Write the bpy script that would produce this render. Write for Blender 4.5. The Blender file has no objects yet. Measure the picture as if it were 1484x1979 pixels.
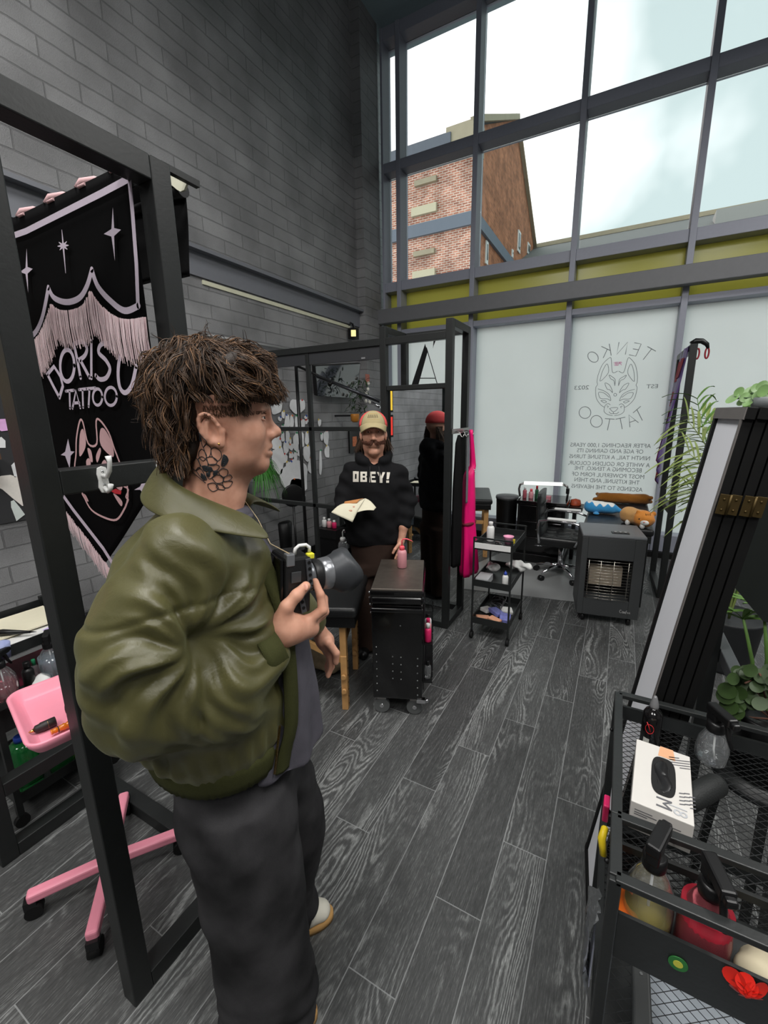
import bpy, math, random
import numpy as np
from mathutils import Vector, Matrix, Euler
from mathutils.bvhtree import BVHTree

random.seed(7)
RNG = np.random.RandomState(11)
C = bpy.context.scene.collection
SC = bpy.context.scene
PI = math.pi
R = math.radians

# ---------------------------------------------------------------- camera
FPX, PITCH, ROLL, YAW, EYE = 827.36, R(12.7655), R(-0.9329), R(28.814), 1.65
_f = Vector((-math.sin(YAW) * math.cos(PITCH), math.cos(YAW) * math.cos(PITCH), -math.sin(PITCH)))
_r = Vector((math.cos(YAW), math.sin(YAW), 0))
_u = _r.cross(_f)
CR = _r * math.cos(ROLL) + _u * math.sin(ROLL)
CU = -_r * math.sin(ROLL) + _u * math.cos(ROLL)
cam = bpy.data.cameras.new('camera')
cam.sensor_fit = 'HORIZONTAL'
cam.sensor_width = 36
cam.lens = 36 * FPX / 1484
cam.clip_start = 0.02
cam.clip_end = 300
camo = bpy.data.objects.new('camera', cam)
C.objects.link(camo)
camo.matrix_world = Matrix(((CR.x, CU.x, -_f.x, 0), (CR.y, CU.y, -_f.y, 0), (CR.z, CU.z, -_f.z, EYE), (0, 0, 0, 1)))
SC.camera = camo


def PX(x, y, axis, val):
    """survey helper: point of the photograph (pixel) on the plane axis = val, in metres"""
    d = CR * ((x - 742) / FPX) - CU * ((y - 989.5) / FPX) + _f
    o = (0, 0, EYE)
    t = (val - o[axis]) / d[axis]
    return Vector((o[0] + d[0] * t, o[1] + d[1] * t, o[2] + d[2] * t))


# ---------------------------------------------------------------- world, lights, exposure
SC.view_settings.view_transform = 'Standard'
SC.view_settings.look = 'None'
SC.view_settings.exposure = 0.0
SC.view_settings.gamma = 1.0
SC.view_settings.use_curve_mapping = False
SC.cycles.use_denoising = True
SC.cycles.max_bounces = 10
SC.cycles.transparent_max_bounces = 16
SC.cycles.sample_clamp_indirect = 6
SC.cycles.caustics_reflective = False
SC.cycles.caustics_refractive = False


def lin(c):
    return tuple(((v / 255.0) / 12.92 if v / 255.0 <= 0.04045 else ((v / 255.0 + 0.055) / 1.055) ** 2.4) for v in c)


w = bpy.data.worlds.new('overcast_sky')
SC.world = w
w.use_nodes = True
nt = w.node_tree
nt.nodes.clear()
o_ = nt.nodes.new('ShaderNodeOutputWorld')
bg = nt.nodes.new('ShaderNodeBackground')
tc = nt.nodes.new('ShaderNodeTexCoord')
no = nt.nodes.new('ShaderNodeTexNoise')
no.inputs['Scale'].default_value = 1.6
no.inputs['Detail'].default_value = 5
rp = nt.nodes.new('ShaderNodeValToRGB')
rp.color_ramp.elements[0].position = 0.38
rp.color_ramp.elements[0].color = (0.30, 0.37, 0.37, 1)
rp.color_ramp.elements[1].position = 0.62
rp.color_ramp.elements[1].color = (1, 1, 1, 1)
# the cloud is thinner and brighter to the left of the street
sx = nt.nodes.new('ShaderNodeSeparateXYZ')
mr = nt.nodes.new('ShaderNodeMapRange')
mr.inputs['From Min'].default_value = -0.55
mr.inputs['From Max'].default_value = 0.02
mr.inputs['To Min'].default_value = 0.34
mr.inputs['To Max'].default_value = -0.30
ad = nt.nodes.new('ShaderNodeMath')
ad.operation = 'ADD'
nt.links.new(tc.outputs['Generated'], no.inputs['Vector'])
nt.links.new(tc.outputs['Generated'], sx.inputs[0])
nt.links.new(sx.outputs['X'], mr.inputs['Value'])
nt.links.new(no.outputs['Fac'], ad.inputs[0])
nt.links.new(mr.outputs['Result'], ad.inputs[1])
nt.links.new(ad.outputs[0], rp.inputs['Fac'])
nt.links.new(rp.outputs['Color'], bg.inputs['Color'])
# overcast sky: the zenith is brighter than the skyline
mz = nt.nodes.new('ShaderNodeMapRange')
mz.inputs['From Min'].default_value = 0.55
mz.inputs['From Max'].default_value = 0.95
mz.inputs['To Min'].default_value = 2.45
mz.inputs['To Max'].default_value = 6.5
nt.links.new(sx.outputs['Z'], mz.inputs['Value'])
nt.links.new(mz.outputs['Result'], bg.inputs['Strength'])
nt.links.new(bg.outputs[0], o_.inputs[0])


def area(name, loc, size, energy, rot=(0, 0, 0), col=(1, 1, 1), sy=None):
    l = bpy.data.lights.new(name, 'AREA')
    l.energy = energy
    l.color = col
    l.shape = 'RECTANGLE'
    l.size = size
    l.size_y = sy or size
    o = bpy.data.objects.new(name, l)
    o.location = loc
    o.rotation_euler = rot
    C.objects.link(o)
    return o


# suspended LED panels added as unseen fill (housings are built with the ceiling)
FILL_PANELS = [(-1.3, 0.3, 4.9), (1.3, 0.3, 4.9), (-1.3, -2.4, 4.9), (1.3, -2.4, 4.9), (2.6, 3.0, 4.9)]
for k, p in enumerate(FILL_PANELS):
    area('fill_panel_light', (p[0], p[1], p[2] - 0.035), 1.15, 92, sy=1.15, col=(1, 0.985, 0.96))

# ---------------------------------------------------------------- materials
_M = {}


def nodes_of(m):
    m.use_nodes = True
    return m.node_tree, m.node_tree.nodes['Principled BSDF']


def mat(name, col, rough=0.5, metal=0.0, spec=0.5, var=0.08, scale=40, bump=0.0, bscale=200, emis=0.0, trans=0.0,
        sheen=0.0, coat=0.0, sss=0.0, ecol=None, ior=1.45):
    if name in _M:
        return _M[name]
    m = bpy.data.materials.new(name)
    nt, b = nodes_of(m)
    c = lin(col) if max(col) > 1.0 else col
    b.inputs['Roughness'].default_value = rough
    b.inputs['Metallic'].default_value = metal
    b.inputs['Specular IOR Level'].default_value = spec
    b.inputs['IOR'].default_value = ior
    b.inputs['Transmission Weight'].default_value = trans
    b.inputs['Sheen Weight'].default_value = sheen
    b.inputs['Coat Weight'].default_value = coat
    if sss:
        b.inputs['Subsurface Weight'].default_value = sss
        b.inputs['Subsurface Radius'].default_value = (0.012, 0.005, 0.003)
        b.inputs['Subsurface Scale'].default_value = 0.6
    t = nt.nodes.new('ShaderNodeTexCoord')
    n = nt.nodes.new('ShaderNodeTexNoise')
    n.inputs['Scale'].default_value = scale
    n.inputs['Detail'].default_value = 4
    nt.links.new(t.outputs['Object'], n.inputs['Vector'])
    mx = nt.nodes.new('ShaderNodeMix')
    mx.data_type = 'RGBA'
    mx.inputs[6].default_value = (*[min(1, v * (1 - var)) for v in c], 1)
    mx.inputs[7].default_value = (*[min(1, v * (1 + var)) for v in c], 1)
    nt.links.new(n.outputs['Fac'], mx.inputs[0])
    nt.links.new(mx.outputs[2], b.inputs['Base Color'])
    if bump:
        n2 = nt.nodes.new('ShaderNodeTexNoise')
        n2.inputs['Scale'].default_value = bscale
        n2.inputs['Detail'].default_value = 5
        nt.links.new(t.outputs['Object'], n2.inputs['Vector'])
        bp = nt.nodes.new('ShaderNodeBump')
        bp.inputs['Strength'].default_value = bump
        bp.inputs['Distance'].default_value = 0.004
        nt.links.new(n2.outputs['Fac'], bp.inputs['Height'])
        nt.links.new(bp.outputs[0], b.inputs['Normal'])
    if emis:
        b.inputs['Emission Color'].default_value = (*(lin(ecol) if ecol else c), 1)
        b.inputs['Emission Strength'].default_value = emis
    _M[name] = m
    return m


def mnode(nt, op, a, b=None, c=None):
    n = nt.nodes.new('ShaderNodeMath')
    n.operation = op
    for i, v in enumerate((a, b, c)):
        if v is None:
            continue
        if isinstance(v, (int, float)):
            n.inputs[i].default_value = v
        else:
            nt.links.new(v, n.inputs[i])
    return n.outputs[0]


def vec(nt, x, y, z=0.0):
    n = nt.nodes.new('ShaderNodeCombineXYZ')
    for i, v in enumerate((x, y, z)):
        if isinstance(v, (int, float)):
            n.inputs[i].default_value = v
        else:
            nt.links.new(v, n.inputs[i])
    return n.outputs[0]


def ramp(nt, fac, stops):
    n = nt.nodes.new('ShaderNodeValToRGB')
    e = n.color_ramp.elements
    while len(e) < len(stops):
        e.new(0.5)
    for k, (p, c) in enumerate(stops):
        e[k].position = p
        e[k].color = (*c, 1)
    nt.links.new(fac, n.inputs[0])
    return n.outputs['Color']


def noise(nt, v, scale, detail=4, dist=0.0, rough=0.5):
    n = nt.nodes.new('ShaderNodeTexNoise')
    n.inputs['Scale'].default_value = scale
    n.inputs['Detail'].default_value = detail
    n.inputs['Distortion'].default_value = dist
    n.inputs['Roughness'].default_value = rough
    nt.links.new(v, n.inputs['Vector'])
    return n.outputs['Fac']


def mixc(nt, fac, a, b, mode='MIX'):
    n = nt.nodes.new('ShaderNodeMix')
    n.data_type = 'RGBA'
    n.blend_type = mode
    for i, v in ((0, fac), (6, a), (7, b)):
        if isinstance(v, (int, float)):
            n.inputs[i].default_value = v
        elif isinstance(v, tuple):
            n.inputs[i].default_value = (*v, 1)
        else:
            nt.links.new(v, n.inputs[i])
    return n.outputs[2]


def bumpn(nt, h, strength, dist, base=None):
    b = nt.nodes.new('ShaderNodeBump')
    b.inputs['Strength'].default_value = strength
    b.inputs['Distance'].default_value = dist
    nt.links.new(h, b.inputs['Height'])
    if base is not None:
        nt.links.new(base, b.inputs['Normal'])
    return b.outputs[0]


def posxyz(nt):
    g = nt.nodes.new('ShaderNodeNewGeometry')
    s = nt.nodes.new('ShaderNodeSeparateXYZ')
    nt.links.new(g.outputs['Position'], s.inputs[0])
    return s.outputs[0], s.outputs[1], s.outputs[2], g


def brick_mat(name, horiz, bw, bh, mortar, c1, c2, cm, bump, rough=0.6, bumpnoise=0.5, nscale=60, spec=0.5, msm=0.1):
    m = bpy.data.materials.new(name)
    nt, b = nodes_of(m)
    x, y, z, g = posxyz(nt)
    h = {'x': x, 'y': y}[horiz]
    v = vec(nt, h, z, 0)
    t = nt.nodes.new('ShaderNodeTexBrick')
    t.inputs['Scale'].default_value = 1
    t.inputs['Brick Width'].default_value = bw
    t.inputs['Row Height'].default_value = bh
    t.inputs['Mortar Size'].default_value = mortar
    t.inputs['Mortar Smooth'].default_value = msm
    t.inputs['Bias'].default_value = -0.1
    t.inputs['Color1'].default_value = (*lin(c1), 1)
    t.inputs['Color2'].default_value = (*lin(c2), 1)
    t.inputs['Mortar'].default_value = (*lin(cm), 1)
    nz = noise(nt, g.outputs['Position'], 2.2, 5)
    wob = nt.nodes.new('ShaderNodeVectorMath')
    wob.operation = 'ADD'
    nv = nt.nodes.new('ShaderNodeTexNoise')
    nv.inputs['Scale'].default_value = 9
    nt.links.new(g.outputs['Position'], nv.inputs['Vector'])
    sc = nt.nodes.new('ShaderNodeVectorMath')
    sc.operation = 'SCALE'
    sc.inputs['Scale'].default_value = 0.012
    nt.links.new(nv.outputs['Color'], sc.inputs[0])
    nt.links.new(v, wob.inputs[0])
    nt.links.new(sc.outputs[0], wob.inputs[1])
    nt.links.new(wob.outputs[0], t.inputs['Vector'])
    shade = ramp(nt, nz, [(0.35, (0.72, 0.72, 0.72)), (0.65, (1.18, 1.18, 1.18))])
    col = mixc(nt, 1.0, t.outputs['Color'], shade, 'MULTIPLY')
    fine = noise(nt, g.outputs['Position'], nscale * 2.5, 5, 0, 0.7)
    col = mixc(nt, 0.5, col, ramp(nt, fine, [(0.3, (0.75, 0.75, 0.75)), (0.7, (1.2, 1.2, 1.2))]), 'MULTIPLY')
    nt.links.new(col, b.inputs['Base Color'])
    b.inputs['Roughness'].default_value = rough
    b.inputs['Specular IOR Level'].default_value = spec
    hgt = mnode(nt, 'ADD', mnode(nt, 'MULTIPLY', t.outputs['Fac'], -1.0),
                mnode(nt, 'ADD', mnode(nt, 'MULTIPLY', fine, bumpnoise), mnode(nt, 'MULTIPLY', nz, 0.6)))
    nt.links.new(bumpn(nt, hgt, bump, 0.008), b.inputs['Normal'])
    return m


def glass_mat(name, tint=(1, 1, 1), refl=0.06):
    """window glass: clear, mirrors by its angle"""
    m = bpy.data.materials.new(name)
    m.use_nodes = True
    nt = m.node_tree
    nt.nodes.clear()
    o = nt.nodes.new('ShaderNodeOutputMaterial')
    tr = nt.nodes.new('ShaderNodeBsdfTransparent')
    tr.inputs[0].default_value = (*tint, 1)
    gl = nt.nodes.new('ShaderNodeBsdfGlossy')
    gl.inputs['Roughness'].default_value = 0.015
    fr = nt.nodes.new('ShaderNodeFresnel')
    fr.inputs[0].default_value = 1.45
    # faint unevenness of old panes
    g = nt.nodes.new('ShaderNodeNewGeometry')
    nz = noise(nt, g.outputs['Position'], 0.8, 2)
    nt.links.new(bumpn(nt, nz, 0.02, 0.02), gl.inputs['Normal'])
    mx = nt.nodes.new('ShaderNodeMixShader')
    nt.links.new(mnode(nt, 'MULTIPLY', fr.outputs[0], refl / 0.04), mx.inputs[0])
    nt.links.new(tr.outputs[0], mx.inputs[1])
    nt.links.new(gl.outputs[0], mx.inputs[2])
    nt.links.new(mx.outputs[0], o.inputs[0])
    return m


def film_mat(name, col, tcol, tw=0.85, gloss=0.04):
    """translucent film or frosted pane"""
    m = bpy.data.materials.new(name)
    m.use_nodes = True
    nt = m.node_tree
    nt.nodes.clear()
    o = nt.nodes.new('ShaderNodeOutputMaterial')
    d = nt.nodes.new('ShaderNodeBsdfDiffuse')
    d.inputs[0].default_value = (*col, 1)
    t = nt.nodes.new('ShaderNodeBsdfTranslucent')
    g = nt.nodes.new('ShaderNodeNewGeometry')
    nz = noise(nt, g.outputs['Position'], 1.1, 3)
    c = mixc(nt, nz, tuple(v * 0.93 for v in tcol), tuple(min(1, v * 1.07) for v in tcol))
    nt.links.new(c, t.inputs[0])
    a = nt.nodes.new('ShaderNodeMixShader')
    a.inputs[0].default_value = tw
    nt.links.new(d.outputs[0], a.inputs[1])
    nt.links.new(t.outputs[0], a.inputs[2])
    gl = nt.nodes.new('ShaderNodeBsdfGlossy')
    gl.inputs['Roughness'].default_value = 0.25
    b = nt.nodes.new('ShaderNodeMixShader')
    b.inputs[0].default_value = gloss
    nt.links.new(a.outputs[0], b.inputs[1])
    nt.links.new(gl.outputs[0], b.inputs[2])
    nt.links.new(b.outputs[0], o.inputs[0])
    return m


# ---------------------------------------------------------------- mesh builder
class MB:
    def __init__(s):
        s.v, s.f, s.mi, s.m, s.sm, s.smooth = [], [], [], 0, [], False

    def add(s, vs, fs, smooth=None):
        n = len(s.v)
        s.v.extend([tuple(map(float, p)) for p in vs])
        sm = s.smooth if smooth is None else smooth
        for f in fs:
            s.f.append(tuple(i + n for i in f))
            s.mi.append(s.m)
            s.sm.append(sm)
        return s

    def box(s, c, size, rot=None):
        hx, hy, hz = size[0] / 2, size[1] / 2, size[2] / 2
        vs = [Vector((a * hx, b * hy, d * hz)) for a in (-1, 1) for b in (-1, 1) for d in (-1, 1)]
        if rot is not None:
            M = rot if isinstance(rot, Matrix) else Euler(rot).to_matrix()
            vs = [M @ v for v in vs]
        c = Vector(c)
        return s.add([v + c for v in vs], [(0, 1, 3, 2), (4, 6, 7, 5), (0, 4, 5, 1), (2, 3, 7, 6), (0, 2, 6, 4), (1, 5, 7, 3)], False)

    def bx(s, x0, x1, y0, y1, z0, z1):
        return s.box(((x0 + x1) / 2, (y0 + y1) / 2, (z0 + z1) / 2), (abs(x1 - x0), abs(y1 - y0), abs(z1 - z0)))

    def bar(s, a, b, w, h=None, up=(0, 0, 1)):
        """square tube from a to b"""
        a, b = Vector(a), Vector(b)
        d = (b - a)
        L = d.length
        d.normalize()
        up = Vector(up)
        if abs(d.dot(up)) > 0.98:
            up = Vector((0, 1, 0))
        x = d.cross(up).normalized()
        y = x.cross(d).normalized()
        M = Matrix((x, d, y)).transposed()
        return s.box((a + b) / 2, (w, L, h or w), M)

    def loft(s, rings, caps=True, smooth=True, closed=False):
        n = len(rings[0])
        vs = [p for r in rings for p in r]
        fs = []
        m = len(rings)
        for i in range(m if closed else m - 1):
            for j in range(n):
                a, b = i * n + j, i * n + (j + 1) % n
                c, d = ((i + 1) % m) * n + (j + 1) % n, ((i + 1) % m) * n + j
                fs.append((a, b, c, d))
        s.add(vs, fs, smooth)
        if caps and not closed:
            k = len(s.v) - n * m
            for ring, rev in ((range(n), True), (range(n * (m - 1), n * m), False)):
                f = [k + i for i in ring]
                s.f.append(tuple(reversed(f)) if rev else tuple(f))
                s.mi.append(s.m)
                s.sm.append(False)
        return s

    def tube(s, pts, r, n=8, caps=True, up=None, flat=1.0):
        pts = [Vector(p) for p in pts]
        rs = r if isinstance(r, (list, tuple)) else [r] * len(pts)
        rings = []
        t0 = (pts[1] - pts[0]).normalized()
        ref = Vector(up) if up else (Vector((0, 0, 1)) if abs(t0.z) < 0.9 else Vector((1, 0, 0)))
        x = t0.cross(ref).normalized()
        for i, p in enumerate(pts):
            t = (pts[min(i + 1, len(pts) - 1)] - pts[max(i - 1, 0)])
            if t.length < 1e-9:
                t = t0
            t.normalize()
            x = (x - t * x.dot(t))
            if x.length < 1e-6:
                x = t.orthogonal()
            x.normalize()
            y = t.cross(x)
            rings.append([p + (x * math.cos(2 * PI * k / n) + y * (flat * math.sin(2 * PI * k / n))) * rs[i] for k in range(n)])
        return s.loft(rings, caps, True)

    def cyl(s, a, b, r, r2=None, n=20, caps=True):
        return s.tube([a, b], [r, r if r2 is None else r2], n, caps)

    def lathe(s, prof, c=(0, 0, 0), n=24, M=None):
        """prof: (radius, height) list, turned about local z"""
        c = Vector(c)
        rings = []
        for (r, z) in prof:
            ring = [Vector((max(r, 1e-5) * math.cos(2 * PI * k / n), max(r, 1e-5) * math.sin(2 * PI * k / n), z)) for k in range(n)]
            if M is not None:
                ring = [M @ p for p in ring]
            rings.append([p + c for p in ring])
        return s.loft(rings, True, True)

    def ell(s, c, r, rot=None, nu=16, nv=10):
        c = Vector(c)
        if not isinstance(r, (tuple, list)):
            r = (r, r, r)
        M = None if rot is None else (rot if isinstance(rot, Matrix) else Euler(rot).to_matrix())
        rings = []
        for i in range(nv + 1):
            a = -PI / 2 + PI * i / nv
            ca = max(math.cos(a), 1e-4)
            ring = []
            for k in range(nu):
                p = Vector((r[0] * ca * math.cos(2 * PI * k / nu), r[1] * ca * math.sin(2 * PI * k / nu), r[2] * math.sin(a)))
                ring.append((M @ p if M else p) + c)
            rings.append(ring)
        return s.loft(rings, True, True)

    def poly(s, pts2, o, u, v, h=0.0, both=True):
        """flat polygon (list of 2D points) at o with axes u, v; h = thickness along u x v"""
        o, u, v = Vector(o), Vector(u), Vector(v)
        n = u.cross(v).normalized()
        P = [o + u * a + v * b for a, b in pts2]
        k = len(P)
        if h:
            vs = P + [p + n * h for p in P]
            fs = [tuple(reversed(range(k))), tuple(range(k, 2 * k))] + [(i, (i + 1) % k, k + (i + 1) % k, k + i) for i in range(k)]
        else:
            vs, fs = P, [tuple(range(k))]
        return s.add(vs, fs, False)

    def stroke(s, pts2, width, o, u, v, h=0.0006, closed=False, n=6, taper=False):
        """pen stroke as a flat ribbon with round ends"""
        o, u, v = Vector(o), Vector(u), Vector(v)
        nn = u.cross(v).normalized()
        P = [np.array(p, float) for p in pts2]
        if closed:
            P = P + [P[0]]
        L, Rr = [], []
        m = len(P)
        for i in range(m):
            a = P[i - 1] if i > 0 else (P[-2] if closed else P[0])
            b = P[i + 1] if i < m - 1 else (P[1] if closed else P[-1])
            t = b - a
            q = np.linalg.norm(t) or 1
            t = t / q
            w = width * (math.sin(PI * (i + 0.15) / (m - 0.7)) if taper else 1) / 2
            nr = np.array([-t[1], t[0]]) * w
            L.append(P[i] + nr)
            Rr.append(P[i] - nr)
        T = lambda p: o + u * p[0] + v * p[1] + nn * h
        vs = [T(p) for p in L] + [T(p) for p in Rr]
        s.add(vs, [(i, m + i, m + i + 1, i + 1) for i in range(m - 1)], False)
        if not closed and not taper:
            for e in (P[0], P[-1]):
                s.add([T(e + width / 2 * np.array([math.cos(2 * PI * k / 10), math.sin(2 * PI * k / 10)])) for k in range(10)], [tuple(range(10))], False)
        return s

    def mesh(s, name, mats):
        me = bpy.data.meshes.new(name)
        me.from_pydata(s.v, [], s.f)
        for m in (mats if isinstance(mats, (list, tuple)) else [mats]):
            me.materials.append(m)
        me.polygons.foreach_set('material_index', s.mi)
        me.polygons.foreach_set('use_smooth', s.sm)
        me.update()
        return me

    def build(s, name, mats, parent=None, bevel=0.0, seg=2, local=False, sub=0):
        """one mesh object; vertices are world coordinates unless local"""
        vs = np.array(s.v)
        if parent is not None:
            if not local:
                off = np.array(wloc(parent))
                s.v = [tuple(p) for p in (vs - off)]
            o = bpy.data.objects.new(name, s.mesh(name, mats))
            o.parent = parent
            C.objects.link(o)
        else:
            if local:
                off = np.zeros(3)
            else:
                mn, mx = vs.min(0), vs.max(0)
                off = np.array([(mn[0] + mx[0]) / 2, (mn[1] + mx[1]) / 2, mn[2]])
                s.v = [tuple(p) for p in (vs - off)]
            o = bpy.data.objects.new(name, s.mesh(name, mats))
            o.location = off
            C.objects.link(o)
        if bevel:
            b = o.modifiers.new('bevel', 'BEVEL')
            b.width = bevel
            b.segments = seg
            b.limit_method = 'ANGLE'
            b.angle_limit = R(40)
            b.harden_normals = False
        if sub:
            b = o.modifiers.new('sub', 'SUBSURF')
            b.levels = b.render_levels = sub
        return o


_W = {}


def wloc(o):
    p = np.array(o.location)
    while o.parent is not None:
        o = o.parent
        p = p + np.array(o.location)
    return p


def tag(o, label=None, cat=None, group=None, kind=None):
    for k, v in (('label', label), ('category', cat), ('group', group), ('kind', kind)):
        if v:
            o[k] = v
    return o


def thing(name, label, cat, loc=(0, 0, 0), rz=0.0, group=None, kind=None):
    o = bpy.data.objects.new(name, None)
    o.empty_display_size = 0.1
    o.location = loc
    o.rotation_euler = (0, 0, rz)
    C.objects.link(o)
    return tag(o, label, cat, group, kind)


def dup(o, loc=None, rz=None, label=None, rot=None):
    """copy of a thing with copies of its parts and sub-parts"""
    r = o.copy()
    C.objects.link(r)
    if loc is not None:
        r.location = loc
    if rz is not None:
        r.rotation_euler = (0, 0, rz)
    if rot is not None:
        r.rotation_euler = rot
    if label:
        r['label'] = label
    for ch in list(o.children):
        c = ch.copy()
        C.objects.link(c)
        c.parent = r
        for g in list(ch.children):
            d = g.copy()
            C.objects.link(d)
            d.parent = c
    return r


# ---------------------------------------------------------------- organic shapes: smooth distance fields + surface nets
def F_caps(a, b, ra, rb=None, sq=None, k=0.02):
    return ('c', np.array(a, float), np.array(b, float), ra, ra if rb is None else rb, sq, k)


def F_ell(c, r, rot=None, k=0.02):
    M = None if rot is None else np.array(Euler(rot).to_matrix())
    return ('e', np.array(c, float), np.array(r, float), M, k)


def F_loft(secs, k=0.02):
    """stacked ellipses: (z, cx, cy, a, b)"""
    return ('l', np.array(secs, float), k)


def F_sub(p):
    return ('-', p)


def smin(a, b, k):
    if k <= 0:
        return np.minimum(a, b)
    h = np.maximum(k - np.abs(a - b), 0) / k
    return np.minimum(a, b) - h * h * k * 0.25


def F_eval(p, X, Y, Z):
    if p[0] == 'c':
        _, a, b, ra, rb, sq, k = p
        s = np.ones(3) if sq is None else np.array(sq, float)
        ab = (b - a)
        x, y, z = X - a[0], Y - a[1], Z - a[2]
        d = max((ab ** 2).sum(), 1e-12)
        t = np.clip((x * ab[0] + y * ab[1] + z * ab[2]) / d, 0, 1)
        q = np.sqrt(((x - t * ab[0]) / s[0]) ** 2 + ((y - t * ab[1]) / s[1]) ** 2 + ((z - t * ab[2]) / s[2]) ** 2)
        return (q - (ra + (rb - ra) * t)) * s.min()
    if p[0] == 'e':
        _, c, r, M, k = p
        x, y, z = X - c[0], Y - c[1], Z - c[2]
        if M is not None:
            x, y, z = (M[0, 0] * x + M[1, 0] * y + M[2, 0] * z, M[0, 1] * x + M[1, 1] * y + M[2, 1] * z, M[0, 2] * x + M[1, 2] * y + M[2, 2] * z)
        k0 = np.sqrt((x / r[0]) ** 2 + (y / r[1]) ** 2 + (z / r[2]) ** 2)
        k1 = np.sqrt((x / r[0] ** 2) ** 2 + (y / r[1] ** 2) ** 2 + (z / r[2] ** 2) ** 2) + 1e-9
        return k0 * (k0 - 1) / k1
    if p[0] == 'l':
        s = p[1]
        s = s[np.argsort(s[:, 0])]
        zc = np.clip(Z, s[0, 0], s[-1, 0])
        cx, cy, a, b = [np.interp(zc, s[:, 0], s[:, i]) for i in (1, 2, 3, 4)]
        q = np.sqrt(((X - cx) / a) ** 2 + ((Y - cy) / b) ** 2)
        d = (q - 1) * np.minimum(a, b)
        return np.maximum(d, np.maximum(s[0, 0] - Z, Z - s[-1, 0]))
    raise ValueError


def surfnet(F, o, h):
    S = F < 0
    nx, ny, nz = F.shape
    sl = lambda d: tuple(slice(d[i], F.shape[i] - 1 + d[i]) for i in range(3))
    cor = [(i, j, k) for i in (0, 1) for j in (0, 1) for k in (0, 1)]
    al = np.ones((nx - 1, ny - 1, nz - 1), bool)
    an = np.zeros_like(al)
    for c in cor:
        q = S[sl(c)]
        al &= q
        an |= q
    m = an & ~al
    ijk = np.argwhere(m)
    acc = np.zeros((len(ijk), 3))
    cnt = np.zeros(len(ijk))
    for ia, a in enumerate(cor):
        for b in cor[ia + 1:]:
            if sum(abs(a[i] - b[i]) for i in range(3)) != 1:
                continue
            A, B = np.array(a), np.array(b)
            fa = F[tuple((ijk + A).T)]
            fb = F[tuple((ijk + B).T)]
            cr = (fa < 0) != (fb < 0)
            t = np.where(cr, fa / np.where(cr, fa - fb, 1), 0)
            acc += np.where(cr[:, None], A + t[:, None] * (B - A), 0)
            cnt += cr
    V = (ijk + acc / cnt[:, None]) * h + np.array(o)
    idx = -np.ones(m.shape, int)
    idx[m] = np.arange(len(ijk))
    faces = []
    for ax in range(3):
        d = [0, 0, 0]
        d[ax] = 1
        lo = [slice(1, F.shape[i] - 1) for i in range(3)]
        lo[ax] = slice(0, F.shape[ax] - 1)
        hi = list(lo)
        hi[ax] = slice(1, F.shape[ax])
        s0, s1 = S[tuple(lo)], S[tuple(hi)]
        e = np.argwhere(s0 != s1)
        flip = s0[tuple(e.T)]
        off = np.array([1, 1, 1])
        off[ax] = 0
        e = e + off
        b1, b2 = [i for i in range(3) if i != ax]
        if ax == 1:
            b1, b2 = b2, b1
        u = np.zeros(3, int)
        u[b1] = 1
        v = np.zeros(3, int)
        v[b2] = 1
        q = np.stack([idx[tuple((e - u - v).T)], idx[tuple((e - v).T)], idx[tuple(e.T)], idx[tuple((e - u).T)]], 1)
        q[~flip] = q[~flip][:, ::-1]
        faces.append(q)
    return V, np.concatenate(faces)


def field(prims, h, pad=0.02, lo=None, hi=None, want=False):
    pts = []
    for p in prims:
        if p[0] == 'c':
            r = max(p[3], p[4])
            pts += [np.minimum(p[1], p[2]) - r, np.maximum(p[1], p[2]) + r]
        elif p[0] == 'e':
            r = p[2].max()
            pts += [p[1] - r, p[1] + r]
        elif p[0] == 'l':
            s = p[1]
            pts += [np.array([(s[:, 1] - s[:, 3]).min(), (s[:, 2] - s[:, 4]).min(), s[:, 0].min()]), np.array([(s[:, 1] + s[:, 3]).max(), (s[:, 2] + s[:, 4]).max(), s[:, 0].max()])]
    pts = np.array(pts)
    a = pts.min(0) - pad if lo is None else np.array(lo, float)
    b = pts.max(0) + pad if hi is None else np.array(hi, float)
    n = np.ceil((b - a) / h).astype(int) + 1
    ax = [a[i] + h * np.arange(n[i]) for i in range(3)]
    F = np.full(tuple(n), 0.3)
    for p in prims:
        q = p[1] if p[0] == '-' else p
        k = q[-1]
        if q[0] == 'c':
            r = max(q[3], q[4]) * (1 if q[5] is None else max(q[5]))
            l0, h0 = np.minimum(q[1], q[2]) - r, np.maximum(q[1], q[2]) + r
        elif q[0] == 'e':
            l0, h0 = q[1] - q[2].max(), q[1] + q[2].max()
        else:
            t = q[1]
            l0 = np.array([(t[:, 1] - t[:, 3]).min(), (t[:, 2] - t[:, 4]).min(), t[:, 0].min()])
            h0 = np.array([(t[:, 1] + t[:, 3]).max(), (t[:, 2] + t[:, 4]).max(), t[:, 0].max()])
        pd = k + 4 * h + 0.01
        i0 = np.clip(np.floor((l0 - pd - a) / h).astype(int), 0, n - 1)
        i1 = np.clip(np.ceil((h0 + pd - a) / h).astype(int) + 1, 1, n)
        if (i1 <= i0).any():
            continue
        W = tuple(slice(i0[i], i1[i]) for i in range(3))
        X, Y, Z = np.meshgrid(*[ax[i][W[i]] for i in range(3)], indexing='ij')
        d = F_eval(q, X, Y, Z)
        if p[0] == '-':
            F[W] = -smin(-F[W], d, k)
        else:
            F[W] = smin(F[W], d, k)
    X, Y, Z = np.meshgrid(*ax, indexing='ij') if want else (None, None, None)
    return F, a, (X, Y, Z)


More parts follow.
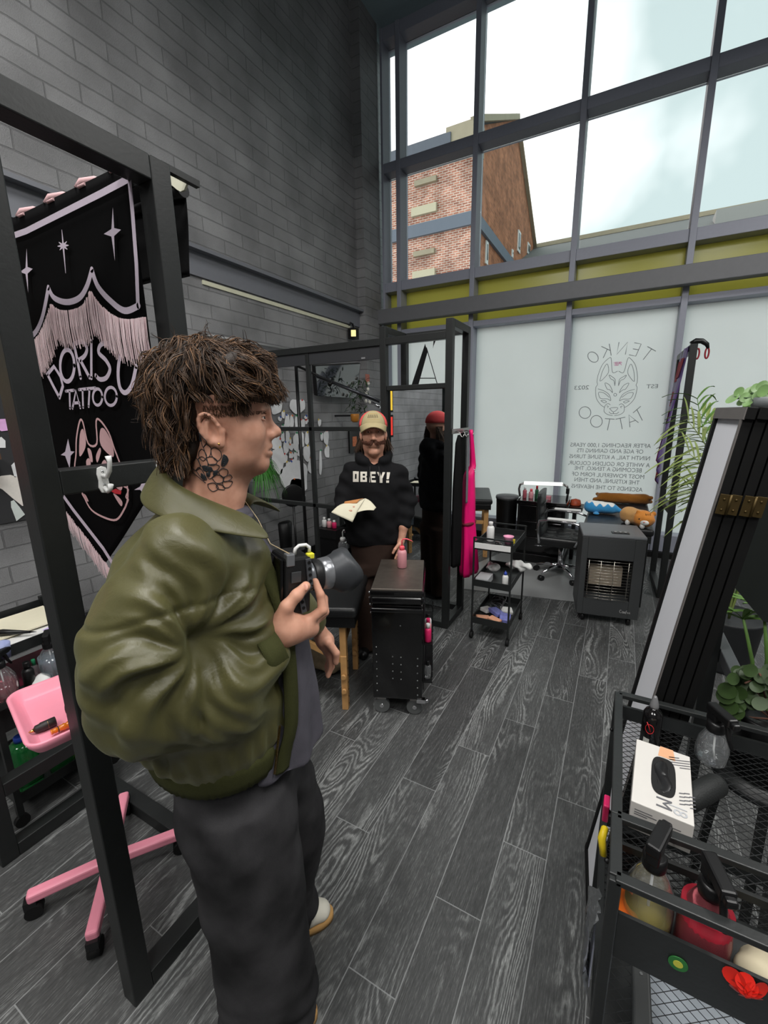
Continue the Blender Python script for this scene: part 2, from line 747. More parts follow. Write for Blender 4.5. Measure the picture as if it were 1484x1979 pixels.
def vnoise(V, scale, seed=0):
    """cheap smooth value noise, about -1..1"""
    r = np.random.RandomState(seed)
    out = np.zeros(len(V))
    for k in range(7):
        d = r.normal(size=3)
        d /= np.linalg.norm(d)
        out += np.sin((V @ d) * scale * (0.6 + 0.25 * k) + r.uniform(0, 6.28))
    return out / 3.2


def vnormals(V, Fc):
    n = np.zeros_like(V)
    a = np.cross(V[Fc[:, 2]] - V[Fc[:, 0]], V[Fc[:, 3]] - V[Fc[:, 1]])
    for i in range(4):
        np.add.at(n, Fc[:, i], a)
    return n / (np.linalg.norm(n, axis=1)[:, None] + 1e-12)


def smooth_v(V, Fc, it=2, lam=0.5):
    E = np.concatenate([Fc[:, [0, 1]], Fc[:, [1, 2]], Fc[:, [2, 3]], Fc[:, [3, 0]]])
    for _ in range(it):
        a = np.zeros_like(V)
        c = np.zeros(len(V))
        np.add.at(a, E[:, 0], V[E[:, 1]])
        np.add.at(a, E[:, 1], V[E[:, 0]])
        np.add.at(c, E[:, 0], 1)
        np.add.at(c, E[:, 1], 1)
        V = V + lam * (a / c[:, None] - V)
    return V


def blob(name, prims, h, m, parent=None, disp=None, smooth=2, frame=None, cut=None, mats=None, matfn=None, lo=None, hi=None):
    """continuous surface from distance-field primitives. frame = (origin, ex, ey, ez) maps to the world"""
    F, a, G = field(prims, h, lo=lo, hi=hi, want=cut is not None)
    if cut is not None:
        F = cut(F, *G)
    V, Fc = surfnet(F, a, h)
    V = smooth_v(V, Fc, smooth)
    if disp is not None:
        V = V + vnormals(V, Fc) * disp(V)[:, None]
        V = smooth_v(V, Fc, 1, 0.4)
    L = V
    if frame is not None:
        o, ex, ey, ez = [np.array(q, float) for q in frame]
        V = o + V[:, :1] * ex + V[:, 1:2] * ey + V[:, 2:3] * ez
        if np.dot(np.cross(ex, ey), ez) < 0:
            Fc = Fc[:, ::-1]
    mb = MB()
    mb.v = [tuple(p) for p in V]
    mb.f = [tuple(int(i) for i in f) for f in Fc]
    mb.mi = [0] * len(Fc) if matfn is None else [int(i) for i in matfn(L[Fc].mean(1))]
    mb.sm = [True] * len(Fc)
    return mb.build(name, mats or m, parent)


def blob_data(prims, h, disp=None, smooth=2, frame=None, cut=None, lo=None, hi=None):
    F, a, G = field(prims, h, lo=lo, hi=hi, want=cut is not None)
    if cut is not None:
        F = cut(F, *G)
    V, Fc = surfnet(F, a, h)
    V = smooth_v(V, Fc, smooth)
    if disp is not None:
        V = V + vnormals(V, Fc) * disp(V)[:, None]
    if frame is not None:
        o, ex, ey, ez = [np.array(q, float) for q in frame]
        V = o + V[:, :1] * ex + V[:, 1:2] * ey + V[:, 2:3] * ez
        if np.dot(np.cross(ex, ey), ez) < 0:
            Fc = Fc[:, ::-1]
    return V, Fc


def join_data(parts):
    mb = MB()
    for V, Fc in parts:
        mb.add([tuple(p) for p in V], [tuple(int(i) for i in f) for f in Fc], True)
    return mb


# ---------------------------------------------------------------- lettering
def text_mesh(name, body, size, o, u, v, m, parent, h=0.0012, align='CENTER', extr=0.0004, space=1.0, line=1.0, bold=0.0):
    cu = bpy.data.curves.new(name, 'FONT')
    cu.body = body
    cu.size = size
    cu.align_x = align
    cu.align_y = 'CENTER'
    cu.extrude = extr
    cu.offset = bold
    cu.space_character = space
    cu.space_line = line
    t = bpy.data.objects.new(name, cu)
    C.objects.link(t)
    dg = bpy.context.evaluated_depsgraph_get()
    me = bpy.data.meshes.new_from_object(t.evaluated_get(dg))
    bpy.data.objects.remove(t)
    o, u, v = Vector(o), Vector(u), Vector(v)
    n = u.cross(v).normalized()
    mb = MB()
    mb.add([o + u * p.co.x + v * p.co.y + n * (h + p.co.z) for p in me.vertices], [tuple(p.vertices) for p in me.polygons], False)
    bpy.data.meshes.remove(me)
    return mb.build(name, m, parent)


def arc(cx, cy, rx, ry, a0, a1, n=14):
    return [(cx + rx * math.cos(R(a0 + (a1 - a0) * i / n)), cy + ry * math.sin(R(a0 + (a1 - a0) * i / n))) for i in range(n + 1)]


# single-line capitals in a unit box
GL = {
    'T': [[(0, 1), (1, 1)], [(.5, 1), (.5, 0)]],
    'E': [[(.95, 1), (.08, 1), (.08, 0), (.95, 0)], [(.08, .52), (.8, .52)]],
    'N': [[(.05, 0), (.05, 1), (.95, 0), (.95, 1)]],
    'K': [[(.1, 0), (.1, 1)], [(.95, 1), (.1, .42)], [(.4, .62), (.98, 0)]],
    'O': [arc(.5, .5, .5, .5, 0, 360, 28)],
    'A': [[(0, 0), (.5, 1), (1, 0)], [(.2, .36), (.8, .36)]],
    'D': [[(.08, 0), (.08, 1)], [(.08, 1)] + arc(.3, .5, .62, .5, 88, -88) + [(.08, 0)]],
    'R': [[(.1, 0), (.1, 1)] + arc(.45, .74, .38, .26, 90, -90) + [(.1, .48)], [(.45, .48), (.9, 0)]],
    'I': [[(.5, 0), (.5, 1)]],
    'S': [arc(.5, .74, .36, .26, 35, 270) + arc(.5, .25, .38, .25, 90, -145)],
    'U': [[(.06, 1)] + arc(.5, .42, .44, .42, 180, 360) + [(.94, 1)]],
    '2': [arc(.5, .7, .4, .3, 170, -25) + [(.08, 0), (.92, 0)]],
    '0': [arc(.5, .5, .4, .5, 0, 360, 20)],
    '3': [arc(.45, .75, .36, .25, 150, -90) + arc(.45, .26, .42, .26, 90, -150)],
}


def word(mb, txt, o, u, v, w, hgt, gap, pen, xf=None):
    """stroke lettering; xf maps text coordinates to the sign"""
    x = 0
    for ch in txt:
        if ch == ' ':
            x += w
            continue
        cw = w * (0.3 if ch == 'I' else 1)
        for st in GL[ch]:
            pts = [((x + (p[0] if ch != 'I' else 0.5) * cw), p[1] * hgt) for p in st]
            if xf:
                pts = [xf(*p) for p in pts]
            mb.stroke(pts, pen, o, u, v)
        x += cw + gap
    return x - gap
# ================================================================ materials used all over
STEEL = mat('black_powder_coated_steel', (33, 35, 35), 0.42, 0.0, 0.5, 0.15, 30, 0.08, 120)
STEELG = mat('dark_grey_window_frame', (108, 109, 112), 0.45, 0.0, 0.5, 0.08, 20)
BLACKP = mat('black_plastic', (16, 16, 17), 0.38, 0, 0.5, 0.15)
BLACKM = mat('matt_black_board', (14, 14, 14), 0.75, 0, 0.3, 0.2)
RUBBER = mat('black_rubber', (20, 20, 20), 0.7, 0, 0.3)
CHROME = mat('chrome', (215, 215, 218), 0.14, 1.0, 0.5, 0.03)
BRUSHED = mat('brushed_steel', (150, 148, 146), 0.3, 1.0, 0.5, 0.12, 60)
WHITE = mat('white_plastic', (228, 228, 226), 0.4, 0, 0.5, 0.03)
PAPER = mat('white_paper', (222, 222, 220), 0.8, 0, 0.2, 0.05, 25)
CREAM = mat('cream_metal', (222, 221, 200), 0.45, 0, 0.5, 0.05)
PINK = mat('pink_enamel', (240, 150, 170), 0.35, 0, 0.5, 0.03)
LEATHER = mat('black_leatherette', (26, 27, 28), 0.38, 0, 0.5, 0.15, 30, 0.15, 260)
OAK = mat('light_beech_wood', (196, 150, 96), 0.5, 0, 0.4, 0.22, 22)
SKIN = mat('skin', (206, 152, 128), 0.5, 0, 0.35, 0.07, 60, 0.12, 420, sss=0.12)

# ================================================================ floor
def floor_material():
    m = bpy.data.materials.new('dark_oak_vinyl_planks')
    nt, b = nodes_of(m)
    x, y, z, g = posxyz(nt)
    W_, L_ = 0.1615, 1.02
    u = mnode(nt, 'DIVIDE', mnode(nt, 'ADD', x, 0.423 + 0.1615 * 40), W_)
    i = mnode(nt, 'FLOOR', u)
    fu = mnode(nt, 'SUBTRACT', u, i)
    off = mnode(nt, 'MULTIPLY', i, 0.31)
    vv = mnode(nt, 'DIVIDE', mnode(nt, 'SUBTRACT', y, mnode(nt, 'ADD', off, 0.79 - 39 * 0.31 - 20 * L_)), L_)
    j = mnode(nt, 'FLOOR', vv)
    fv = mnode(nt, 'SUBTRACT', vv, j)
    wn = nt.nodes.new('ShaderNodeTexWhiteNoise')
    wn.noise_dimensions = '2D'
    nt.links.new(vec(nt, i, j), wn.inputs['Vector'])
    rnd = wn.outputs['Value']
    # cathedral grain: contour lines of a stretched smooth field, shifted plank by plank
    px = mnode(nt, 'ADD', x, mnode(nt, 'MULTIPLY', rnd, 37.0))
    py = mnode(nt, 'ADD', y, mnode(nt, 'MULTIPLY', rnd, 91.0))
    fieldv = vec(nt, mnode(nt, 'MULTIPLY', px, 5.2), mnode(nt, 'MULTIPLY', py, 0.9), mnode(nt, 'MULTIPLY', rnd, 5))
    big = noise(nt, fieldv, 1.0, 2.0, 0.35, 0.45)
    wig = noise(nt, vec(nt, mnode(nt, 'MULTIPLY', px, 60.0), mnode(nt, 'MULTIPLY', py, 28.0)), 1.0, 2)
    big = mnode(nt, 'ADD', big, mnode(nt, 'MULTIPLY', wig, 0.022))
    ring = mnode(nt, 'SINE', mnode(nt, 'MULTIPLY', big, 215.0))
    ring = mnode(nt, 'ADD', mnode(nt, 'MULTIPLY', ring, 0.5), 0.5)
    # grain shows strongest in the flowery heart of the board
    hz = noise(nt, vec(nt, mnode(nt, 'MULTIPLY', px, 9.0), mnode(nt, 'MULTIPLY', py, 1.3), 3.3), 1.0, 2)
    heart = nt.nodes.new('ShaderNodeMapRange')
    heart.inputs['From Min'].default_value = 0.46
    heart.inputs['From Max'].default_value = 0.66
    nt.links.new(hz, heart.inputs['Value'])
    fib = noise(nt, vec(nt, mnode(nt, 'MULTIPLY', px, 230.0), mnode(nt, 'MULTIPLY', py, 9.0)), 1.0, 3, 0, 0.65)
    fib2 = noise(nt, vec(nt, mnode(nt, 'MULTIPLY', px, 420.0), mnode(nt, 'MULTIPLY', py, 42.0)), 1.0, 3, 0, 0.7)
    lines = mnode(nt, 'POWER', ring, 1.6)
    g1 = mnode(nt, 'MULTIPLY', mnode(nt, 'MULTIPLY', lines, mnode(nt, 'ADD', mnode(nt, 'MULTIPLY', heart.outputs[0], 0.85), 0.15)), mnode(nt, 'ADD', mnode(nt, 'MULTIPLY', fib2, 1.1), 0.15))
    gg = mnode(nt, 'ADD', mnode(nt, 'MULTIPLY', g1, 0.52), mnode(nt, 'MULTIPLY', mnode(nt, 'MULTIPLY', fib, fib2), 1.15))
    gg = mnode(nt, 'ADD', gg, mnode(nt, 'MULTIPLY', mnode(nt, 'SUBTRACT', rnd, 0.5), 0.10))
    col = ramp(nt, gg, [(0.10, lin((44, 45, 45))), (0.36, lin((76, 77, 77))), (0.62, lin((128, 130, 129))), (0.95, lin((176, 178, 176)))])
    # joints: light bevel lines
    e1 = mnode(nt, 'LESS_THAN', mnode(nt, 'MINIMUM', fu, mnode(nt, 'SUBTRACT', 1.0, fu)), 0.010)
    e2 = mnode(nt, 'LESS_THAN', mnode(nt, 'MINIMUM', fv, mnode(nt, 'SUBTRACT', 1.0, fv)), 0.0016)
    e = mnode(nt, 'MAXIMUM', e1, e2)
    col = mixc(nt, mnode(nt, 'MULTIPLY', e, 0.75), col, lin((150, 152, 152)))
    nt.links.new(col, b.inputs['Base Color'])
    b.inputs['Specular IOR Level'].default_value = 0.5
    nt.links.new(mnode(nt, 'ADD', mnode(nt, 'MULTIPLY', gg, -0.10), 0.50), b.inputs['Roughness'])
    h = mnode(nt, 'SUBTRACT', mnode(nt, 'MULTIPLY', gg, 0.6), mnode(nt, 'MULTIPLY', e, 1.0))
    nt.links.new(bumpn(nt, h, 0.25, 0.002), b.inputs['Normal'])
    return m


XL, XR, YF, YB, ZC = -3.2, 4.95, 5.85, -4.6, 6.3
f = MB().bx(XL - .2, XR + .2, YB - .2, YF + .25, -0.12, 0).build('floor', floor_material())
tag(f, kind='structure')
BLOCK = brick_mat('grey_painted_blockwork', 'y', 0.43, 0.113, 0.005, (138, 138, 139), (126, 126, 127), (112, 112, 113), 1.0, 0.5, 0.5, 55, 0.5, 0.3)
BLOCKX = brick_mat('grey_painted_blockwork_rear', 'x', 0.43, 0.113, 0.005, (110, 111, 112), (96, 97, 98), (80, 81, 82), 0.75, 0.5, 0.4, 55)
tag(MB().bx(XL - .25, XL, YB, YF + .25, 0, ZC).build('wall_left', BLOCK), kind='structure')
tag(MB().bx(XR, XR + .2, YB, YF + .25, 0, ZC).build('wall_right', mat('grey_plaster', (150, 150, 150), 0.8)), kind='structure')
tag(MB().bx(XL - .2, XR + .2, YB - .2, YB, 0, ZC).build('wall_back', BLOCKX), kind='structure')
tag(MB().bx(XL - .25, XR + .25, YB - .2, YF + .3, ZC, ZC + .15).build('ceiling', mat('teal_grey_ceiling', (150, 170, 177), 0.7, var=.05)), kind='structure')
# column in the corner, block faced
mb = MB().bx(XL, -3.085, 5.2, 5.62, 0, ZC)
tag(mb.build('trim_1', BLOCK), kind='structure')
# steel beam set in the block wall
mb = MB()
mb.bx(XL, XL + .085, YB, 5.33, 2.972, 3.0)
mb.bx(XL, XL + .02, YB, 5.33, 2.79, 2.972)
mb.bx(XL, XL + .085, 5.25, 5.33, 2.79, 2.972)
tag(mb.build('trim_2', mat('blue_grey_beam_paint', (112, 114, 120), 0.5, var=.04)), kind='structure')
mb = MB()
mb.bx(XL, XL + .012, 2.72, 4.98, 2.742, 2.776)
tag(mb.build('trim_3', mat('cream_sealant_strip', (205, 204, 180), 0.7, var=.12, scale=9)), kind='structure')
# cable conduit along the block wall
mb = MB()
mb.tube([PX(402, 648, 0, -3.17), PX(470, 660, 0, -3.17), PX(560, 676, 0, -3.17)], .012, 8)
tag(mb.build('trim_4', mat('grey_conduit', (150, 150, 150), .4)), kind='structure')
# skirting along the left wall
tag(MB().bx(XL, XL + .015, YB, 5.2, 0, .1).build('baseboard_left', BLACKM), kind='structure')

CLEAR = film_mat('clear_plastic', (.8, .82, .84), (.8, .82, .84), .5, .0)
_n = CLEAR.node_tree
_o = [n for n in _n.nodes if n.type == 'OUTPUT_MATERIAL'][0]
_sh = _o.inputs[0].links[0].from_socket
_tr = _n.nodes.new('ShaderNodeBsdfTransparent')
_tr.inputs[0].default_value = (.93, .95, .96, 1)
_gl = _n.nodes.new('ShaderNodeBsdfGlossy')
_gl.inputs['Roughness'].default_value = .06
_fr = _n.nodes.new('ShaderNodeLayerWeight')
_fr.inputs[0].default_value = .35
_m1 = _n.nodes.new('ShaderNodeMixShader')
_m1.inputs[0].default_value = .16
_m2 = _n.nodes.new('ShaderNodeMixShader')
_n.links.new(_tr.outputs[0], _m1.inputs[1])
_n.links.new(_sh, _m1.inputs[2])
_n.links.new(_fr.outputs['Facing'], _m2.inputs[0])
_n.links.new(_m1.outputs[0], _m2.inputs[1])
_n.links.new(_gl.outputs[0], _m2.inputs[2])
_n.links.new(_m2.outputs[0], _o.inputs[0])

# ================================================================ window wall
XM = [-3.085, -2.84, -1.82, -0.66, 0.443, 1.56, 2.68, 3.80, 4.93]
Y0, Y1, YG = 5.68, 5.92, 5.87
GLASS = glass_mat('window_glass')
FROST = film_mat('frosted_glass_film', (.77, .78, .78), (.88, .895, .885), .85, .03)
OLIVE = film_mat('olive_spandrel_panel', (.38, .36, .13), (.60, .57, .22), .75, .03)
FRAME = mat('grey_aluminium', (150, 153, 166), 0.42, 0.0, 0.5, .05)
INK = mat('black_vinyl_lettering', (20, 20, 22), .6)
INKG = mat('grey_vinyl_lettering', (120, 126, 128), .6)
INKP = mat('pink_vinyl_lettering', (235, 150, 195), .6)
win = []
for k in range(len(XM) - 1):
    a, b_ = XM[k], XM[k + 1]
    t = thing('window_%d' % (k + 1), loc=((a + b_) / 2, YG, 0), label=None, cat=None, kind='structure')
    win.append(t)
    w_ = .03
    mb = MB()
    mb.bx(a - (w_ if k else 0), a + w_, Y0, Y1, 0, ZC)
    if k == len(XM) - 2:
        mb.bx(b_ - w_, b_ + .02, Y0, Y1, 0, ZC)
    mb.build('mullion', FRAME, t, .004)
    x0, x1 = a + w_, b_ - w_
    mb = MB()
    for (z0, z1) in ((0, .25), (2.735, 2.80), (3.30, 3.42), (4.735, 4.85), (6.17, ZC)):
        mb.bx(x0, x1, Y0 + .015, Y1 - .01, z0, z1)
    mb.build('transom', FRAME, t, .004)
    mb = MB().bx(x0, x1, YG - .004, YG + .004, 4.85, 6.17)
    mb.build('upper_glass_pane', GLASS, t)
    mb = MB().bx(x0, x1, YG - .004, YG + .004, 3.42, 4.735)
    mb.build('middle_glass_pane', GLASS, t)
    mb = MB().bx(x0, x1, YG - .004, YG + .004, 2.80, 3.30)
    mb.build('olive_spandrel', OLIVE, t)
    mb = MB().bx(x0, x1, YG - .004, YG + .004, .25, 2.735)
    mb.build('frosted_pane', FROST, t)
# horizontal steel tube in front of the glazing
tag(MB().bx(-3.14, XR, 5.53, 5.66, 2.875, 3.055).build('trim_5', STEELG, bevel=.006), kind='structure')
tag(MB().bx(XL, XR, 5.6, Y0, 0, .06).build('baseboard_front', BLACKM), kind='structure')

# --- lettering on the third frosted pane (reads from the street, so mirrored in here)
def pane_pt(x, y):
    return PX(x, y, 1, YG - .006)


W3 = win[3]
U, V_ = Vector((1, 0, 0)), Vector((0, 0, 1))
O3 = Vector((0, YG - .006, 0))


def pts_px(lst):
    return [((q.x), (q.z)) for q in (pane_pt(*p) for p in lst)]


def crop5(lst):
    return pts_px([(1080 + x * .16173, 640 + y * .16173) for x, y in lst])


def smooth2(p, n=5, closed=False):
    """Catmull-Rom through the points"""
    P = [np.array(q, float) for q in p]
    out = []
    m = len(P)
    for i in range(m if closed else m - 1):
        a, b, c, d = (P[(i - 1) % m], P[i], P[(i + 1) % m], P[(i + 2) % m]) if closed else (P[max(i - 1, 0)], P[i], P[i + 1], P[min(i + 2, m - 1)])
        for j in range(n):
            t = j / n
            out.append(0.5 * ((2 * b) + (-a + c) * t + (2 * a - 5 * b + 4 * c - d) * t * t + (-a + 3 * b - 3 * c + d) * t ** 3))
    if not closed:
        out.append(P[-1])
    return [tuple(q) for q in out]


mb = MB()
PEN = .0075
# TENKO / TATTOO ring letters, mirrored, placed as they stand
def ringletters(txt, boxes):
    for ch, (tl, tr, bl) in zip(txt, boxes):
        tl, tr, bl = [np.array(q) for q in crop5([tl, tr, bl])]
        for st in GL[ch]:
            mb.stroke([tuple(tl + (tr - tl) * p[0] + (bl - tl) * (1 - p[1])) for p in st], PEN, O3, U, V_, -.0012)


ringletters('TENKO', [((1155, 238), (1060, 185), (1055, 365)), ((990, 155), (900, 138), (925, 300)), ((828, 130), (712, 135), (800, 275)), ((612, 150), (505, 185), (635, 285)), ((470, 265), (345, 235), (470, 385))])
ringletters('TATTOO', [((975, 900), (888, 975), (1040, 1028)), ((948, 1092), (845, 1145), (880, 955)), ((790, 1028), (680, 1052), (765, 1168)), ((662, 1052), (553, 1045), (580, 1182)), ((520, 1080), (395, 1010), (470, 1150)), ((384, 970), (262, 905), (330, 1045))][0:1] + [((905, 975), (795, 1028), (948, 1092))] [0:0])
# A of TATTOO leans, drawn stroke by stroke
for ln in ([(948, 1092), (835, 1000), (848, 1145)], [(915, 1066), (845, 1090)], [(790, 1028), (680, 1052)], [(732, 1040), (756, 1168)], [(662, 1052), (553, 1045)], [(608, 1050), (580, 1182)]):
    mb.stroke(crop5(ln), PEN, O3, U, V_, -.0012)
for cx_, cy_ in ((408, 307), (448, 1078), (311, 973)):
    pass
for cx_, cy_, rr in ((448, 1078, 70), (311, 973, 70)):
    mb.stroke(crop5(arc(cx_, cy_, rr, rr, 0, 355, 26)), PEN, O3, U, V_, -.0012, closed=True)
mb.build('ring_lettering', INKG, W3)
mb = MB()
PEN = .0055
half = [
    [(700, 478), (640, 490), (625, 330), (595, 325), (520, 400), (470, 520), (455, 600), (460, 640), (440, 680), (447, 800), (500, 880), (545, 910)],
    [(490, 590), (520, 480), (575, 390), (592, 490), (520, 580), (490, 596)],
    [(545, 905), (540, 960), (580, 995), (640, 1010)],
    [(668, 650), (655, 590), (620, 570), (600, 525), (640, 548), (672, 580), (668, 648)],
    [(640, 735), (605, 700), (575, 690), (550, 620), (600, 640), (630, 690), (640, 730)],
    [(468, 690), (540, 715), (600, 760), (618, 830), (580, 810), (500, 805), (475, 760), (480, 730), (540, 740), (600, 790)],
    [(500, 830), (545, 830), (568, 845), (540, 856), (500, 830)],
    [(545, 905), (560, 880), (590, 865), (612, 880)],
    [(580, 915), (590, 900), (572, 893)],
    [(655, 985), (620, 985), (600, 965)],
]
for c_ in half:
    p_ = smooth2(c_, 5)
    mb.stroke(crop5(p_), PEN, O3, U, V_, -.0012)
    # the mask is symmetrical about a slightly tilted axis
    q_ = [(2 * (690 - (y - 650) * 0.105) - x + (y - 650) * 0.0, y - (690 - x) * -0.02) for x, y in p_]
    mb.stroke(crop5(q_), PEN, O3, U, V_, -.0012)
mb.stroke(crop5(arc(672, 760, 17, 17, 0, 345, 14)), PEN, O3, U, V_, -.0012, closed=True)
mb.stroke(crop5(smooth2([(605, 925), (640, 915), (700, 915), (690, 940), (650, 965), (620, 940), (605, 925)], 4)), PEN, O3, U, V_, -.0012)
mb.stroke(crop5([(650, 965), (652, 985)]), PEN, O3, U, V_, -.0012)
mb.build('fox_mask_emblem', INKG, W3)
def mtext(name, body, cx_, cy_, wpx, m, parent, hpx):
    c0, c1 = pane_pt(cx_ - wpx / 2, cy_), pane_pt(cx_ + wpx / 2, cy_)
    hz = abs(pane_pt(cx_, cy_ - hpx / 2).z - pane_pt(cx_, cy_ + hpx / 2).z)
    mid = (c0 + c1) / 2
    o = text_mesh(name, body, hz * 1.38, mid, Vector((-1, 0, 0)), Vector((0, 0, 1)), m, parent, h=.001)
    # fit the width
    me = o.data
    xs = [v.co.x for v in me.vertices]
    k_ = (c1 - c0).length / (max(xs) - min(xs))
    off = (mid - Vector(wloc(parent)))
    sl = (c1.z - c0.z) / (c1.x - c0.x)
    for v in me.vertices:
        dx = (v.co.x - (max(xs) + min(xs)) / 2) * k_
        v.co.x = off.x + dx
    return o


rows = [('AFTER REACHING 1,000 YEARS', 1180, 861, 156), ('OF AGE AND GAINING ITS', 1179, 872, 128), ('NINTH TAIL, A KITSUNE TURNS', 1178, 884, 156), ('A WHITE OR GOLDEN COLOUR,', 1177, 897, 158),
        ('BECOMING A TENKO, THE', 1175, 907, 130), ('MOST POWERFUL FORM OF', 1175, 919, 140), ('THE KITSUNE, AND THEN', 1173, 930, 126), ('ASCENDS TO THE HEAVENS', 1173, 943, 138)]
for tx, cx_, cy_, wp in rows:
    mtext('quotation_line', tx, cx_, cy_, wp, INKG, W3, 8)
mtext('date_lettering', '2023', 1124, 749.5, 28, INKG, W3, 8)
mtext('date_lettering', 'EST', 1260, 747, 22, INKG, W3, 8)
mb = MB()
for ln in ([(657, 375), (700, 370)], [(660, 392), (700, 388)], [(663, 410), (702, 408)], [(676, 372), (682, 410)], [(692, 370), (698, 410)], [(708, 385), (752, 378)], [(708, 372), (745, 368)], [(728, 370), (708, 408)], [(728, 382), (748, 404)]):
    mb.stroke(crop5(ln), .006, O3, U, V_, -.0012)
mb.build('pink_character_lettering', INKP, W3)
# big black A (street lettering) on the second pane, seen over the mirror
W1 = win[1]
mb = MB()
def pl(lst):
    return pts_px(lst)
mb.poly(pl([(821, 664), (826, 681), (806, 800), (785, 800)]), O3, U, V_, -.0012) if False else None
A_ = [(821, 664), (827, 682), (786, 800), (775, 800)]
mb.poly(pl([(821.5, 664), (826, 681), (793, 800), (777, 800)]), O3 - Vector((0, .001, 0)), U, V_)
mb.stroke(pl([(824, 672), (862, 800)]), .012, O3, U, V_, -.0012)
mb.stroke(pl([(810, 731), (841, 731)]), .012, O3, U, V_, -.0012)
mb.poly(pl([(838, 653), (845, 651), (838, 668), (836.5, 674)]), O3 - Vector((0, .001, 0)), U, V_)
mb.build('street_lettering', INK, W1)

# ================================================================ outside
FAC = brick_mat('red_brick_front', 'x', .235, .085, .014, (196, 136, 114), (148, 92, 76), (212, 196, 182), .3, .9, .2, 8, .2)
FACY = brick_mat('red_brick_gable', 'y', .30, .11, .008, (178, 118, 86), (150, 98, 72), (168, 128, 104), .3, .9, .3, 3, .2)
STONE = mat('weathered_stone', (160, 150, 128), .9, var=.15, scale=3)
SLATE = mat('grey_slate', (84, 84, 82), .8, var=.2, scale=6)
GREYB = mat('painted_grey_band', (104, 112, 124), .7)
tag(MB().bx(-40, 40, YF + .3, 60, -.15, -.02).build('pavement', mat('grey_paving', (140, 140, 138), .9)), kind='structure')
bd = thing('brick_building', 'tall red brick building with grey band and gable outside the window', 'building', (-9, 22, 0))
XC, YC = -5.72, 18.0
zt = 12.0
zE = PX(1033, 485, 0, XC)
pk = PX(997, 232, 0, XC)
mb = MB()
mb.bx(-16, XC, YC, YC + .4, 0, zt)
mb.build('front_wall', FAC, bd)
mb = MB()
mb.poly([(YC + .4, 0), (YC + .4, zt + .2), (pk.y, pk.z), (zE.y, zE.z), (zE.y, 0)], (XC, 0, 0), (0, 1, 0), (0, 0, 1), -.4)
mb.build('gable_wall', FACY, bd)
mb = MB()
mb.loft([[(-16, YC - .2, zt), (-16, pk.y, pk.z), (-16, pk.y, pk.z - .3), (-16, YC - .2, zt - .3)], [(XC - .05, YC - .2, zt), (XC - .05, pk.y, pk.z), (XC - .05, pk.y, pk.z - .3), (XC - .05, YC - .2, zt - .3)]], True, False)
mb.loft([[(-16, pk.y, pk.z), (-16, zE.y, zE.z), (-16, zE.y, zE.z - .3), (-16, pk.y, pk.z - .3)], [(XC, pk.y, pk.z), (XC, zE.y, zE.z), (XC, zE.y, zE.z - .3), (XC, pk.y, pk.z - .3)]], True, False)
mb.build('roof', SLATE, bd)
mb = MB()
mb.bx(-16, XC - .9, YC - .35, YC, zt - .55, zt - .1)
mb.build('gutter', mat('dark_gutter', (88, 94, 104), .6), bd)
mb = MB()
mb.bar((XC + .02, YC - .3, zt + .05), (XC + .02, pk.y, pk.z + .1), .34, .2)
mb.bar((XC + .02, pk.y, pk.z + .1), (XC + .02, zE.y, zE.z), .3, .12)
mb.bx(XC - 1.1, XC + .15, YC - .3, YC + .5, zt - .9, zt + .1)
mb.build('coping', STONE, bd)
mb = MB()
z0, z1 = PX(918, 434, 1, YC).z, PX(918, 408, 1, YC).z
mb.bx(-16, XC + .1, YC - .12, YC, z0, z1)
mb.bx(XC, XC + .12, YC - .12, YC + 12, z0, z1)
mb.build('band', GREYB, bd)
for (x0, x1, ya, yb, m_) in ((803, 845, 352, 366, STONE), (797, 845, 404, 426, mat('pale_lintel', (196, 188, 162), .9)), (801, 841, 488, 501, STONE), (799, 842, 526, 548, mat('pale_lintel', (196, 188, 162), .9))):
    p, q = PX(x0, (ya + yb) / 2, 1, YC), PX(x1, (ya + yb) / 2 - (x1 - x0) * .35, 1, YC)
    hh = abs(PX(x0, ya, 1, YC).z - PX(x0, yb, 1, YC).z)
    mb = MB().bx(p.x, q.x, YC - .14, YC, p.z - hh * .3, p.z + hh * .45)
    mb.build('window_ledge', m_, bd)
for (x0, x1, ya, yb) in ((1000, 1007, 440, 484), (1019, 1025, 465, 489), (989, 992, 480, 496), (938, 944, 462, 508)):
    p, q = PX(x0, yb, 0, XC + .03), PX(x1, ya, 0, XC + .03)
    zz = PX(x0, ya, 0, XC + .03).z
    fr = MB().bx(XC - .02, XC + .05, p.y, q.y, p.z, zz).build('window', mat('white_upvc', (225, 225, 222), .5), bd)
    MB().bx(XC + .05, XC + .07, p.y + .12, q.y - .12, p.z + .15, zz - .12).build('pane', mat('dark_window_glass', (60, 66, 72), .1), fr)
rf = thing('slate_roof', 'long low grey slate roof beyond the glazing at the right', 'roof', (0, 30, 0))
mb = MB()
mb.loft([[(-6.6, 30, 11.45), (-6.6, 25, 9.2), (-6.6, 25, 0), (-6.6, 30, 0)], [(22, 30, 11.45), (22, 25, 9.2), (22, 25, 0), (22, 30, 0)]], True, False)
mb.build('slope', SLATE, rf)
mb = MB().bx(-6.6, 22, 29.85, 30.15, 11.4, 11.62)
mb.build('ridge', STONE, rf)
q = PX(1440, 440, 1, 27)
MB().bx(q.x - 1.2, q.x + 1.6, 26.6, 27.6, 9.9, 10.5).build('dormer', mat('pale_dormer', (150, 150, 146), .6), rf)

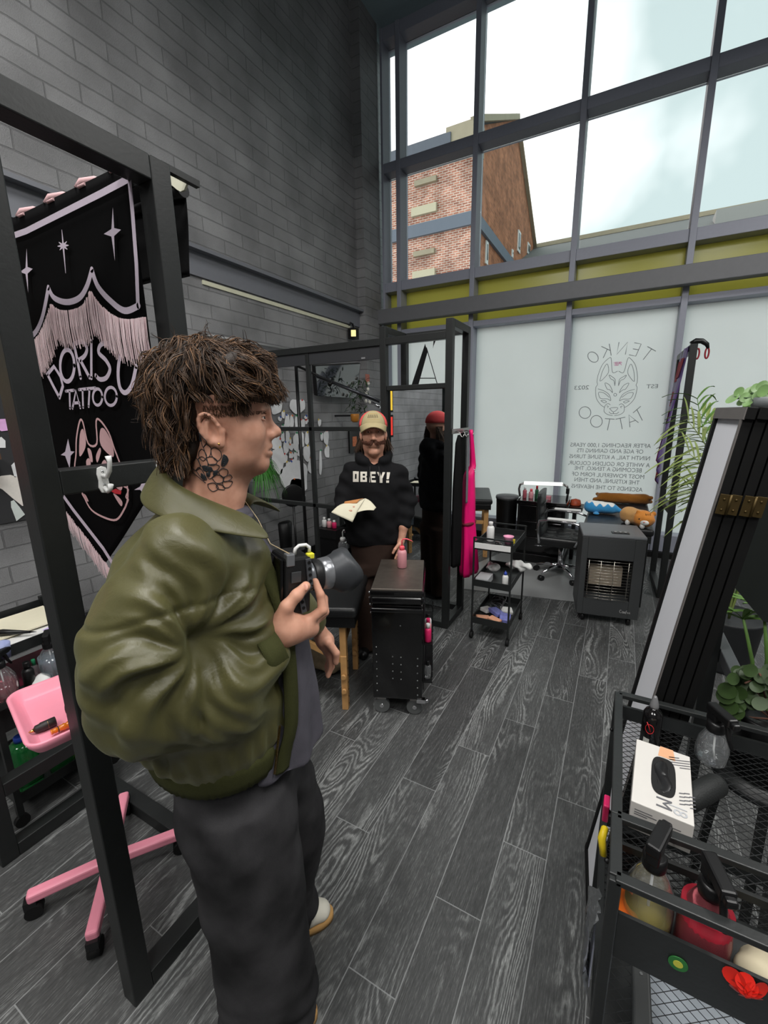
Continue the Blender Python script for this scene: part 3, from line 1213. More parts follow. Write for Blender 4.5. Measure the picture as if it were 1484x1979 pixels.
# ================================================================ lamps above the view: LED panels added for fill, tube mirrored in the glazing
DIFF = mat('fill_panel_diffuser', (255, 252, 245), .5, emis=1.6)
for k, p in enumerate(FILL_PANELS):
    t = thing('fill_panel', 'added square white LED fill panel hung high above the room, above the picture', 'ceiling light', p, 0, 'added LED fill panels')
    mb = MB()
    mb.bx(p[0] - .6, p[0] + .6, p[1] - .6, p[1] + .6, p[2], p[2] + .05)
    mb.build('housing', WHITE, t)
    mb = MB().bx(p[0] - .58, p[0] + .58, p[1] - .58, p[1] + .58, p[2] - .008, p[2])
    mb.build('diffuser', DIFF, t)
    for a in (-.5, .5):
        for b_ in (-.5, .5):
            MB().cyl((p[0] + a, p[1] + b_, p[2] + .05), (p[0] + a, p[1] + b_, ZC), .003, n=6).build('suspension_wire', CHROME, t)
t = thing('tube_light', 'long white fluorescent tube hung high above the booths', 'ceiling light', (-.55, 2.3, 5.62))
mb = MB().cyl((-1.03, 1.8, 5.62), (-.05, 2.8, 5.63), .02, n=12)
mb.build('tube', mat('lit_tube', (255, 255, 255), .5, emis=26, ecol=(255, 255, 255)), t)
mb = MB().bar((-1.03, 1.8, 5.66), (-.05, 2.8, 5.67), .06, .04)
mb.build('fitting', WHITE, t)
MB().cyl((-1.0, 1.83, 5.67), (-1.0, 1.83, ZC - .004), .004, n=6).build('suspension_wire', CHROME, t)
MB().cyl((-.08, 2.77, 5.67), (-.08, 2.77, ZC - .004), .004, n=6).build('suspension_wire', CHROME, t)
# emergency spot on the left wall
p = PX(683, 645, 0, -3.12)
t = thing('wall_spotlight', 'small black wall spotlight with a warm lit face by the corner column', 'wall light', p)
mb = MB().box(p, (.10, .10, .13))
mb.tube([p + Vector((0, 0, .07)), p + Vector((-.02, .02, .12)), p + Vector((-.05, .02, .14)), p + Vector((-.08, 0, .1))], .012, 8)
mb.build('housing', BLACKP, t, .01)
mb = MB().box(p + Vector((.035, -.055, -.005)), (.06, .012, .075), (0, 0, R(30)))
mb.build('lamp_face', mat('warm_lamp_face', (255, 236, 160), .5, emis=.8), t)
# ================================================================ the man in front, in profile, holding a camera
B1 = np.array([-.66, .72, 0.0])
ER = np.array([.73715, .67572, 0.0])      # his forward
EC = np.array([.67572, -.73715, 0.0])     # his right-hand side, towards the aisle
EZ = np.array([0, 0, 1.0])
FR1 = (B1, ER, EC, EZ)


def m1(r, c, z):
    return Vector(B1 + r * ER + c * EC + z * EZ)


def skin_material(name, chin, rad):
    m = bpy.data.materials.new(name)
    nt, b = nodes_of(m)
    g = nt.nodes.new('ShaderNodeNewGeometry')
    d = nt.nodes.new('ShaderNodeVectorMath')
    d.operation = 'DISTANCE'
    nt.links.new(g.outputs['Position'], d.inputs[0])
    d.inputs[1].default_value = chin
    k = nt.nodes.new('ShaderNodeMapRange')
    k.inputs['From Min'].default_value = rad * .55
    k.inputs['From Max'].default_value = rad
    k.inputs['To Min'].default_value = 1
    k.inputs['To Max'].default_value = 0
    nt.links.new(d.outputs['Value'], k.inputs['Value'])
    fine = noise(nt, g.outputs['Position'], 900, 3, 0, .7)
    mott = noise(nt, g.outputs['Position'], 45, 4)
    base = ramp(nt, mott, [(.3, lin((200, 146, 122))), (.7, lin((216, 163, 139)))])
    stub = mnode(nt, 'MULTIPLY', k.outputs[0], mnode(nt, 'ADD', mnode(nt, 'MULTIPLY', fine, .40), .04))
    nt.links.new(mixc(nt, stub, base, lin((122, 88, 68))), b.inputs['Base Color'])
    b.inputs['Roughness'].default_value = .48
    b.inputs['Specular IOR Level'].default_value = .35
    b.inputs['Subsurface Weight'].default_value = .12
    b.inputs['Subsurface Radius'].default_value = (.012, .005, .003)
    b.inputs['Subsurface Scale'].default_value = .5
    nt.links.new(bumpn(nt, fine, .12, .001), b.inputs['Normal'])
    return m


SK1 = skin_material('skin_with_stubble', m1(-.030, 0, 1.556), .075)
# ---- head and neck (fine)
head = [
    F_ell((-.120, 0, 1.684), (.096, .076, .094), k=.03),
    F_ell((-.082, 0, 1.632), (.060, .058, .078), k=.04),
    F_caps((-.120, .050, 1.585), (-.048, .016, 1.552), .020, .017, k=.03),
    F_caps((-.120, -.050, 1.585), (-.048, -.016, 1.552), .020, .017, k=.03),
    F_ell((-.043, 0, 1.553), (.017, .022, .017), k=.03),
    F_ell((-.072, .040, 1.592), (.034, .018, .034), k=.03),
    F_ell((-.072, -.040, 1.592), (.034, .018, .034), k=.03),
    F_ell((-.052, .042, 1.622), (.022, .020, .022), k=.03),
    F_ell((-.052, -.042, 1.622), (.022, .020, .022), k=.03),
    F_caps((-.034, .036, 1.665), (-.024, .010, 1.664), .010, .011, k=.02),
    F_caps((-.034, -.036, 1.665), (-.024, -.010, 1.664), .010, .011, k=.02),
    F_caps((-.027, 0, 1.655), (-.004, 0, 1.621), .0085, .0105, k=.014),
    F_ell((-.003, 0, 1.617), (.0125, .011, .0105), k=.010),
    F_ell((-.014, .012, 1.611), (.011, .008, .008), k=.008),
    F_ell((-.014, -.012, 1.611), (.011, .008, .008), k=.008),
    F_ell((-.030, 0, 1.590), (.016, .022, .014), k=.02),
    F_caps((-.026, .020, 1.578), (-.0175, .004, 1.586), .0045, .0055, k=.008),
    F_caps((-.026, -.020, 1.578), (-.0175, -.004, 1.586), .0045, .0055, k=.008),
    F_caps((-.027, .018, 1.574), (-.0195, 0, 1.5725), .0055, .0065, k=.008),
    F_caps((-.027, -.018, 1.574), (-.0195, 0, 1.5725), .0055, .0065, k=.008),
    F_sub(F_caps((-.018, .020, 1.5785), (-.012, 0, 1.5795), .0022, .0022, k=.004)),
    F_sub(F_caps((-.018, -.020, 1.5785), (-.012, 0, 1.5795), .0022, .0022, k=.004)),
    F_sub(F_ell((-.018, .030, 1.648), (.012, .014, .010), k=.014)),
    F_sub(F_ell((-.018, -.030, 1.648), (.012, .014, .010), k=.014)),
    F_ell((-.036, .031, 1.648), (.0128, .0128, .0128), k=.006),
    F_ell((-.036, -.031, 1.648), (.0128, .0128, .0128), k=.006),
    F_caps((-.155, 0, 1.40), (-.128, 0, 1.58), .066, .058, k=.04),
    F_caps((-.155, .03, 1.42), (-.13, .052, 1.56), .024, .018, k=.03),
    F_caps((-.098, 0, 1.49), (-.086, 0, 1.53), .018, .016, k=.03),
]
for s_ in (1, -1):
    cc = .0745 * s_
    T = lambda a, rr, rz_: (-.123 + rr * math.cos(a) - .008 * math.sin(a), cc + .010 * s_ + .004 * s_ * math.sin(a), 1.627 + rz_ * math.sin(a))
    head.append(F_ell((-.122, cc + .004 * s_, 1.626), (.018, .010, .030), (0, R(-10) * 1, 0), k=.010))
    head.append(F_sub(F_ell((-.118, cc + .013 * s_, 1.624), (.0115, .0085, .019), (0, R(-10), 0), k=.006)))
    an = [R(a) for a in range(-60, 241, 25)]
    rim = [T(a, .0185, .0305) for a in an]
    for q0, q1 in zip(rim[:-1], rim[1:]):
        head.append(F_caps(q0, q1, .0037, .0037, k=.004))
    head.append(F_ell((-.107, cc + .008 * s_, 1.600), (.008, .006, .009), k=.008))
    head.append(F_caps((-.100, cc + .004 * s_, 1.626), (-.104, cc + .006 * s_, 1.614), .005, .004, k=.006))
    head.append(F_caps((-.128, cc + .010 * s_, 1.640), (-.130, cc + .011 * s_, 1.612), .0030, .0032, k=.004))
hd = blob_data(head, .0026, frame=FR1, smooth=2)
# ---- trunk and limbs under the clothes (coarse)
trunk = [F_loft([(.98, -.16, 0, .10, .13), (1.1, -.17, 0, .10, .15), (1.3, -.18, 0, .11, .17), (1.42, -.17, 0, .08, .13)], .05),
         F_caps((-.155, 0, 1.38), (-.14, 0, 1.50), .06, .055),
         F_caps((-.18, .15, 1.38), (-.25, .19, 1.15), .045, .04, k=.05), F_caps((-.25, .19, 1.15), (-.05, .12, 1.18), .04, .028),
         F_caps((-.18, -.15, 1.38), (-.12, -.22, 1.12), .045, .04, k=.05), F_caps((-.12, -.22, 1.12), (.055, -.22, 1.03), .04, .026),
         F_caps((-.16, .0, 1.0), (-.16, .0, .90), .09, .08, k=.05), F_caps((-.15, .06, .84), (-.13, .08, .10), .065, .04, k=.05), F_caps((-.13, -.08, .84), (-.09, -.14, .10), .065, .04, k=.05)]
td = blob_data(trunk, .012, frame=FR1, smooth=1)
# ---- right hand round the camera
W_ = (-.05, .118, 1.178)
rh = [F_caps(W_, (.0, .114, 1.205), .026, .030, (1, .8, 1), .02),
      F_caps((-.005, .108, 1.212), (.038, .090, 1.200), .028, .020, k=.02),
      F_caps((-.005, .112, 1.200), (.045, .088, 1.186), .022, .016, k=.02),
      F_caps((-.022, .118, 1.222), (-.004, .122, 1.262), .021, .0150, k=.016),      # thumb
      F_caps((-.004, .122, 1.262), (.018, .118, 1.284), .0142, .0128, k=.006),
      F_caps((.018, .118, 1.284), (.038, .110, 1.299), .0125, .0102, k=.006),
      F_caps((.034, .096, 1.208), (.072, .098, 1.234), .0125, .0108, k=.010),       # index
      F_caps((.072, .098, 1.234), (.069, .092, 1.268), .0105, .0092, k=.004),
      F_caps((.069, .092, 1.268), (.060, .082, 1.296), .0092, .0078, k=.004),
      F_caps((.042, .080, 1.196), (.078, .070, 1.216), .0120, .0104, k=.008),       # middle, ring, little: under the body
      F_caps((.078, .070, 1.216), (.080, .052, 1.240), .0102, .0088, k=.004),
      F_caps((.080, .052, 1.240), (.070, .040, 1.252), .0088, .0076, k=.004),
      F_caps((.044, .066, 1.187), (.074, .046, 1.196), .0115, .0098, k=.008),
      F_caps((.074, .046, 1.196), (.076, .026, 1.212), .0096, .0084, k=.004),
      F_caps((.044, .056, 1.180), (.066, .028, 1.182), .0105, .0088, k=.008),
      F_caps((.066, .028, 1.182), (.066, .010, 1.192), .0086, .0074, k=.004)]
rd = blob_data(rh, .0020, frame=FR1, smooth=2)
# ---- left hand hanging
lh = [F_caps((.060, -.222, 1.030), (.080, -.222, .985), .022, .026, (1, 1, 1), .02),
      F_caps((.082, -.214, .985), (.094, -.206, .945), .022, .015, k=.015),
      F_caps((.078, -.232, .985), (.086, -.236, .940), .022, .014, k=.015)]
for q, (dc, ln) in enumerate(((-.200, .034), (-.216, .040), (-.231, .038), (-.245, .030))):
    a = (.088 + .004 * (q < 2), dc, .942)
    b_ = (.094, dc + .002, .942 - ln)
    e_ = (.082, dc + .004, .942 - ln - .028)
    lh += [F_caps(a, b_, .0102, .009, k=.006), F_caps(b_, e_, .0088, .0072, k=.004)]
lh += [F_caps((.088, -.192, .992), (.108, -.184, .960), .013, .0115, k=.01), F_caps((.108, -.184, .960), (.106, -.184, .930), .011, .009, k=.004)]
ld = blob_data(lh, .0024, frame=(B1 + ER * .020 + EZ * -.004, ER, EC, EZ), smooth=2)
man1 = join_data([hd, td, rd, ld]).build('person', SK1)
tag(man1, 'man in green bomber jacket and wide black jeans holding a camera in profile', 'person')

# ---- thumb nail
mb = MB()
mb.ell(m1(.037, .1205, 1.3005), (.0065, .0075, .0022), Matrix((ER, EC, EZ)).transposed() @ Euler((R(-72), R(-28), R(35))).to_matrix(), 12, 8)
mb.build('nail', mat('fingernail', (228, 170, 150), .3, var=.02), man1)

# ---- eyes
for s_ in (1, -1):
    e = MB().ell(m1(-.0335, .031 * s_, 1.648), .0117, None, 20, 14).build('eye', mat('eye_white', (225, 218, 212), .2, var=.02), man1)
    MB().ell(m1(-.0225, .0312 * s_, 1.6475), (.0022, .0052, .0052), Matrix((ER, EC, EZ)).transposed(), 14, 8).build('iris', mat('brown_iris', (66, 52, 40), .15), e)
    # lids
    for up_, z_ in ((1, 1.6535), (-1, 1.6435)):
        pts = [m1(-.0345 + .0122 * math.cos(a), (.031 + .0128 * math.sin(a)) * s_, z_ - up_ * .004 * (1 - math.cos(a))) for a in [R(q) for q in range(-75, 76, 15)]]
        MB().tube(pts, .0024, 6).build('eyelid', SK1, man1)

# ---- hair: base volume and curly locks
HAIRD = mat('dark_brown_hair', (40, 29, 21), .55, 0, .35, .3, 60, .3, 400)
HAIRM = mat('brown_hair', (76, 54, 37), .5, 0, .45, .3, 60)
HAIRL = mat('light_brown_hair', (118, 86, 58), .5, 0, .45, .3, 60)
hv = [F_ell((-.122, 0, 1.728), (.112, .090, .072), k=.03), F_ell((-.048, 0, 1.724), (.050, .070, .042), k=.03),
      F_ell((-.024, .012, 1.706), (.022, .048, .020), (0, R(15), 0), k=.02),
      F_ell((-.186, 0, 1.690), (.044, .080, .074), k=.03), F_ell((-.180, 0, 1.610), (.042, .066, .058), k=.03),
      F_ell((-.178, 0, 1.585), (.032, .060, .030), k=.03),
  F_caps((-.17, .068, 1.68), (-.172, .064, 1.62), .018, .014, k=.02)]
hair_cut = []
V, Fc = blob_data(hv, .006, disp=lambda V: .006 * vnoise(V, 75, 3) + .004 * vnoise(V, 150, 5), smooth=1)
VN = vnormals(V, Fc)
mb = MB()
for p in V:
    mb.v.append(tuple(B1 + p[0] * ER + p[1] * EC + p[2] * EZ))
mb.f = [tuple(int(i) for i in f[::-1]) for f in Fc]
mb.mi = [0] * len(Fc)
mb.sm = [True] * len(Fc)
ok = np.array([i for i in range(len(V)) if not (V[i, 2] < 1.66 and V[i, 0] > -.15 and V[i, 0] < -.06)])
crown = np.array([-.140, 0.01, 1.80])
rs = np.random.RandomState(5)


def lock(p, d, n_, L_, curl, fq, ph, lift, drop, nh, spread, r0, cut_fn):
    """a lock of nh hairs sharing one wavy path"""
    side = np.cross(d, n_)
    side /= (np.linalg.norm(side) + 1e-6)
    for h_ in range(nh):
        o_ = rs.normal(size=3) * spread
        ll = L_ * rs.uniform(.8, 1.1)
        pp = rs.normal() * .35
        pts, rad = [], []
        for k in range(10):
            t = k / 9
            x_ = p + o_ * (1 - .45 * t) + d * ll * t + n_ * (lift * math.sin(t * 2.4)) - np.array([0, 0, drop * t * t])
            x_ = x_ + (side * math.sin(ph + pp + fq * t) + n_ * math.cos(ph + pp + fq * t) * .6) * curl * (t ** .7)
            if cut_fn(x_):
                break
            pts.append(Vector(B1 + x_[0] * ER + x_[1] * EC + x_[2] * EZ))
            rad.append(r0 * (1.0 - .85 * t ** 2) + .00012)
        if len(pts) > 3:
            mb.m = rs.choice([0, 0, 0, 1, 1, 2], p=[.12, .12, .11, .25, .22, .18])
            mb.tube(pts, rad, 4, False)


def keep_clear(x_):
    return x_[0] > .012 or x_[0] < -.268 or (x_[2] < 1.676 and -.150 < x_[0] < -.074 and abs(x_[1]) > .04) or (x_[0] > -.166 and x_[2] < 1.605) or x_[2] < 1.545 + .012 * math.sin(x_[1] * 150 + x_[0] * 90) or (x_[0] > -.062 and x_[2] < 1.681 + .009 * math.sin(x_[1] * 170 + x_[0] * 60))


for q in range(1000):
    i = rs.choice(ok)
    p = V[i].copy()
    n_ = VN[i]
    d = p - crown
    d = d - n_ * d.dot(n_)
    d /= (np.linalg.norm(d) + 1e-6)
    d = d + rs.normal(size=3) * .55
    if p[0] > -.12 and p[2] > 1.70:
        d = d + np.array([.45, 0, 0])
    d = d - n_ * d.dot(n_) * .85
    d[2] -= .35
    d /= np.linalg.norm(d)
    lock(p - n_ * .004, d, n_, rs.uniform(.040, .072), rs.uniform(.005, .013), rs.uniform(3, 6.5), rs.uniform(0, 6.28), rs.uniform(.004, .020), .016, 9, .0042, .00075, keep_clear)
# stray hairs
for q in range(120):
    i = rs.choice(ok)
    n_ = VN[i]
    d = n_ * .5 + rs.normal(size=3) * .6
    d /= np.linalg.norm(d)
    lock(V[i].copy(), d, n_, rs.uniform(.03, .055), .006, rs.uniform(2, 5), rs.uniform(0, 6), .01, .012, 2, .003, .0005, keep_clear)
# fringe falling on the forehead, with a longer lock before the temple
for q in range(70):
    t0 = rs.uniform(-1, 1)
    p = np.array([-.060 + .048 * math.sqrt(max(0, 1 - t0 * t0)) + rs.uniform(-.010, .010), .060 * t0, 1.722 + rs.uniform(-.012, .020)])
    d = np.array([.45 + rs.normal() * .25, rs.normal() * .3 + .15 * t0, -1.0])
    d /= np.linalg.norm(d)
    lock(p, d, np.array([.9, 0, .2]), rs.uniform(.034, .052), rs.uniform(.003, .007), rs.uniform(2.5, 5), rs.uniform(0, 6.28), .010, .004, 8, .0036, .0007, lambda x_: x_[2] < 1.677 + .010 * math.sin(x_[1] * 170))
for q in range(16):
    p = np.array([-.072 + rs.uniform(-.012, .016), .064 + rs.uniform(-.006, .006), 1.690 + rs.uniform(-.008, .008)])
    lock(p, np.array([.28, .05, -1.0]), np.array([0, 1, .1]), rs.uniform(.030, .044), .004, 3, rs.uniform(0, 6), .004, .0, 8, .0034, .0007, lambda x_: x_[2] < 1.650)
mb.build('hair', [HAIRD, HAIRM, HAIRL], man1)
# shaved side, brows
tree1 = BVHTree.FromPolygons([Vector(p) for p in hd[0]], [tuple(int(i) for i in f) for f in hd[1]])


def ray_px(tree, x, y):
    d = (CR * ((x - 742) / FPX) - CU * ((y - 989.5) / FPX) + _f).normalized()
    h_ = tree.ray_cast(Vector((0, 0, EYE)), d)
    return (h_[0] + h_[1] * .0008) if h_[0] is not None else None


mb = MB()
for q in range(900):
    x = rs.uniform(392, 462)
    y = rs.uniform(782, 815)
    if y > 812 - (x - 440) * .3 and x > 440:
        continue
    if y > 803 + (440 - x) * .10:
        continue
    p = ray_px(tree1, x, y)
    if p is None:
        continue
    mb.tube([p - Vector((0, 0, .001)), p + Vector(ER * .0012) + Vector((0, 0, -.0045))], [.00045, .0002], 3, False)
for q in range(110):
    x = rs.uniform(484, 514)
    p = ray_px(tree1, x, 799 - (x - 488) * .10 + rs.uniform(-3, 3))
    if p is not None:
        mb.tube([p, p + Vector(EC * -.003) + Vector((0, 0, .002))], [.0006, .0002], 3, False)
mb.build('shaved_hair', HAIRM, man1)
# ---- neck tattoo: peony outlines lying on the skin
INKT = mat('tattoo_ink', (38, 42, 46), .6)
mb = MB()


def tattoo(lst, pen=.00072, tree=tree1):
    run = []
    for x, y in smooth2(lst, 5):
        p = ray_px(tree, x, y)
        if p is None:
            if len(run) > 1:
                mb.tube(run, pen, 5)
            run = []
        else:
            run.append(p)
    if len(run) > 1:
        mb.tube(run, pen, 5)


def tz(lst):
    return [(260 + x * .2022, 640 + y * .2022) for x, y in lst]


for l_ in ([(610, 960), (640, 1000), (690, 1060), (660, 1110), (640, 1060), (610, 960)], [(660, 1110), (690, 1080), (730, 1120), (720, 1190), (690, 1200), (660, 1110)],
           [(730, 1130), (770, 1110), (820, 1150), (830, 1200), (790, 1240), (740, 1190), (730, 1130)], [(620, 1150), (650, 1130), (690, 1190), (660, 1240), (620, 1200), (620, 1150)],
           [(690, 1210), (740, 1200), (790, 1240), (760, 1280), (710, 1270), (690, 1210)], [(610, 1220), (650, 1200), (700, 1250), (690, 1310), (640, 1290), (610, 1220)],
           [(540, 1240), (590, 1210), (630, 1290), (590, 1330), (550, 1300), (540, 1240)], [(590, 1330), (620, 1300), (660, 1350), (690, 1420), (640, 1400), (590, 1330)],
           [(620, 1310), (650, 1330), (680, 1400), (660, 1430)], [(700, 1280), (760, 1270), (810, 1290), (780, 1330), (720, 1330), (700, 1280)],
           [(690, 1330), (740, 1320), (760, 1370), (720, 1410), (690, 1380), (690, 1330)], [(800, 1340), (840, 1310), (890, 1330), (880, 1380), (830, 1390), (800, 1340)],
           [(740, 1400), (790, 1370), (840, 1390), (840, 1440), (780, 1450), (740, 1400)], [(860, 1390), (910, 1370), (930, 1400), (890, 1430), (850, 1430), (860, 1390)],
           [(840, 1440), (890, 1430), (935, 1440), (900, 1490), (850, 1490), (840, 1440)], [(790, 1460), (840, 1470), (860, 1510), (810, 1510), (780, 1490), (790, 1460)],
           [(700, 1460), (760, 1450), (800, 1500), (750, 1530), (710, 1500), (700, 1460)], [(500, 1260), (540, 1290), (560, 1340)], [(560, 1350), (620, 1400), (680, 1450)]):
    tattoo(tz(l_))
for l_ in ([(600, 970), (625, 1000), (640, 1050), (612, 1030), (600, 970)], [(650, 1290), (690, 1290), (700, 1330), (665, 1330), (650, 1290)], [(760, 1340), (790, 1335), (780, 1370), (755, 1370), (760, 1340)], [(640, 1360), (665, 1380), (672, 1420), (645, 1400), (640, 1360)], [(850, 1180), (880, 1200), (890, 1240), (850, 1290), (830, 1270), (850, 1180)], [(700, 1300), (730, 1300), (740, 1330), (710, 1340), (700, 1300)], [(690, 1360), (720, 1350), (710, 1390), (690, 1360)]):
    for s_ in (1.0, .75, .5, .25):
        c_ = np.mean(l_, 0)
        tattoo(tz([tuple(c_ + (np.array(q) - c_) * s_) for q in l_]), .0012)
mb.build('neck_tattoo', INKT, man1)
p = ray_px(tree1, 423, 858)
if p is not None:
    MB().ell(p, .0022, None, 10, 8).build('ear_stud', mat('gold', (230, 190, 110), .2, 1.0), man1)

# ---- jacket
def jacket_material():
    m = bpy.data.materials.new('olive_nylon')
    nt, b = nodes_of(m)
    g = nt.nodes.new('ShaderNodeNewGeometry')
    n = noise(nt, g.outputs['Position'], 14, 4)
    nt.links.new(ramp(nt, n, [(.3, lin((66, 64, 34))), (.7, lin((76, 73, 40)))]), b.inputs['Base Color'])
    b.inputs['Roughness'].default_value = .45
    b.inputs['Specular IOR Level'].default_value = .5
    b.inputs['Sheen Weight'].default_value = .12
    b.inputs['Sheen Tint'].default_value = (.7, .75, .45, 1)
    w_ = noise(nt, g.outputs['Position'], 30, 5, .6, .6)
    nt.links.new(bumpn(nt, w_, .18, .008), b.inputs['Normal'])
    return m


NYLON = jacket_material()
RIB = mat('olive_rib_knit', (58, 60, 32), .85, 0, .2, .15, 90, .35, 500)
jk = [
    F_loft([(.905, -.172, 0, .150, .172), (.95, -.180, 0, .182, .192), (1.03, -.186, 0, .192, .204), (1.15, -.188, 0, .192, .210), (1.30, -.190, 0, .185, .212), (1.38, -.186, 0, .160, .185), (1.43, -.172, 0, .115, .13), (1.46, -.160, 0, .090, .085)], .03),
    F_caps((-.185, .140, 1.395), (-.255, .182, 1.250), .080, .098, k=.05),
    F_caps((-.255, .182, 1.250), (-.262, .188, 1.150), .100, .098, k=.05),
    F_caps((-.262, .188, 1.150), (-.140, .165, 1.120), .100, .088, k=.04),
    F_caps((-.140, .165, 1.128), (-.060, .130, 1.172), .082, .050, k=.04),
    F_caps((-.185, -.140, 1.395), (-.130, -.215, 1.15), .080, .085, k=.05),
    F_caps((-.130, -.215, 1.17), (.005, -.222, 1.10), .085, .066, k=.04),
    F_caps((.005, -.222, 1.10), (.060, -.222, 1.050), .060, .046, k=.03),
]


def jcut(F, X, Y, Z):
    """open front and neck hole"""
    zi = np.array([.87, .98, 1.15, 1.30, 1.38, 1.43, 1.50])
    ri = np.interp(Z, zi, [-.10, -.09, -.085, -.09, -.10, -.115, -.13])
    cn = np.interp(Z, zi, [.105, .100, .090, .085, .07, .055, .05])
    cf = np.interp(Z, zi, [-.15, -.15, -.14, -.125, -.11, -.08, -.07])
    d = np.maximum(np.maximum(ri - X, Y - cn), cf - Y)
    F = np.maximum(F, -d)
    q = np.sqrt(((X + .145) / .078) ** 2 + ((Y) / .078) ** 2)
    nk = np.maximum((q - 1) * .078, 1.42 - Z)
    return np.maximum(F, -nk)


def jdisp(V):
    r, c, z = V[:, 0], V[:, 1], V[:, 2]
    out = .0042 * vnoise(V, 22, 1) + .0022 * vnoise(V, 48, 2)
    # folds running out from the crook of the elbow
    dr, dz = r + .150, z - 1.262
    th = np.arctan2(dz, dr)
    rho = np.hypot(dr, dz)
    amp = np.clip((rho - .02) / .05, 0, 1) * np.clip((.24 - rho) / .14, 0, 1) * np.clip((c - .08) / .07, 0, 1)
    near = np.clip(1 - rho / .24, 0, 1)
    w_ = np.sin(th * 8 + 2.2 * np.sin(rho * 16) + .8 * vnoise(V, 12, 7))
    out += amp * .0095 * (np.abs(w_) ** .7 * np.sign(w_))
    out += amp * .0040 * np.sin(th * 19 + 5 * np.sin(rho * 22) + 1.5 * vnoise(V, 20, 8))
    fr_ = np.clip((r + .16) / .08, 0, 1) * np.clip((c - .02) / .06, 0, 1)
    out += fr_ * .0048 * np.sin(r * 62 + z * 34 + 2 * vnoise(V, 14, 17)) * np.clip((z - .98) / .1, 0, 1)
    bk = np.clip((-.22 - r) / .05, 0, 1) * np.clip((1.3 - z) / .1, 0, 1)
    out += bk * .004 * np.sin(z * 85 + r * 40 + 2 * vnoise(V, 16, 18))
    out -= .034 * np.exp(-((dr / .020) ** 2 + (dz / .030) ** 2)) * np.clip((c - .06) / .06, 0, 1)
    # deep crease between sleeve and body going down from the crook
    xs = r - (-.150 - .10 * (1.262 - z))
    out -= .018 * np.exp(-(xs / .013) ** 2) * np.clip((1.25 - z) / .04, 0, 1) * np.clip((z - 1.06) / .06, 0, 1) * np.clip((c - .1) / .06, 0, 1)
    # crease between chest and sleeve above the crook
    xs = r - (-.150 - .06 * (z - 1.262) / .13)
    out -= .012 * np.exp(-(xs / .012) ** 2) * np.clip((z - 1.26) / .03, 0, 1) * np.clip((1.42 - z) / .06, 0, 1) * np.clip((c - .09) / .05, 0, 1)
    # shoulder seam
    sm = z - (1.325 + .16 * (r + .27) - .9 * (r + .27) ** 2)
    out -= .0055 * np.exp(-(sm / .005) ** 2) * np.clip((c - .12) / .03, 0, 1)
    # gathers above the hem and small puckers low on the sleeve
    out += .0045 * np.sin(np.arctan2(c, r + .18) * 34) * np.exp(-((z - .965) / .03) ** 2)
    out += .004 * np.sin(r * 150 + 4 * z * 20) * np.exp(-((z - 1.065) / .03) ** 2) * np.clip((c - .14) / .05, 0, 1)
    return out


jacket = blob('jacket', jk, .0052, NYLON, man1, disp=jdisp, smooth=2, frame=FR1, cut=jcut)
# rib hem
mb = MB()
for (zz, k_) in ((0, 0),):
    rings = []
    for j, (z_, gr) in enumerate(((.950, .006), (.930, .008), (.900, .002), (.880, -.004), (.876, -.012))):
        ring = []
        n_ = 120
        for i in range(n_ + 1):
            a = R(28 + 304 * i / n_)
            rib = .0016 * math.sin(i * PI * .9)
            ring.append(m1(-.176 + (.164 + gr + rib) * math.cos(a), (.178 + gr + rib) * math.sin(a), z_ - .004 - .012 * math.cos(a)))
        rings.append(ring)
    V_l = [p for r_ in rings for p in r_]
    n1 = n_ + 1
    mb.add(V_l, [(i * n1 + j, i * n1 + j + 1, (i + 1) * n1 + j + 1, (i + 1) * n1 + j) for i in range(len(rings) - 1) for j in range(n_)], True)
hem = mb.build('rib_hem', RIB, man1)
so = hem.modifiers.new('thick', 'SOLIDIFY')
so.thickness = .006
# cuffs
for ring_ in (((-.070, .136, 1.168), (-.048, .126, 1.174), (-.026, .118, 1.182)), ((.052, -.222, 1.054), (.066, -.222, 1.038), (.077, -.222, 1.022))):
    mb = MB()
    a, b_, c_ = [np.array(q) for q in ring_]
    mb.tube([m1(*a), m1(*((a + b_) / 2)), m1(*b_), m1(*((b_ + c_) / 2)), m1(*c_), m1(*(c_ + (c_ - b_) * .1))], [.060, .060, .057, .052, .044, .030] if a[1] > 0 else [.041, .040, .038, .035, .032, .026], 28)
    mb.build('cuff', RIB, man1)
# collar: folded band round the neck
def collar(side):
    mb = MB()
    ins, fold, outr = [], [], []
    n_ = 16
    for i in range(n_ + 1):
        t = i / n_
        a = R(180 - 128 * t) if side > 0 else R(180 + 140 * t)
        ca, sa = math.cos(a), math.sin(a)
        rr = .073 + .012 * t
        ins.append(m1(-.142 + rr * ca, rr * sa, 1.462 - .030 * t))
        fold.append(m1(-.142 + (rr + .006) * ca + .006 * t, (rr + .006) * sa, 1.576 - .080 * t - .036 * t * t))
        dr = .052 + .034 * t
        outr.append(m1(-.150 + (rr + dr) * ca + .026 * t ** 3, (rr + dr * .95) * sa, 1.506 - .060 * t - .036 * t * t))
    mid = [(a * .5 + b_ * .5) + Vector(EZ * .010) + (b_ - a).cross(Vector((0, 0, 1))) * 0 for a, b_ in zip(fold, outr)]
    rows_ = [ins, fold, mid, outr]
    n1 = n_ + 1
    mb.add([p for r_ in rows_ for p in r_], [(i * n1 + j, i * n1 + j + 1, (i + 1) * n1 + j + 1, (i + 1) * n1 + j) for i in range(3) for j in range(n_)], True)
    o = mb.build('collar', NYLON, man1)
    s = o.modifiers.new('thick', 'SOLIDIFY')
    s.thickness = .007
    s.offset = 0
    b_ = o.modifiers.new('sub', 'SUBSURF')
    b_.levels = b_.render_levels = 2


collar(1)
collar(-1)
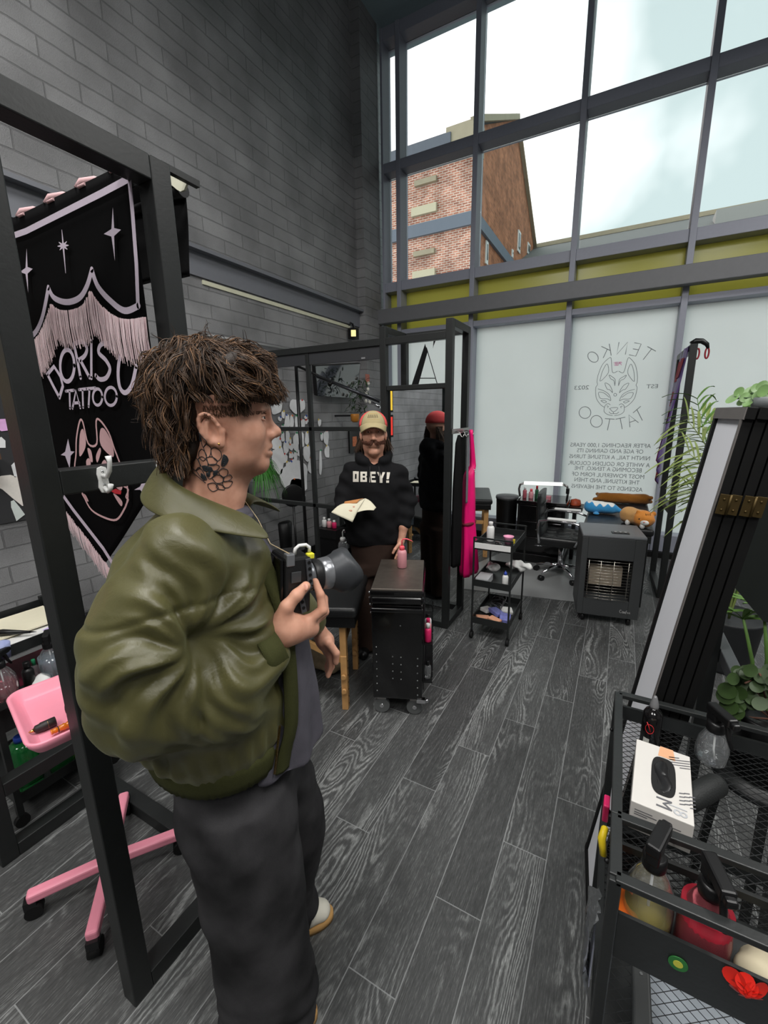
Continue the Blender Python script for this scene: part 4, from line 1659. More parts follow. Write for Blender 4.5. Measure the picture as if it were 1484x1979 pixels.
# front edge placket with quilting, and zip
mb = MB()
edge = [(1.40, -.070, .060), (1.34, -.038, .076), (1.25, -.010, .090), (1.15, -.004, .098), (1.05, -.004, .102), (.97, -.010, .104), (.91, -.026, .104), (.862, -.036, .104)]
pts = smooth2([(z, r, c) for z, r, c in edge], 6)
L_ = []
for (z, r, c) in pts:
    for k, (dr, dc) in enumerate(((-.020, .020), (-.006, .016), (.006, .004), (.004, -.012))):
        L_.append(m1(r + dr, c + dc, z + .002 * math.sin(z * 420) * (k in (1, 2))))
mb.add(L_, [(i * 4 + j, i * 4 + j + 1, i * 4 + j + 5, i * 4 + j + 4) for i in range(len(pts) - 1) for j in range(3)], True)
o = mb.build('front_placket', RIB, man1)
o.modifiers.new('thick', 'SOLIDIFY').thickness = .006
mb = MB()
for k in range(34):
    z = .872 + k * .0034
    rr = np.interp(z, [.872, .99], [-.056, -.036])
    mb.box(m1(rr, .134 - (z - .87) * .06, z), (.004, .004, .0022))
mb.build('zip_teeth', mat('brass', (190, 160, 110), .3, 1.0), man1)

# ---- t-shirt
TEE = mat('washed_grey_cotton', (84, 82, 90), .9, 0, .2, .22, 30, .15, 300)
ts = [F_loft([(.835, -.085, -.035, .150, .165), (.90, -.088, -.035, .150, .165), (1.05, -.095, -.03, .145, .16), (1.20, -.110, -.02, .138, .15), (1.32, -.134, -.02, .116, .115), (1.40, -.142, -.01, .088, .085), (1.455, -.145, 0, .074, .074)], .02)]
tee = blob('t_shirt', ts, .0065, TEE, man1, disp=lambda V: .0035 * vnoise(V, 30, 9) + .006 * np.sin(np.arctan2(V[:, 1], V[:, 0] + .1) * 9 + 2) * np.clip((1.15 - V[:, 2]) / .25, 0, 1), smooth=2, frame=FR1)
mb = MB()
mb.tube([m1(-.145 + .076 * math.cos(a), .076 * math.sin(a), 1.452 - .016 * math.cos(a)) for a in [2 * PI * k / 32 for k in range(33)]], .0075, 8, up=(0, 0, 1))
mb.build('neckband', TEE, man1)

# ---- jeans
def denim():
    m = bpy.data.materials.new('washed_black_denim')
    nt, b = nodes_of(m)
    g = nt.nodes.new('ShaderNodeNewGeometry')
    n = noise(nt, g.outputs['Position'], 7, 5)
    t = noise(nt, g.outputs['Position'], 500, 2)
    col = ramp(nt, n, [(.35, lin((32, 32, 33))), (.68, lin((66, 65, 67)))])
    nt.links.new(mixc(nt, mnode(nt, 'MULTIPLY', t, .45), col, lin((24, 24, 26))), b.inputs['Base Color'])
    b.inputs['Roughness'].default_value = .9
    b.inputs['Specular IOR Level'].default_value = .2
    nt.links.new(bumpn(nt, t, .25, .002), b.inputs['Normal'])
    return m


DENIM = denim()
jn = [F_loft([(.72, -.158, -.02, .138, .165), (.82, -.162, -.015, .142, .165), (.95, -.165, 0, .135, .155)], .04),
      F_loft([(.045, -.122, .080, .120, .098), (.20, -.124, .080, .126, .104), (.45, -.134, .078, .126, .108), (.68, -.146, .070, .125, .115), (.78, -.152, .055, .115, .11)], .05),
      F_loft([(.060, -.085, -.140, .100, .095), (.20, -.078, -.140, .105, .10), (.42, -.055, -.130, .122, .108), (.62, -.085, -.110, .132, .115), (.78, -.12, -.07, .12, .11)], .05)]


def jndisp(V):
    r, c, z = V.T
    o = .005 * vnoise(V, 16, 4) + .003 * vnoise(V, 34, 6)
    o += .009 * np.sin(z * 62 + 3 * np.sin(r * 14) + r * 18) * np.clip((.24 - z) / .12, 0, 1)
    o += .005 * np.sin(z * 40 + r * 55) * np.exp(-((z - .72) / .08) ** 2)
    o += .004 * np.exp(-(((r + .155 + .10 * (z - .4) * -.2)) / .005) ** 2) * (c > .1)
    return o


jeans = blob('jeans', jn, .008, DENIM, man1, disp=jndisp, smooth=2, frame=FR1)
mb = MB()
pk_ = [m1(-.29, .13, .80), m1(-.30, .10, .70), m1(-.26, .145, .66), m1(-.20, .17, .68), m1(-.10, .165, .72)]
# ---- shoes
SHOE = mat('cream_leather', (224, 220, 206), .5, 0, .4, .06)
GUM = mat('gum_rubber', (190, 148, 92), .6)
for (r0, c0) in ((-.105, .085), (-.030, -.150)):
    up_ = blob('shoe', [F_caps((r0 - .10, c0, .060), (r0 + .01, c0, .055), .040, .040, (1, .95, 1), .03), F_caps((r0 + .01, c0, .050), (r0 + .065, c0 + .002, .042), .038, .032, (1, 1.05, .85), .03), F_caps((r0 - .09, c0, .07), (r0 - .085, c0, .11), .040, .042, (1, .9, 1), .03)], .005, SHOE, man1, frame=FR1)
    mb = MB()
    out = [(r0 + .012 + .094 * math.cos(a) * (1 if math.cos(a) > 0 else 1.55), c0 + .043 * math.sin(a)) for a in [2 * PI * k / 36 for k in range(36)]]
    mb.loft([[m1(x * 1 + 0, y, z) for x, y in out] for z in (.001, .012, .028)], True, True)
    mb.build('sole', GUM, up_)
    mb = MB()
    for k in range(5):
        rr = r0 - .045 + k * .018
        mb.tube([m1(rr, c0 - .022, .084 - k * .004), m1(rr + .006, c0, .097 - k * .005), m1(rr, c0 + .022, .084 - k * .004)], .003, 6)
    mb.build('laces', WHITE, up_)
# ================================================================ the man behind the table, facing us
B2 = np.array([-1.4, 2.4, 0.0])
ER2 = np.array([.86378, .50387, 0.0])
EC2 = np.array([.50387, -.86378, 0.0])
FR2 = (B2, ER2, EC2, EZ)


def m2(r, c, z):
    return Vector(B2 + r * ER2 + c * EC2 + z * EZ)


ROT2 = Matrix((ER2, EC2, EZ)).transposed()
SK2 = skin_material('skin_of_the_second_man', m2(.01, .08, 1.435), .07)
hd2 = [F_ell((.010, -.020, 1.575), (.076, .094, .090), k=.03), F_ell((.010, .030, 1.512), (.060, .058, .088), k=.04),
       F_caps((.052, .0, 1.455), (.022, .062, 1.424), .017, .015, k=.03), F_caps((-.032, .0, 1.455), (-.002, .062, 1.424), .017, .015, k=.03),
       F_ell((.010, .070, 1.424), (.022, .016, .016), k=.03), F_ell((.052, .050, 1.510), (.020, .020, .020), k=.03), F_ell((-.032, .050, 1.510), (.020, .020, .020), k=.03),
       F_caps((.010, .078, 1.553), (.010, .103, 1.512), .009, .0115, k=.014), F_ell((.010, .106, 1.509), (.012, .013, .011), k=.01),
       F_ell((.023, .092, 1.504), (.008, .010, .008), k=.008), F_ell((-.003, .092, 1.504), (.008, .010, .008), k=.008),
       F_caps((-.035, .068, 1.572), (.0, .086, 1.568), .010, .010, k=.02), F_caps((.055, .068, 1.572), (.020, .086, 1.568), .010, .010, k=.02),
       F_caps((-.008, .086, 1.470), (.010, .090, 1.472), .006, .006, k=.01), F_caps((.028, .086, 1.470), (.010, .090, 1.472), .006, .006, k=.01),
       F_caps((-.010, .084, 1.460), (.030, .084, 1.460), .008, .008, k=.01),
       F_sub(F_ell((.042, .092, 1.550), (.015, .012, .010), k=.014)), F_sub(F_ell((-.022, .092, 1.550), (.015, .012, .010), k=.014)),
       F_ell((.041, .070, 1.549), (.0135, .0135, .0125), k=.006), F_ell((-.021, .070, 1.549), (.0135, .0135, .0125), k=.006),
       F_caps((.010, -.03, 1.33), (.010, -.01, 1.46), .066, .058, k=.04),
       F_ell((.090, -.005, 1.520), (.008, .018, .032), (0, 0, R(20)), k=.01), F_ell((-.070, -.005, 1.520), (.008, .018, .032), (0, 0, R(-20)), k=.01)]
bd2 = [F_loft([(.84, .0, 0, .11, .07), (.9, .0, 0, .13, .09), (1.1, .0, 0, .14, .09), (1.3, .01, -.01, .15, .08), (1.36, .01, -.02, .07, .06)], .04),
       F_caps((-.06, 0, .84), (-.075, 0, .08), .06, .04, k=.04), F_caps((.06, 0, .84), (.078, 0, .08), .06, .04, k=.04)]
arm2 = [F_caps((.222, 0, 1.06), (.196, .060, .935), .036, .029, k=.03), F_caps((.196, .060, .935), (.180, .078, .845), .029, .023, (1, 1, 1), .02),
        F_ell((.170, .085, .808), (.022, .032, .042), k=.02),
        F_caps((.178, .060, .79), (.165, .066, .755), .0105, .009, k=.008), F_caps((.165, .066, .755), (.150, .075, .725), .009, .0075, k=.004),
        F_caps((.172, .078, .785), (.156, .088, .745), .0108, .009, k=.008), F_caps((.156, .088, .745), (.140, .096, .716), .009, .0075, k=.004),
        F_caps((.166, .096, .785), (.150, .106, .745), .0108, .009, k=.008), F_caps((.150, .106, .745), (.136, .112, .718), .009, .0075, k=.004),
        F_caps((.160, .112, .790), (.146, .122, .757), .010, .0085, k=.008), F_caps((.146, .122, .757), (.134, .126, .735), .0085, .007, k=.004),
        F_caps((.158, .112, .825), (.134, .128, .800), .012, .010, k=.012), F_caps((.134, .128, .800), (.120, .132, .775), .010, .008, k=.004),
        # hand on the paper
        F_caps((-.205, .09, 1.075), (-.185, .135, 1.083), .028, .026, k=.02), F_ell((-.172, .160, 1.086), (.034, .034, .020), k=.02),
        F_caps((-.150, .185, 1.094), (-.120, .196, 1.098), .0105, .009, k=.008), F_caps((-.120, .196, 1.098), (-.100, .190, 1.090), .009, .0075, k=.004),
        F_caps((-.148, .170, 1.096), (-.112, .178, 1.102), .0108, .009, k=.008), F_caps((-.112, .178, 1.102), (-.090, .172, 1.094), .009, .0075, k=.004),
        F_caps((-.150, .155, 1.094), (-.116, .158, 1.100), .0105, .009, k=.008), F_caps((-.116, .158, 1.100), (-.096, .154, 1.092), .009, .0075, k=.004),
        F_caps((-.155, .142, 1.090), (-.128, .140, 1.094), .0095, .008, k=.008), F_caps((-.128, .140, 1.094), (-.110, .138, 1.088), .008, .007, k=.004),
        F_caps((-.185, .185, 1.080), (-.160, .210, 1.078), .012, .0105, k=.01), F_caps((-.160, .210, 1.078), (-.136, .216, 1.080), .0105, .0085, k=.004)]
h2 = blob_data(hd2, .0034, frame=FR2)
man2 = join_data([h2, blob_data(bd2, .012, frame=FR2), blob_data(arm2, .0026, frame=FR2)]).build('person', SK2)
tag(man2, 'man with ginger moustache, cap and black hoodie behind the treatment table', 'person')
for s_ in (1, -1):
    e = MB().ell(m2(.010 + .0315 * s_, .0735, 1.549), .0122, None, 18, 12).build('eye', mat('eye_white', (225, 218, 212)), man2)
    MB().ell(m2(.010 + .0315 * s_, .0845, 1.549), (.0055, .0025, .0055), ROT2, 12, 8).build('iris', mat('brown_iris', (66, 52, 40)), e)
    for up_, z_ in ((1, 1.5545), (-1, 1.5435)):
        pts = [m2(.010 + .0315 * s_ + .0145 * math.sin(a), .0720 + .0135 * math.cos(a), z_ - up_ * .004 * (1 - math.cos(a))) for a in [R(q) for q in range(-75, 76, 15)]]
        MB().tube(pts, .0027, 6).build('eyelid', SK2, man2)
    mb = MB()
    for q in range(40):
        t = rs.uniform(0, 1)
        p = m2(.010 + s_ * (.012 + .042 * t), .094 - .022 * t * t, 1.570 + .008 * math.sin(t * 3) - .004 * t + rs.uniform(-.002, .002))
        mb.tube([p, p + Vector(ER2 * s_ * .008) + Vector((0, 0, .002 - .004 * t))], [.0011, .0003], 4, False)
    mb.build('eyebrow', HAIRM, man2)
# moustache and long hair
GING = mat('ginger_hair', (74, 40, 24), .5, 0, .4, .3, 60)
mb = MB()
for q in range(900):
    t = rs.uniform(-1, 1)
    s_ = 1 if t > 0 else -1
    a = abs(t)
    p = np.array([.010 + .004 * s_ + .040 * t, .102 - .018 * a * a, 1.486 + .004 * (1 - a) - .006 * a + rs.uniform(-.006, .006)])
    d = np.array([s_ * (.5 + .6 * a), .25 - .45 * a, -.75 + .75 * a * a])
    d = d / np.linalg.norm(d) + rs.normal(size=3) * .12
    L_ = rs.uniform(.012, .020) + .012 * (a > .8)
    pts = [m2(*(p + d * L_ * k / 4 + np.array([0, 0, .010 * (k / 4) ** 2 * (a > .7)]))) for k in range(5)]
    mb.tube(pts, [.0026, .0026, .0024, .0018, .0006], 4, False)
mb.build('moustache', GING, man2)
mb = MB()
for q in range(520):
    s_ = rs.choice([-1, 1])
    a = R(rs.uniform(20, 200))
    p = np.array([.010 + s_ * (.078 * abs(math.sin(a * .5 + .6)) ** .5), -.005 - .07 * rs.uniform(), 1.55 - .03 * rs.uniform()])
    d = np.array([s_ * rs.uniform(.0, .45), rs.uniform(-.1, .25), -1.0])
    L_ = rs.uniform(.06, .125)
    fq, ph = rs.uniform(2, 5), rs.uniform(0, 6)
    pts = [m2(*(p + d * L_ * k / 7 + .005 * np.array([math.sin(ph + fq * k / 7), math.cos(ph + fq * k / 7), 0]) * k / 7)) for k in range(8)]
    mb.m = rs.choice([0, 1, 1])
    mb.tube(pts, [.0026, .0026, .0025, .0024, .002, .0016, .001, .0004], 4, False)
mb.build('hair', [HAIRD, HAIRM], man2)
# cap
CAPC = mat('cream_cotton', (176, 162, 124), .85, 0, .2, .08)
CAPR = mat('coral_mesh', (226, 88, 88), .85, 0, .2, .1, 300)
def dome(a0, a1, m_, name, k=1.0):
    mb = MB()
    rings = []
    n_ = 16
    for i in range(9):
        v = R(90 * i / 8)
        rings.append([m2(.010 + .089 * k * math.cos(v) * math.cos(R(a0 + (a1 - a0) * j / n_)), -.008 + .108 * k * math.cos(v) * math.sin(R(a0 + (a1 - a0) * j / n_)), 1.578 + .098 * k * math.sin(v) ** .9) for j in range(n_ + 1)])
    n1 = n_ + 1
    mb.add([p for r_ in rings for p in r_], [(i * n1 + j, i * n1 + j + 1, (i + 1) * n1 + j + 1, (i + 1) * n1 + j) for i in range(8) for j in range(n_)], True)
    o = mb.build(name, m_, man2)
    o.modifiers.new('thick', 'SOLIDIFY').thickness = .003
    return o


capf = dome(34, 146, CAPC, 'cap')
capb = dome(146, 394, CAPR, 'cap_mesh_back')
mb = MB()
rows_ = []
for i in range(7):
    t = i / 6
    rows_.append([m2(.010 + (.082 - .006 * t) * math.sin(R(a)), .078 * math.cos(R(a)) + .020 + .058 * t * math.cos(R(a)) ** .6 if abs(a) < 88 else .02, 1.592 + .012 * math.cos(R(a)) - .026 * t - .030 * (math.sin(R(a)) ** 2) * (.4 + .6 * t)) for a in range(-88, 89, 11)])
n1 = len(rows_[0])
mb.add([p for r_ in rows_ for p in r_], [(i * n1 + j, i * n1 + j + 1, (i + 1) * n1 + j + 1, (i + 1) * n1 + j) for i in range(6) for j in range(n1 - 1)], True)
o = mb.build('cap_brim', CAPC, man2)
o.modifiers.new('thick', 'SOLIDIFY').thickness = .004
mb = MB()
for i in range(8):
    pass
PATCH = mat('mustard_patch', (168, 134, 60), .8)
def capf_pt(u, v):
    a, e = R(90 - u), R(v)
    return m2(.010 + .0915 * math.cos(e) * math.cos(a), -.008 + .111 * math.cos(e) * math.sin(a), 1.578 + .101 * math.sin(e) ** .9)


us = [-28 + 56 * i / 12 for i in range(13)]
mb.add([capf_pt(u, 24) for u in us] + [capf_pt(u, 52) for u in us], [(i, i + 1, 14 + i, 13 + i) for i in range(12)], True)
pt = mb.build('patch', PATCH, capf)
mb = MB()
for k, w_ in enumerate((5, 4, 5, 5, 4, 5, 4, 5)):
    u0 = -25 + k * 6.4
    q = [capf_pt(u0, 31), capf_pt(u0 + w_ * .55, 31), capf_pt(u0 + w_ * .55, 46), capf_pt(u0, 46)]
    q = [p + (p - m2(.01, -.008, 1.578)).normalized() * .0012 for p in q]
    mb.add(q, [(0, 1, 2, 3)], False)
mb.build('patch_lettering', mat('dark_brown_thread', (64, 46, 22), .8), capf)
# hoodie
HOOD = mat('black_sweatshirt', (22, 22, 24), .9, 0, .2, .25, 40, .2, 300)
hp = [F_loft([(.815, .000, 0, .178, .118), (.85, .000, 0, .192, .128), (1.0, .004, 0, .196, .130), (1.18, .008, 0, .190, .126), (1.28, .012, -.005, .176, .108), (1.345, .012, -.015, .115, .085), (1.375, .012, -.02, .085, .075)], .03),
      F_caps((-.140, -.01, 1.285), (-.196, .010, 1.125), .062, .058, k=.04), F_caps((-.196, .010, 1.125), (-.200, .105, 1.078), .056, .038, k=.03),
      F_caps((.165, -.01, 1.280), (.226, -.01, 1.090), .064, .062, k=.04), F_caps((.226, -.01, 1.090), (.204, .050, .962), .060, .043, k=.03)]
for k in range(14):
    a0, a1 = R(-60 + 300 * k / 14), R(-60 + 300 * (k + 1) / 14)
    z_ = lambda a: 1.395 + .030 * -math.sin(a) * -1 * (-1) + .0
    f_ = lambda a: (.012 + .092 * math.cos(a), -.020 - .082 * math.sin(a), 1.392 + .034 * math.sin(a))
    hp.append(F_caps(f_(a0), f_(a1), .027, .027, k=.02))
hp.append(F_ell((.012, -.12, 1.36), (.10, .05, .075), k=.04))


def ncut(F, X, Y, Z):
    q = np.sqrt(((X - .012) / .066) ** 2 + ((Y + .005) / .070) ** 2)
    return np.maximum(F, -np.maximum((q - 1) * .066, 1.36 - Z - .25 * (Y - .0)))


hood = blob('hoodie', hp, .0065, HOOD, man2, disp=lambda V: .006 * vnoise(V, 20, 11) + .004 * vnoise(V, 40, 12) + .006 * np.sin(V[:, 2] * 70 + V[:, 0] * 25) * np.clip((np.abs(V[:, 0]) - .14) / .04, 0, 1), frame=FR2, cut=ncut)
mb = MB()
for s_ in (-1, 1):
    mb.tube([m2(.012 + .028 * s_, .108 - .02, 1.335), m2(.012 + .030 * s_, .122, 1.29), m2(.012 + .026 * s_, .132, 1.24)], .003, 6)
mb.build('drawstring', mat('black_cord', (30, 30, 32), .8), man2)
dg = bpy.context.evaluated_depsgraph_get()
tree2 = BVHTree.FromPolygons([Vector(v.co) + Vector(wloc(hood)) for v in hood.data.vertices], [tuple(p.vertices) for p in hood.data.polygons])
mb = MB()


def q4(l):
    return [(640 + x * .1718, 780 + y * .1718) for x, y in l]


def proj_poly(l):
    P = [ray_px(tree2, x, y) for x, y in q4(l)]
    if all(p is not None for p in P):
        mb.add([p + Vector(EC2 * .004) for p in P], [tuple(range(len(P)))], False)


for r_ in ([245, 760, 268, 880], [286, 762, 310, 880], [268, 760, 286, 790], [268, 846, 286, 880], [328, 765, 354, 880], [354, 765, 402, 788], [354, 812, 396, 832], [354, 857, 402, 880], [380, 788, 402, 812], [380, 832, 402, 857],
           [430, 765, 456, 886], [456, 765, 500, 792], [456, 815, 494, 836], [456, 860, 502, 886], [545, 838, 576, 890], [618, 864, 650, 890]):
    n_ = max(1, int((r_[3] - r_[1]) / 30))
    for k in range(n_):
        ya, yb = r_[1] + (r_[3] - r_[1]) * k / n_, r_[1] + (r_[3] - r_[1]) * (k + 1) / n_
        proj_poly([(r_[0], ya), (r_[2], ya), (r_[2], yb), (r_[0], yb)])
for l_ in ([(515, 770), (545, 770), (562, 815), (560, 842), (545, 838)], [(562, 815), (578, 770), (606, 772), (576, 842), (560, 842)], [(625, 772), (662, 772), (648, 850), (622, 850)]):
    proj_poly(l_)
mb.build('chest_lettering', mat('cream_print', (214, 208, 196), .8), man2)
# trousers and shoes
TRO = mat('brown_corduroy', (58, 44, 38), .9, 0, .2, .15)
blob('trousers', [F_loft([(.60, .0, -.005, .150, .105), (.84, .0, 0, .165, .112)], .04), F_loft([(.03, -.085, -.01, .082, .085), (.66, -.072, -.01, .095, .10)], .04), F_loft([(.03, .085, -.01, .082, .085), (.66, .075, -.01, .095, .10)], .04)], .009, TRO, man2, disp=lambda V: .005 * vnoise(V, 22, 15), frame=FR2)
for s_ in (-1, 1):
    blob('shoe', [F_caps((.085 * s_, -.05, .045), (.09 * s_, .11, .038), .042, .036, k=.03)], .008, BLACKP, man2, frame=FR2)
# the sheet he holds
PAPC = mat('cream_paper', (226, 220, 196), .8, 0, .2, .04)
sh = thing('open_booklet', 'cream open booklet with an orange corner held by the man in the hoodie', 'booklet', m2(-.14, .2, 1.0))
def sheet(corners, bow, name, m_):
    a, b_, c_, d = corners
    n_ = 12
    vs = []
    for i in range(n_ + 1):
        for j in range(n_ + 1):
            u, v = i / n_, j / n_
            p = (a * (1 - u) * (1 - v) + b_ * u * (1 - v) + c_ * u * v + d * (1 - u) * v)
            vs.append(p + Vector((0, 0, bow * math.sin(PI * u) * (1 - .4 * v))))
    o = MB().add(vs, [(i * 13 + j, i * 13 + j + 1, i * 13 + 14 + j, i * 13 + 13 + j) for i in range(12) for j in range(12)], True).build(name, m_, sh)
    o.modifiers.new('thick', 'SOLIDIFY').thickness = .0015


def q2p(x, y, c):
    d = CR * ((x - 742) / FPX) - CU * ((y - 989.5) / FPX) + _f
    n_ = Vector(EC2)
    b_ = Vector(B2 + c * EC2)
    o = Vector((0, 0, EYE))
    return o + d * ((b_ - o).dot(n_) / d.dot(n_))


sheet([q2p(640, 990, .24), q2p(668, 972, .16), q2p(706, 963, .16), q2p(681, 1009, .26)], .012, 'left_leaf', PAPC)
sheet([q2p(706, 963, .16), q2p(727, 981, .20), q2p(722, 986, .24), q2p(690, 990, .26)], .010, 'right_leaf', PAPC)
sheet([q2p(664, 976, .178), q2p(669, 971, .165), q2p(702, 963, .165), q2p(690, 972, .185)], .014, 'orange_print', mat('orange_print', (206, 140, 84), .8))
# ================================================================ booth frames of black square tube
def frame_part(t, name, bars, w=.05, m_=None):
    for a, b_ in bars:
        MB().bar(a, b_, w).build(name, m_ or STEEL, t, .003)


XA, YA0, YA1, ZT = -1.10, .45, .82, 2.28
t = thing('booth_frame', 'large black steel box frame at the left, beside the man in green', 'frame', (-1.5, .63, 0))
S_ = .056
XB_ = -1.93
frame_part(t, 'post', [((x, y, 0), (x, y, ZT)) for x in (XA, XB_) for y in (YA0, YA1)], S_)
e_ = S_ / 2
frame_part(t, 'top_rail', [((XA, YA0 + e_, ZT - e_), (XA, YA1 - e_, ZT - e_)), ((XB_, YA0 + e_, ZT - e_), (XB_, YA1 - e_, ZT - e_)), ((XB_ + e_, YA0, ZT - e_), (XA - e_, YA0, ZT - e_)), ((XB_ + e_, YA1, ZT - e_), (XA - e_, YA1, ZT - e_))], S_)
frame_part(t, 'base_rail', [((XA, YA0 + e_, e_), (XA, YA1 - e_, e_)), ((XB_, YA0 + e_, e_), (XB_, YA1 - e_, e_)), ((XB_ + e_, YA1, e_), (XA - e_, YA1, e_))], S_)
frame_part(t, 'cross_rail', [((XA, YA0 + e_, 1.515), (XA, YA1 - e_, 1.515)), ((XB_, YA0 + e_, .30), (XB_, YA1 - e_, .30))], S_)
# coat hooks screwed on the cross rail
def coat_hook(loc, label, rz=0):
    h = thing('coat_hook', label, 'hook', loc, rz, 'white double coat hooks')
    mb = MB()
    pr = [(0.0, .030), (.010, .026), (.013, .012), (.011, -.004), (.013, -.020), (.008, -.032), (0, -.034)]
    mb.poly([(-a, b_) for a, b_ in pr] + [(a, b_) for a, b_ in reversed(pr[1:-1])], (0, 0, 0), (0, 1, 0), (0, 0, 1), .004)
    mb.build('plate', WHITE, h, .001, local=True)
    MB().tube([(.003, 0, .008), (.020, 0, .006), (.034, 0, .020), (.040, 0, .042), (.038, 0, .055)], [.0055, .005, .005, .005, .007], 10).build('upper_prong', WHITE, h, local=True)
    MB().tube([(.003, 0, -.020), (.014, 0, -.030), (.026, 0, -.024), (.030, 0, -.012)], [.005, .0045, .0045, .006], 10).build('lower_prong', WHITE, h, local=True)
    for z in (.017, -.014):
        MB().ell((.0045, 0, z), (.0012, .0035, .0035), None, 10, 6).build('screw', CHROME, h, local=True)
    return h


coat_hook((XA + e_, .565, 1.513), 'white double coat hook on the cross rail, nearer the pink fringe')
coat_hook((XA + e_, .715, 1.516), 'white double coat hook on the cross rail behind the green collar')

# white bracket with a black roller banner hung beyond the far post
p = PX(347, 350, 1, .93)
t = thing('roller_banner', 'black hanging banner under a cream end bracket behind the frame post', 'banner', (p.x, .93, 1.5))
q = [PX(x, y, 1, .93) for x, y in ((322, 325), (326, 318), (335, 332), (350, 335), (361, 345), (364, 357), (359, 369), (352, 372), (345, 368), (336, 360), (322, 360))]
mb = MB().poly([(a.x, a.z) for a in q], (0, .93, 0), (1, 0, 0), (0, 0, 1), .006)
mb.build('end_bracket', CREAM, t)
for k, (x, y) in enumerate(((343, 340), (350, 347), (351, 355), (346, 349))):
    a = PX(x, y, 1, .928)
    MB().cyl(a, a + Vector((0, -.003, 0)), .004, n=10).build('screw', mat('grey_screw', (180, 180, 165), .4), t)
a, b_, c_, d_ = [PX(x, y, 1, .96) for x, y in ((330, 372), (357, 366), (369, 535), (330, 545))]
mb = MB()
rings = []
for i in range(13):
    tt = i / 12
    l, r_ = a.lerp(d_, tt), b_.lerp(c_, tt)
    l = Vector((l.x - .28, .96, l.z + .02))
    rings.append([Vector((l.x + (r_.x - l.x) * k / 10, .96 + .004 * math.sin(k * 1.3 + tt * 4), l.z + (r_.z - l.z) * k / 10)) for k in range(11)])
mb.add([p_ for r__ in rings for p_ in r__], [(i * 11 + j, i * 11 + j + 1, i * 11 + j + 12, i * 11 + j + 11) for i in range(12) for j in range(10)], True)
o = mb.build('black_cloth', mat('black_cloth', (15, 15, 16), .9, 0, .2), t)
o.modifiers.new('thick', 'SOLIDIFY').thickness = .004
p0 = PX(354, 366, 1, .95)
MB().bar((XA, YA1 + .02, p0.z), (XA, .955, p0.z), .016).build('support_arm', STEEL, t)
MB().cyl((p0.x - .36, .95, p0.z), (p0.x, .95, p0.z), .02, n=16).build('roller', BLACKP, t)

# ---------------------------------------------------------------- the artist's banner
YBN = .772
VELV = mat('black_velvet', (8, 8, 9), .95, 0, .08, .2)
LILAC = mat('lilac_felt', (196, 184, 198), .9, 0, .2, .06, 120)
PINKF = mat('dusty_pink_felt', (206, 168, 170), .9, 0, .2, .06, 120)
FRINGE = mat('pink_silk_fringe', (236, 212, 216), .55, 0, .4, .14, 200)


def bpt(x, y):
    q = PX(x * .41451, 280 + y * .41451, 1, YBN)
    return (q.x, q.z)


def bl(lst):
    return [bpt(*p) for p in lst]


bn = thing('hanging_banner', 'black velvet banner with lilac lettering and pink fringe hung in the left frame', 'banner', (-1.55, YBN, 1.2))
zt = 2.272
xl, xr = -1.955, -1.145
pl_ = [(xl, zt), (xr, zt), (xr, 1.50), (-1.55, 1.16), (xl, 1.50)]
mb = MB()
nx, nz = 30, 44
grid = []
for j in range(nz + 1):
    row = []
    for i in range(nx + 1):
        u = i / nx
        x = xl + (xr - xl) * u
        zb = 1.50 - .34 * (1 - abs(2 * u - 1))
        z = zt + (zb - zt) * j / nz
        row.append((x, YBN + .010 + .004 * math.sin(u * 9 + z * 2) * (zt - z), z))
    grid.append(row)
mb.add([p for r_ in grid for p in r_], [(j * (nx + 1) + i, j * (nx + 1) + i + 1, (j + 1) * (nx + 1) + i + 1, (j + 1) * (nx + 1) + i) for j in range(nz) for i in range(nx)], True)
o = mb.build('velvet_cloth', VELV, bn)
o.modifiers.new('thick', 'SOLIDIFY').thickness = .005
BO, BU, BV = Vector((0, YBN - .004, 0)), Vector((1, 0, 0)), Vector((0, 0, 1))
K_ = .41451 * 1.40 / FPX       # metres per crop pixel on the cloth
_hs = [0]


def bstroke(mb, lst, w_, closed=False, sm=0, h=.001, taper=False):
    _hs[0] += 1
    h = h + .00012 * (_hs[0] % 40)
    P = bl(smooth2(lst, sm, closed) if sm else lst)
    mb.stroke(P, w_ * K_, BO, BU, BV, h, closed, taper=taper)


mb = MB()
bstroke(mb, [(30, 440), (130, 405), (240, 350), (350, 295), (480, 230), (612, 160)], 24)
bstroke(mb, [(612, 160), (628, 330), (645, 560), (652, 752)], 21)
bstroke(mb, [(32, 445), (60, 620), (90, 760), (120, 885)], 16)
for c_ in ([(120, 885), (165, 885), (205, 810), (235, 668)], [(235, 668), (262, 715), (320, 735), (380, 715), (415, 660), (438, 585)], [(438, 585), (465, 660), (520, 725), (590, 775), (655, 752)]):
    bstroke(mb, c_, 24, sm=6)
bstroke(mb, [(150, 1025), (180, 1180), (215, 1380), (250, 1540)], 12)
bstroke(mb, [(700, 930), (718, 1060), (742, 1240), (768, 1440), (770, 1500)], 12)
bstroke(mb, [(300, 1630), (350, 1700), (420, 1790), (490, 1880), (540, 1960)], 24)
mb.build('lilac_border', LILAC, bn)
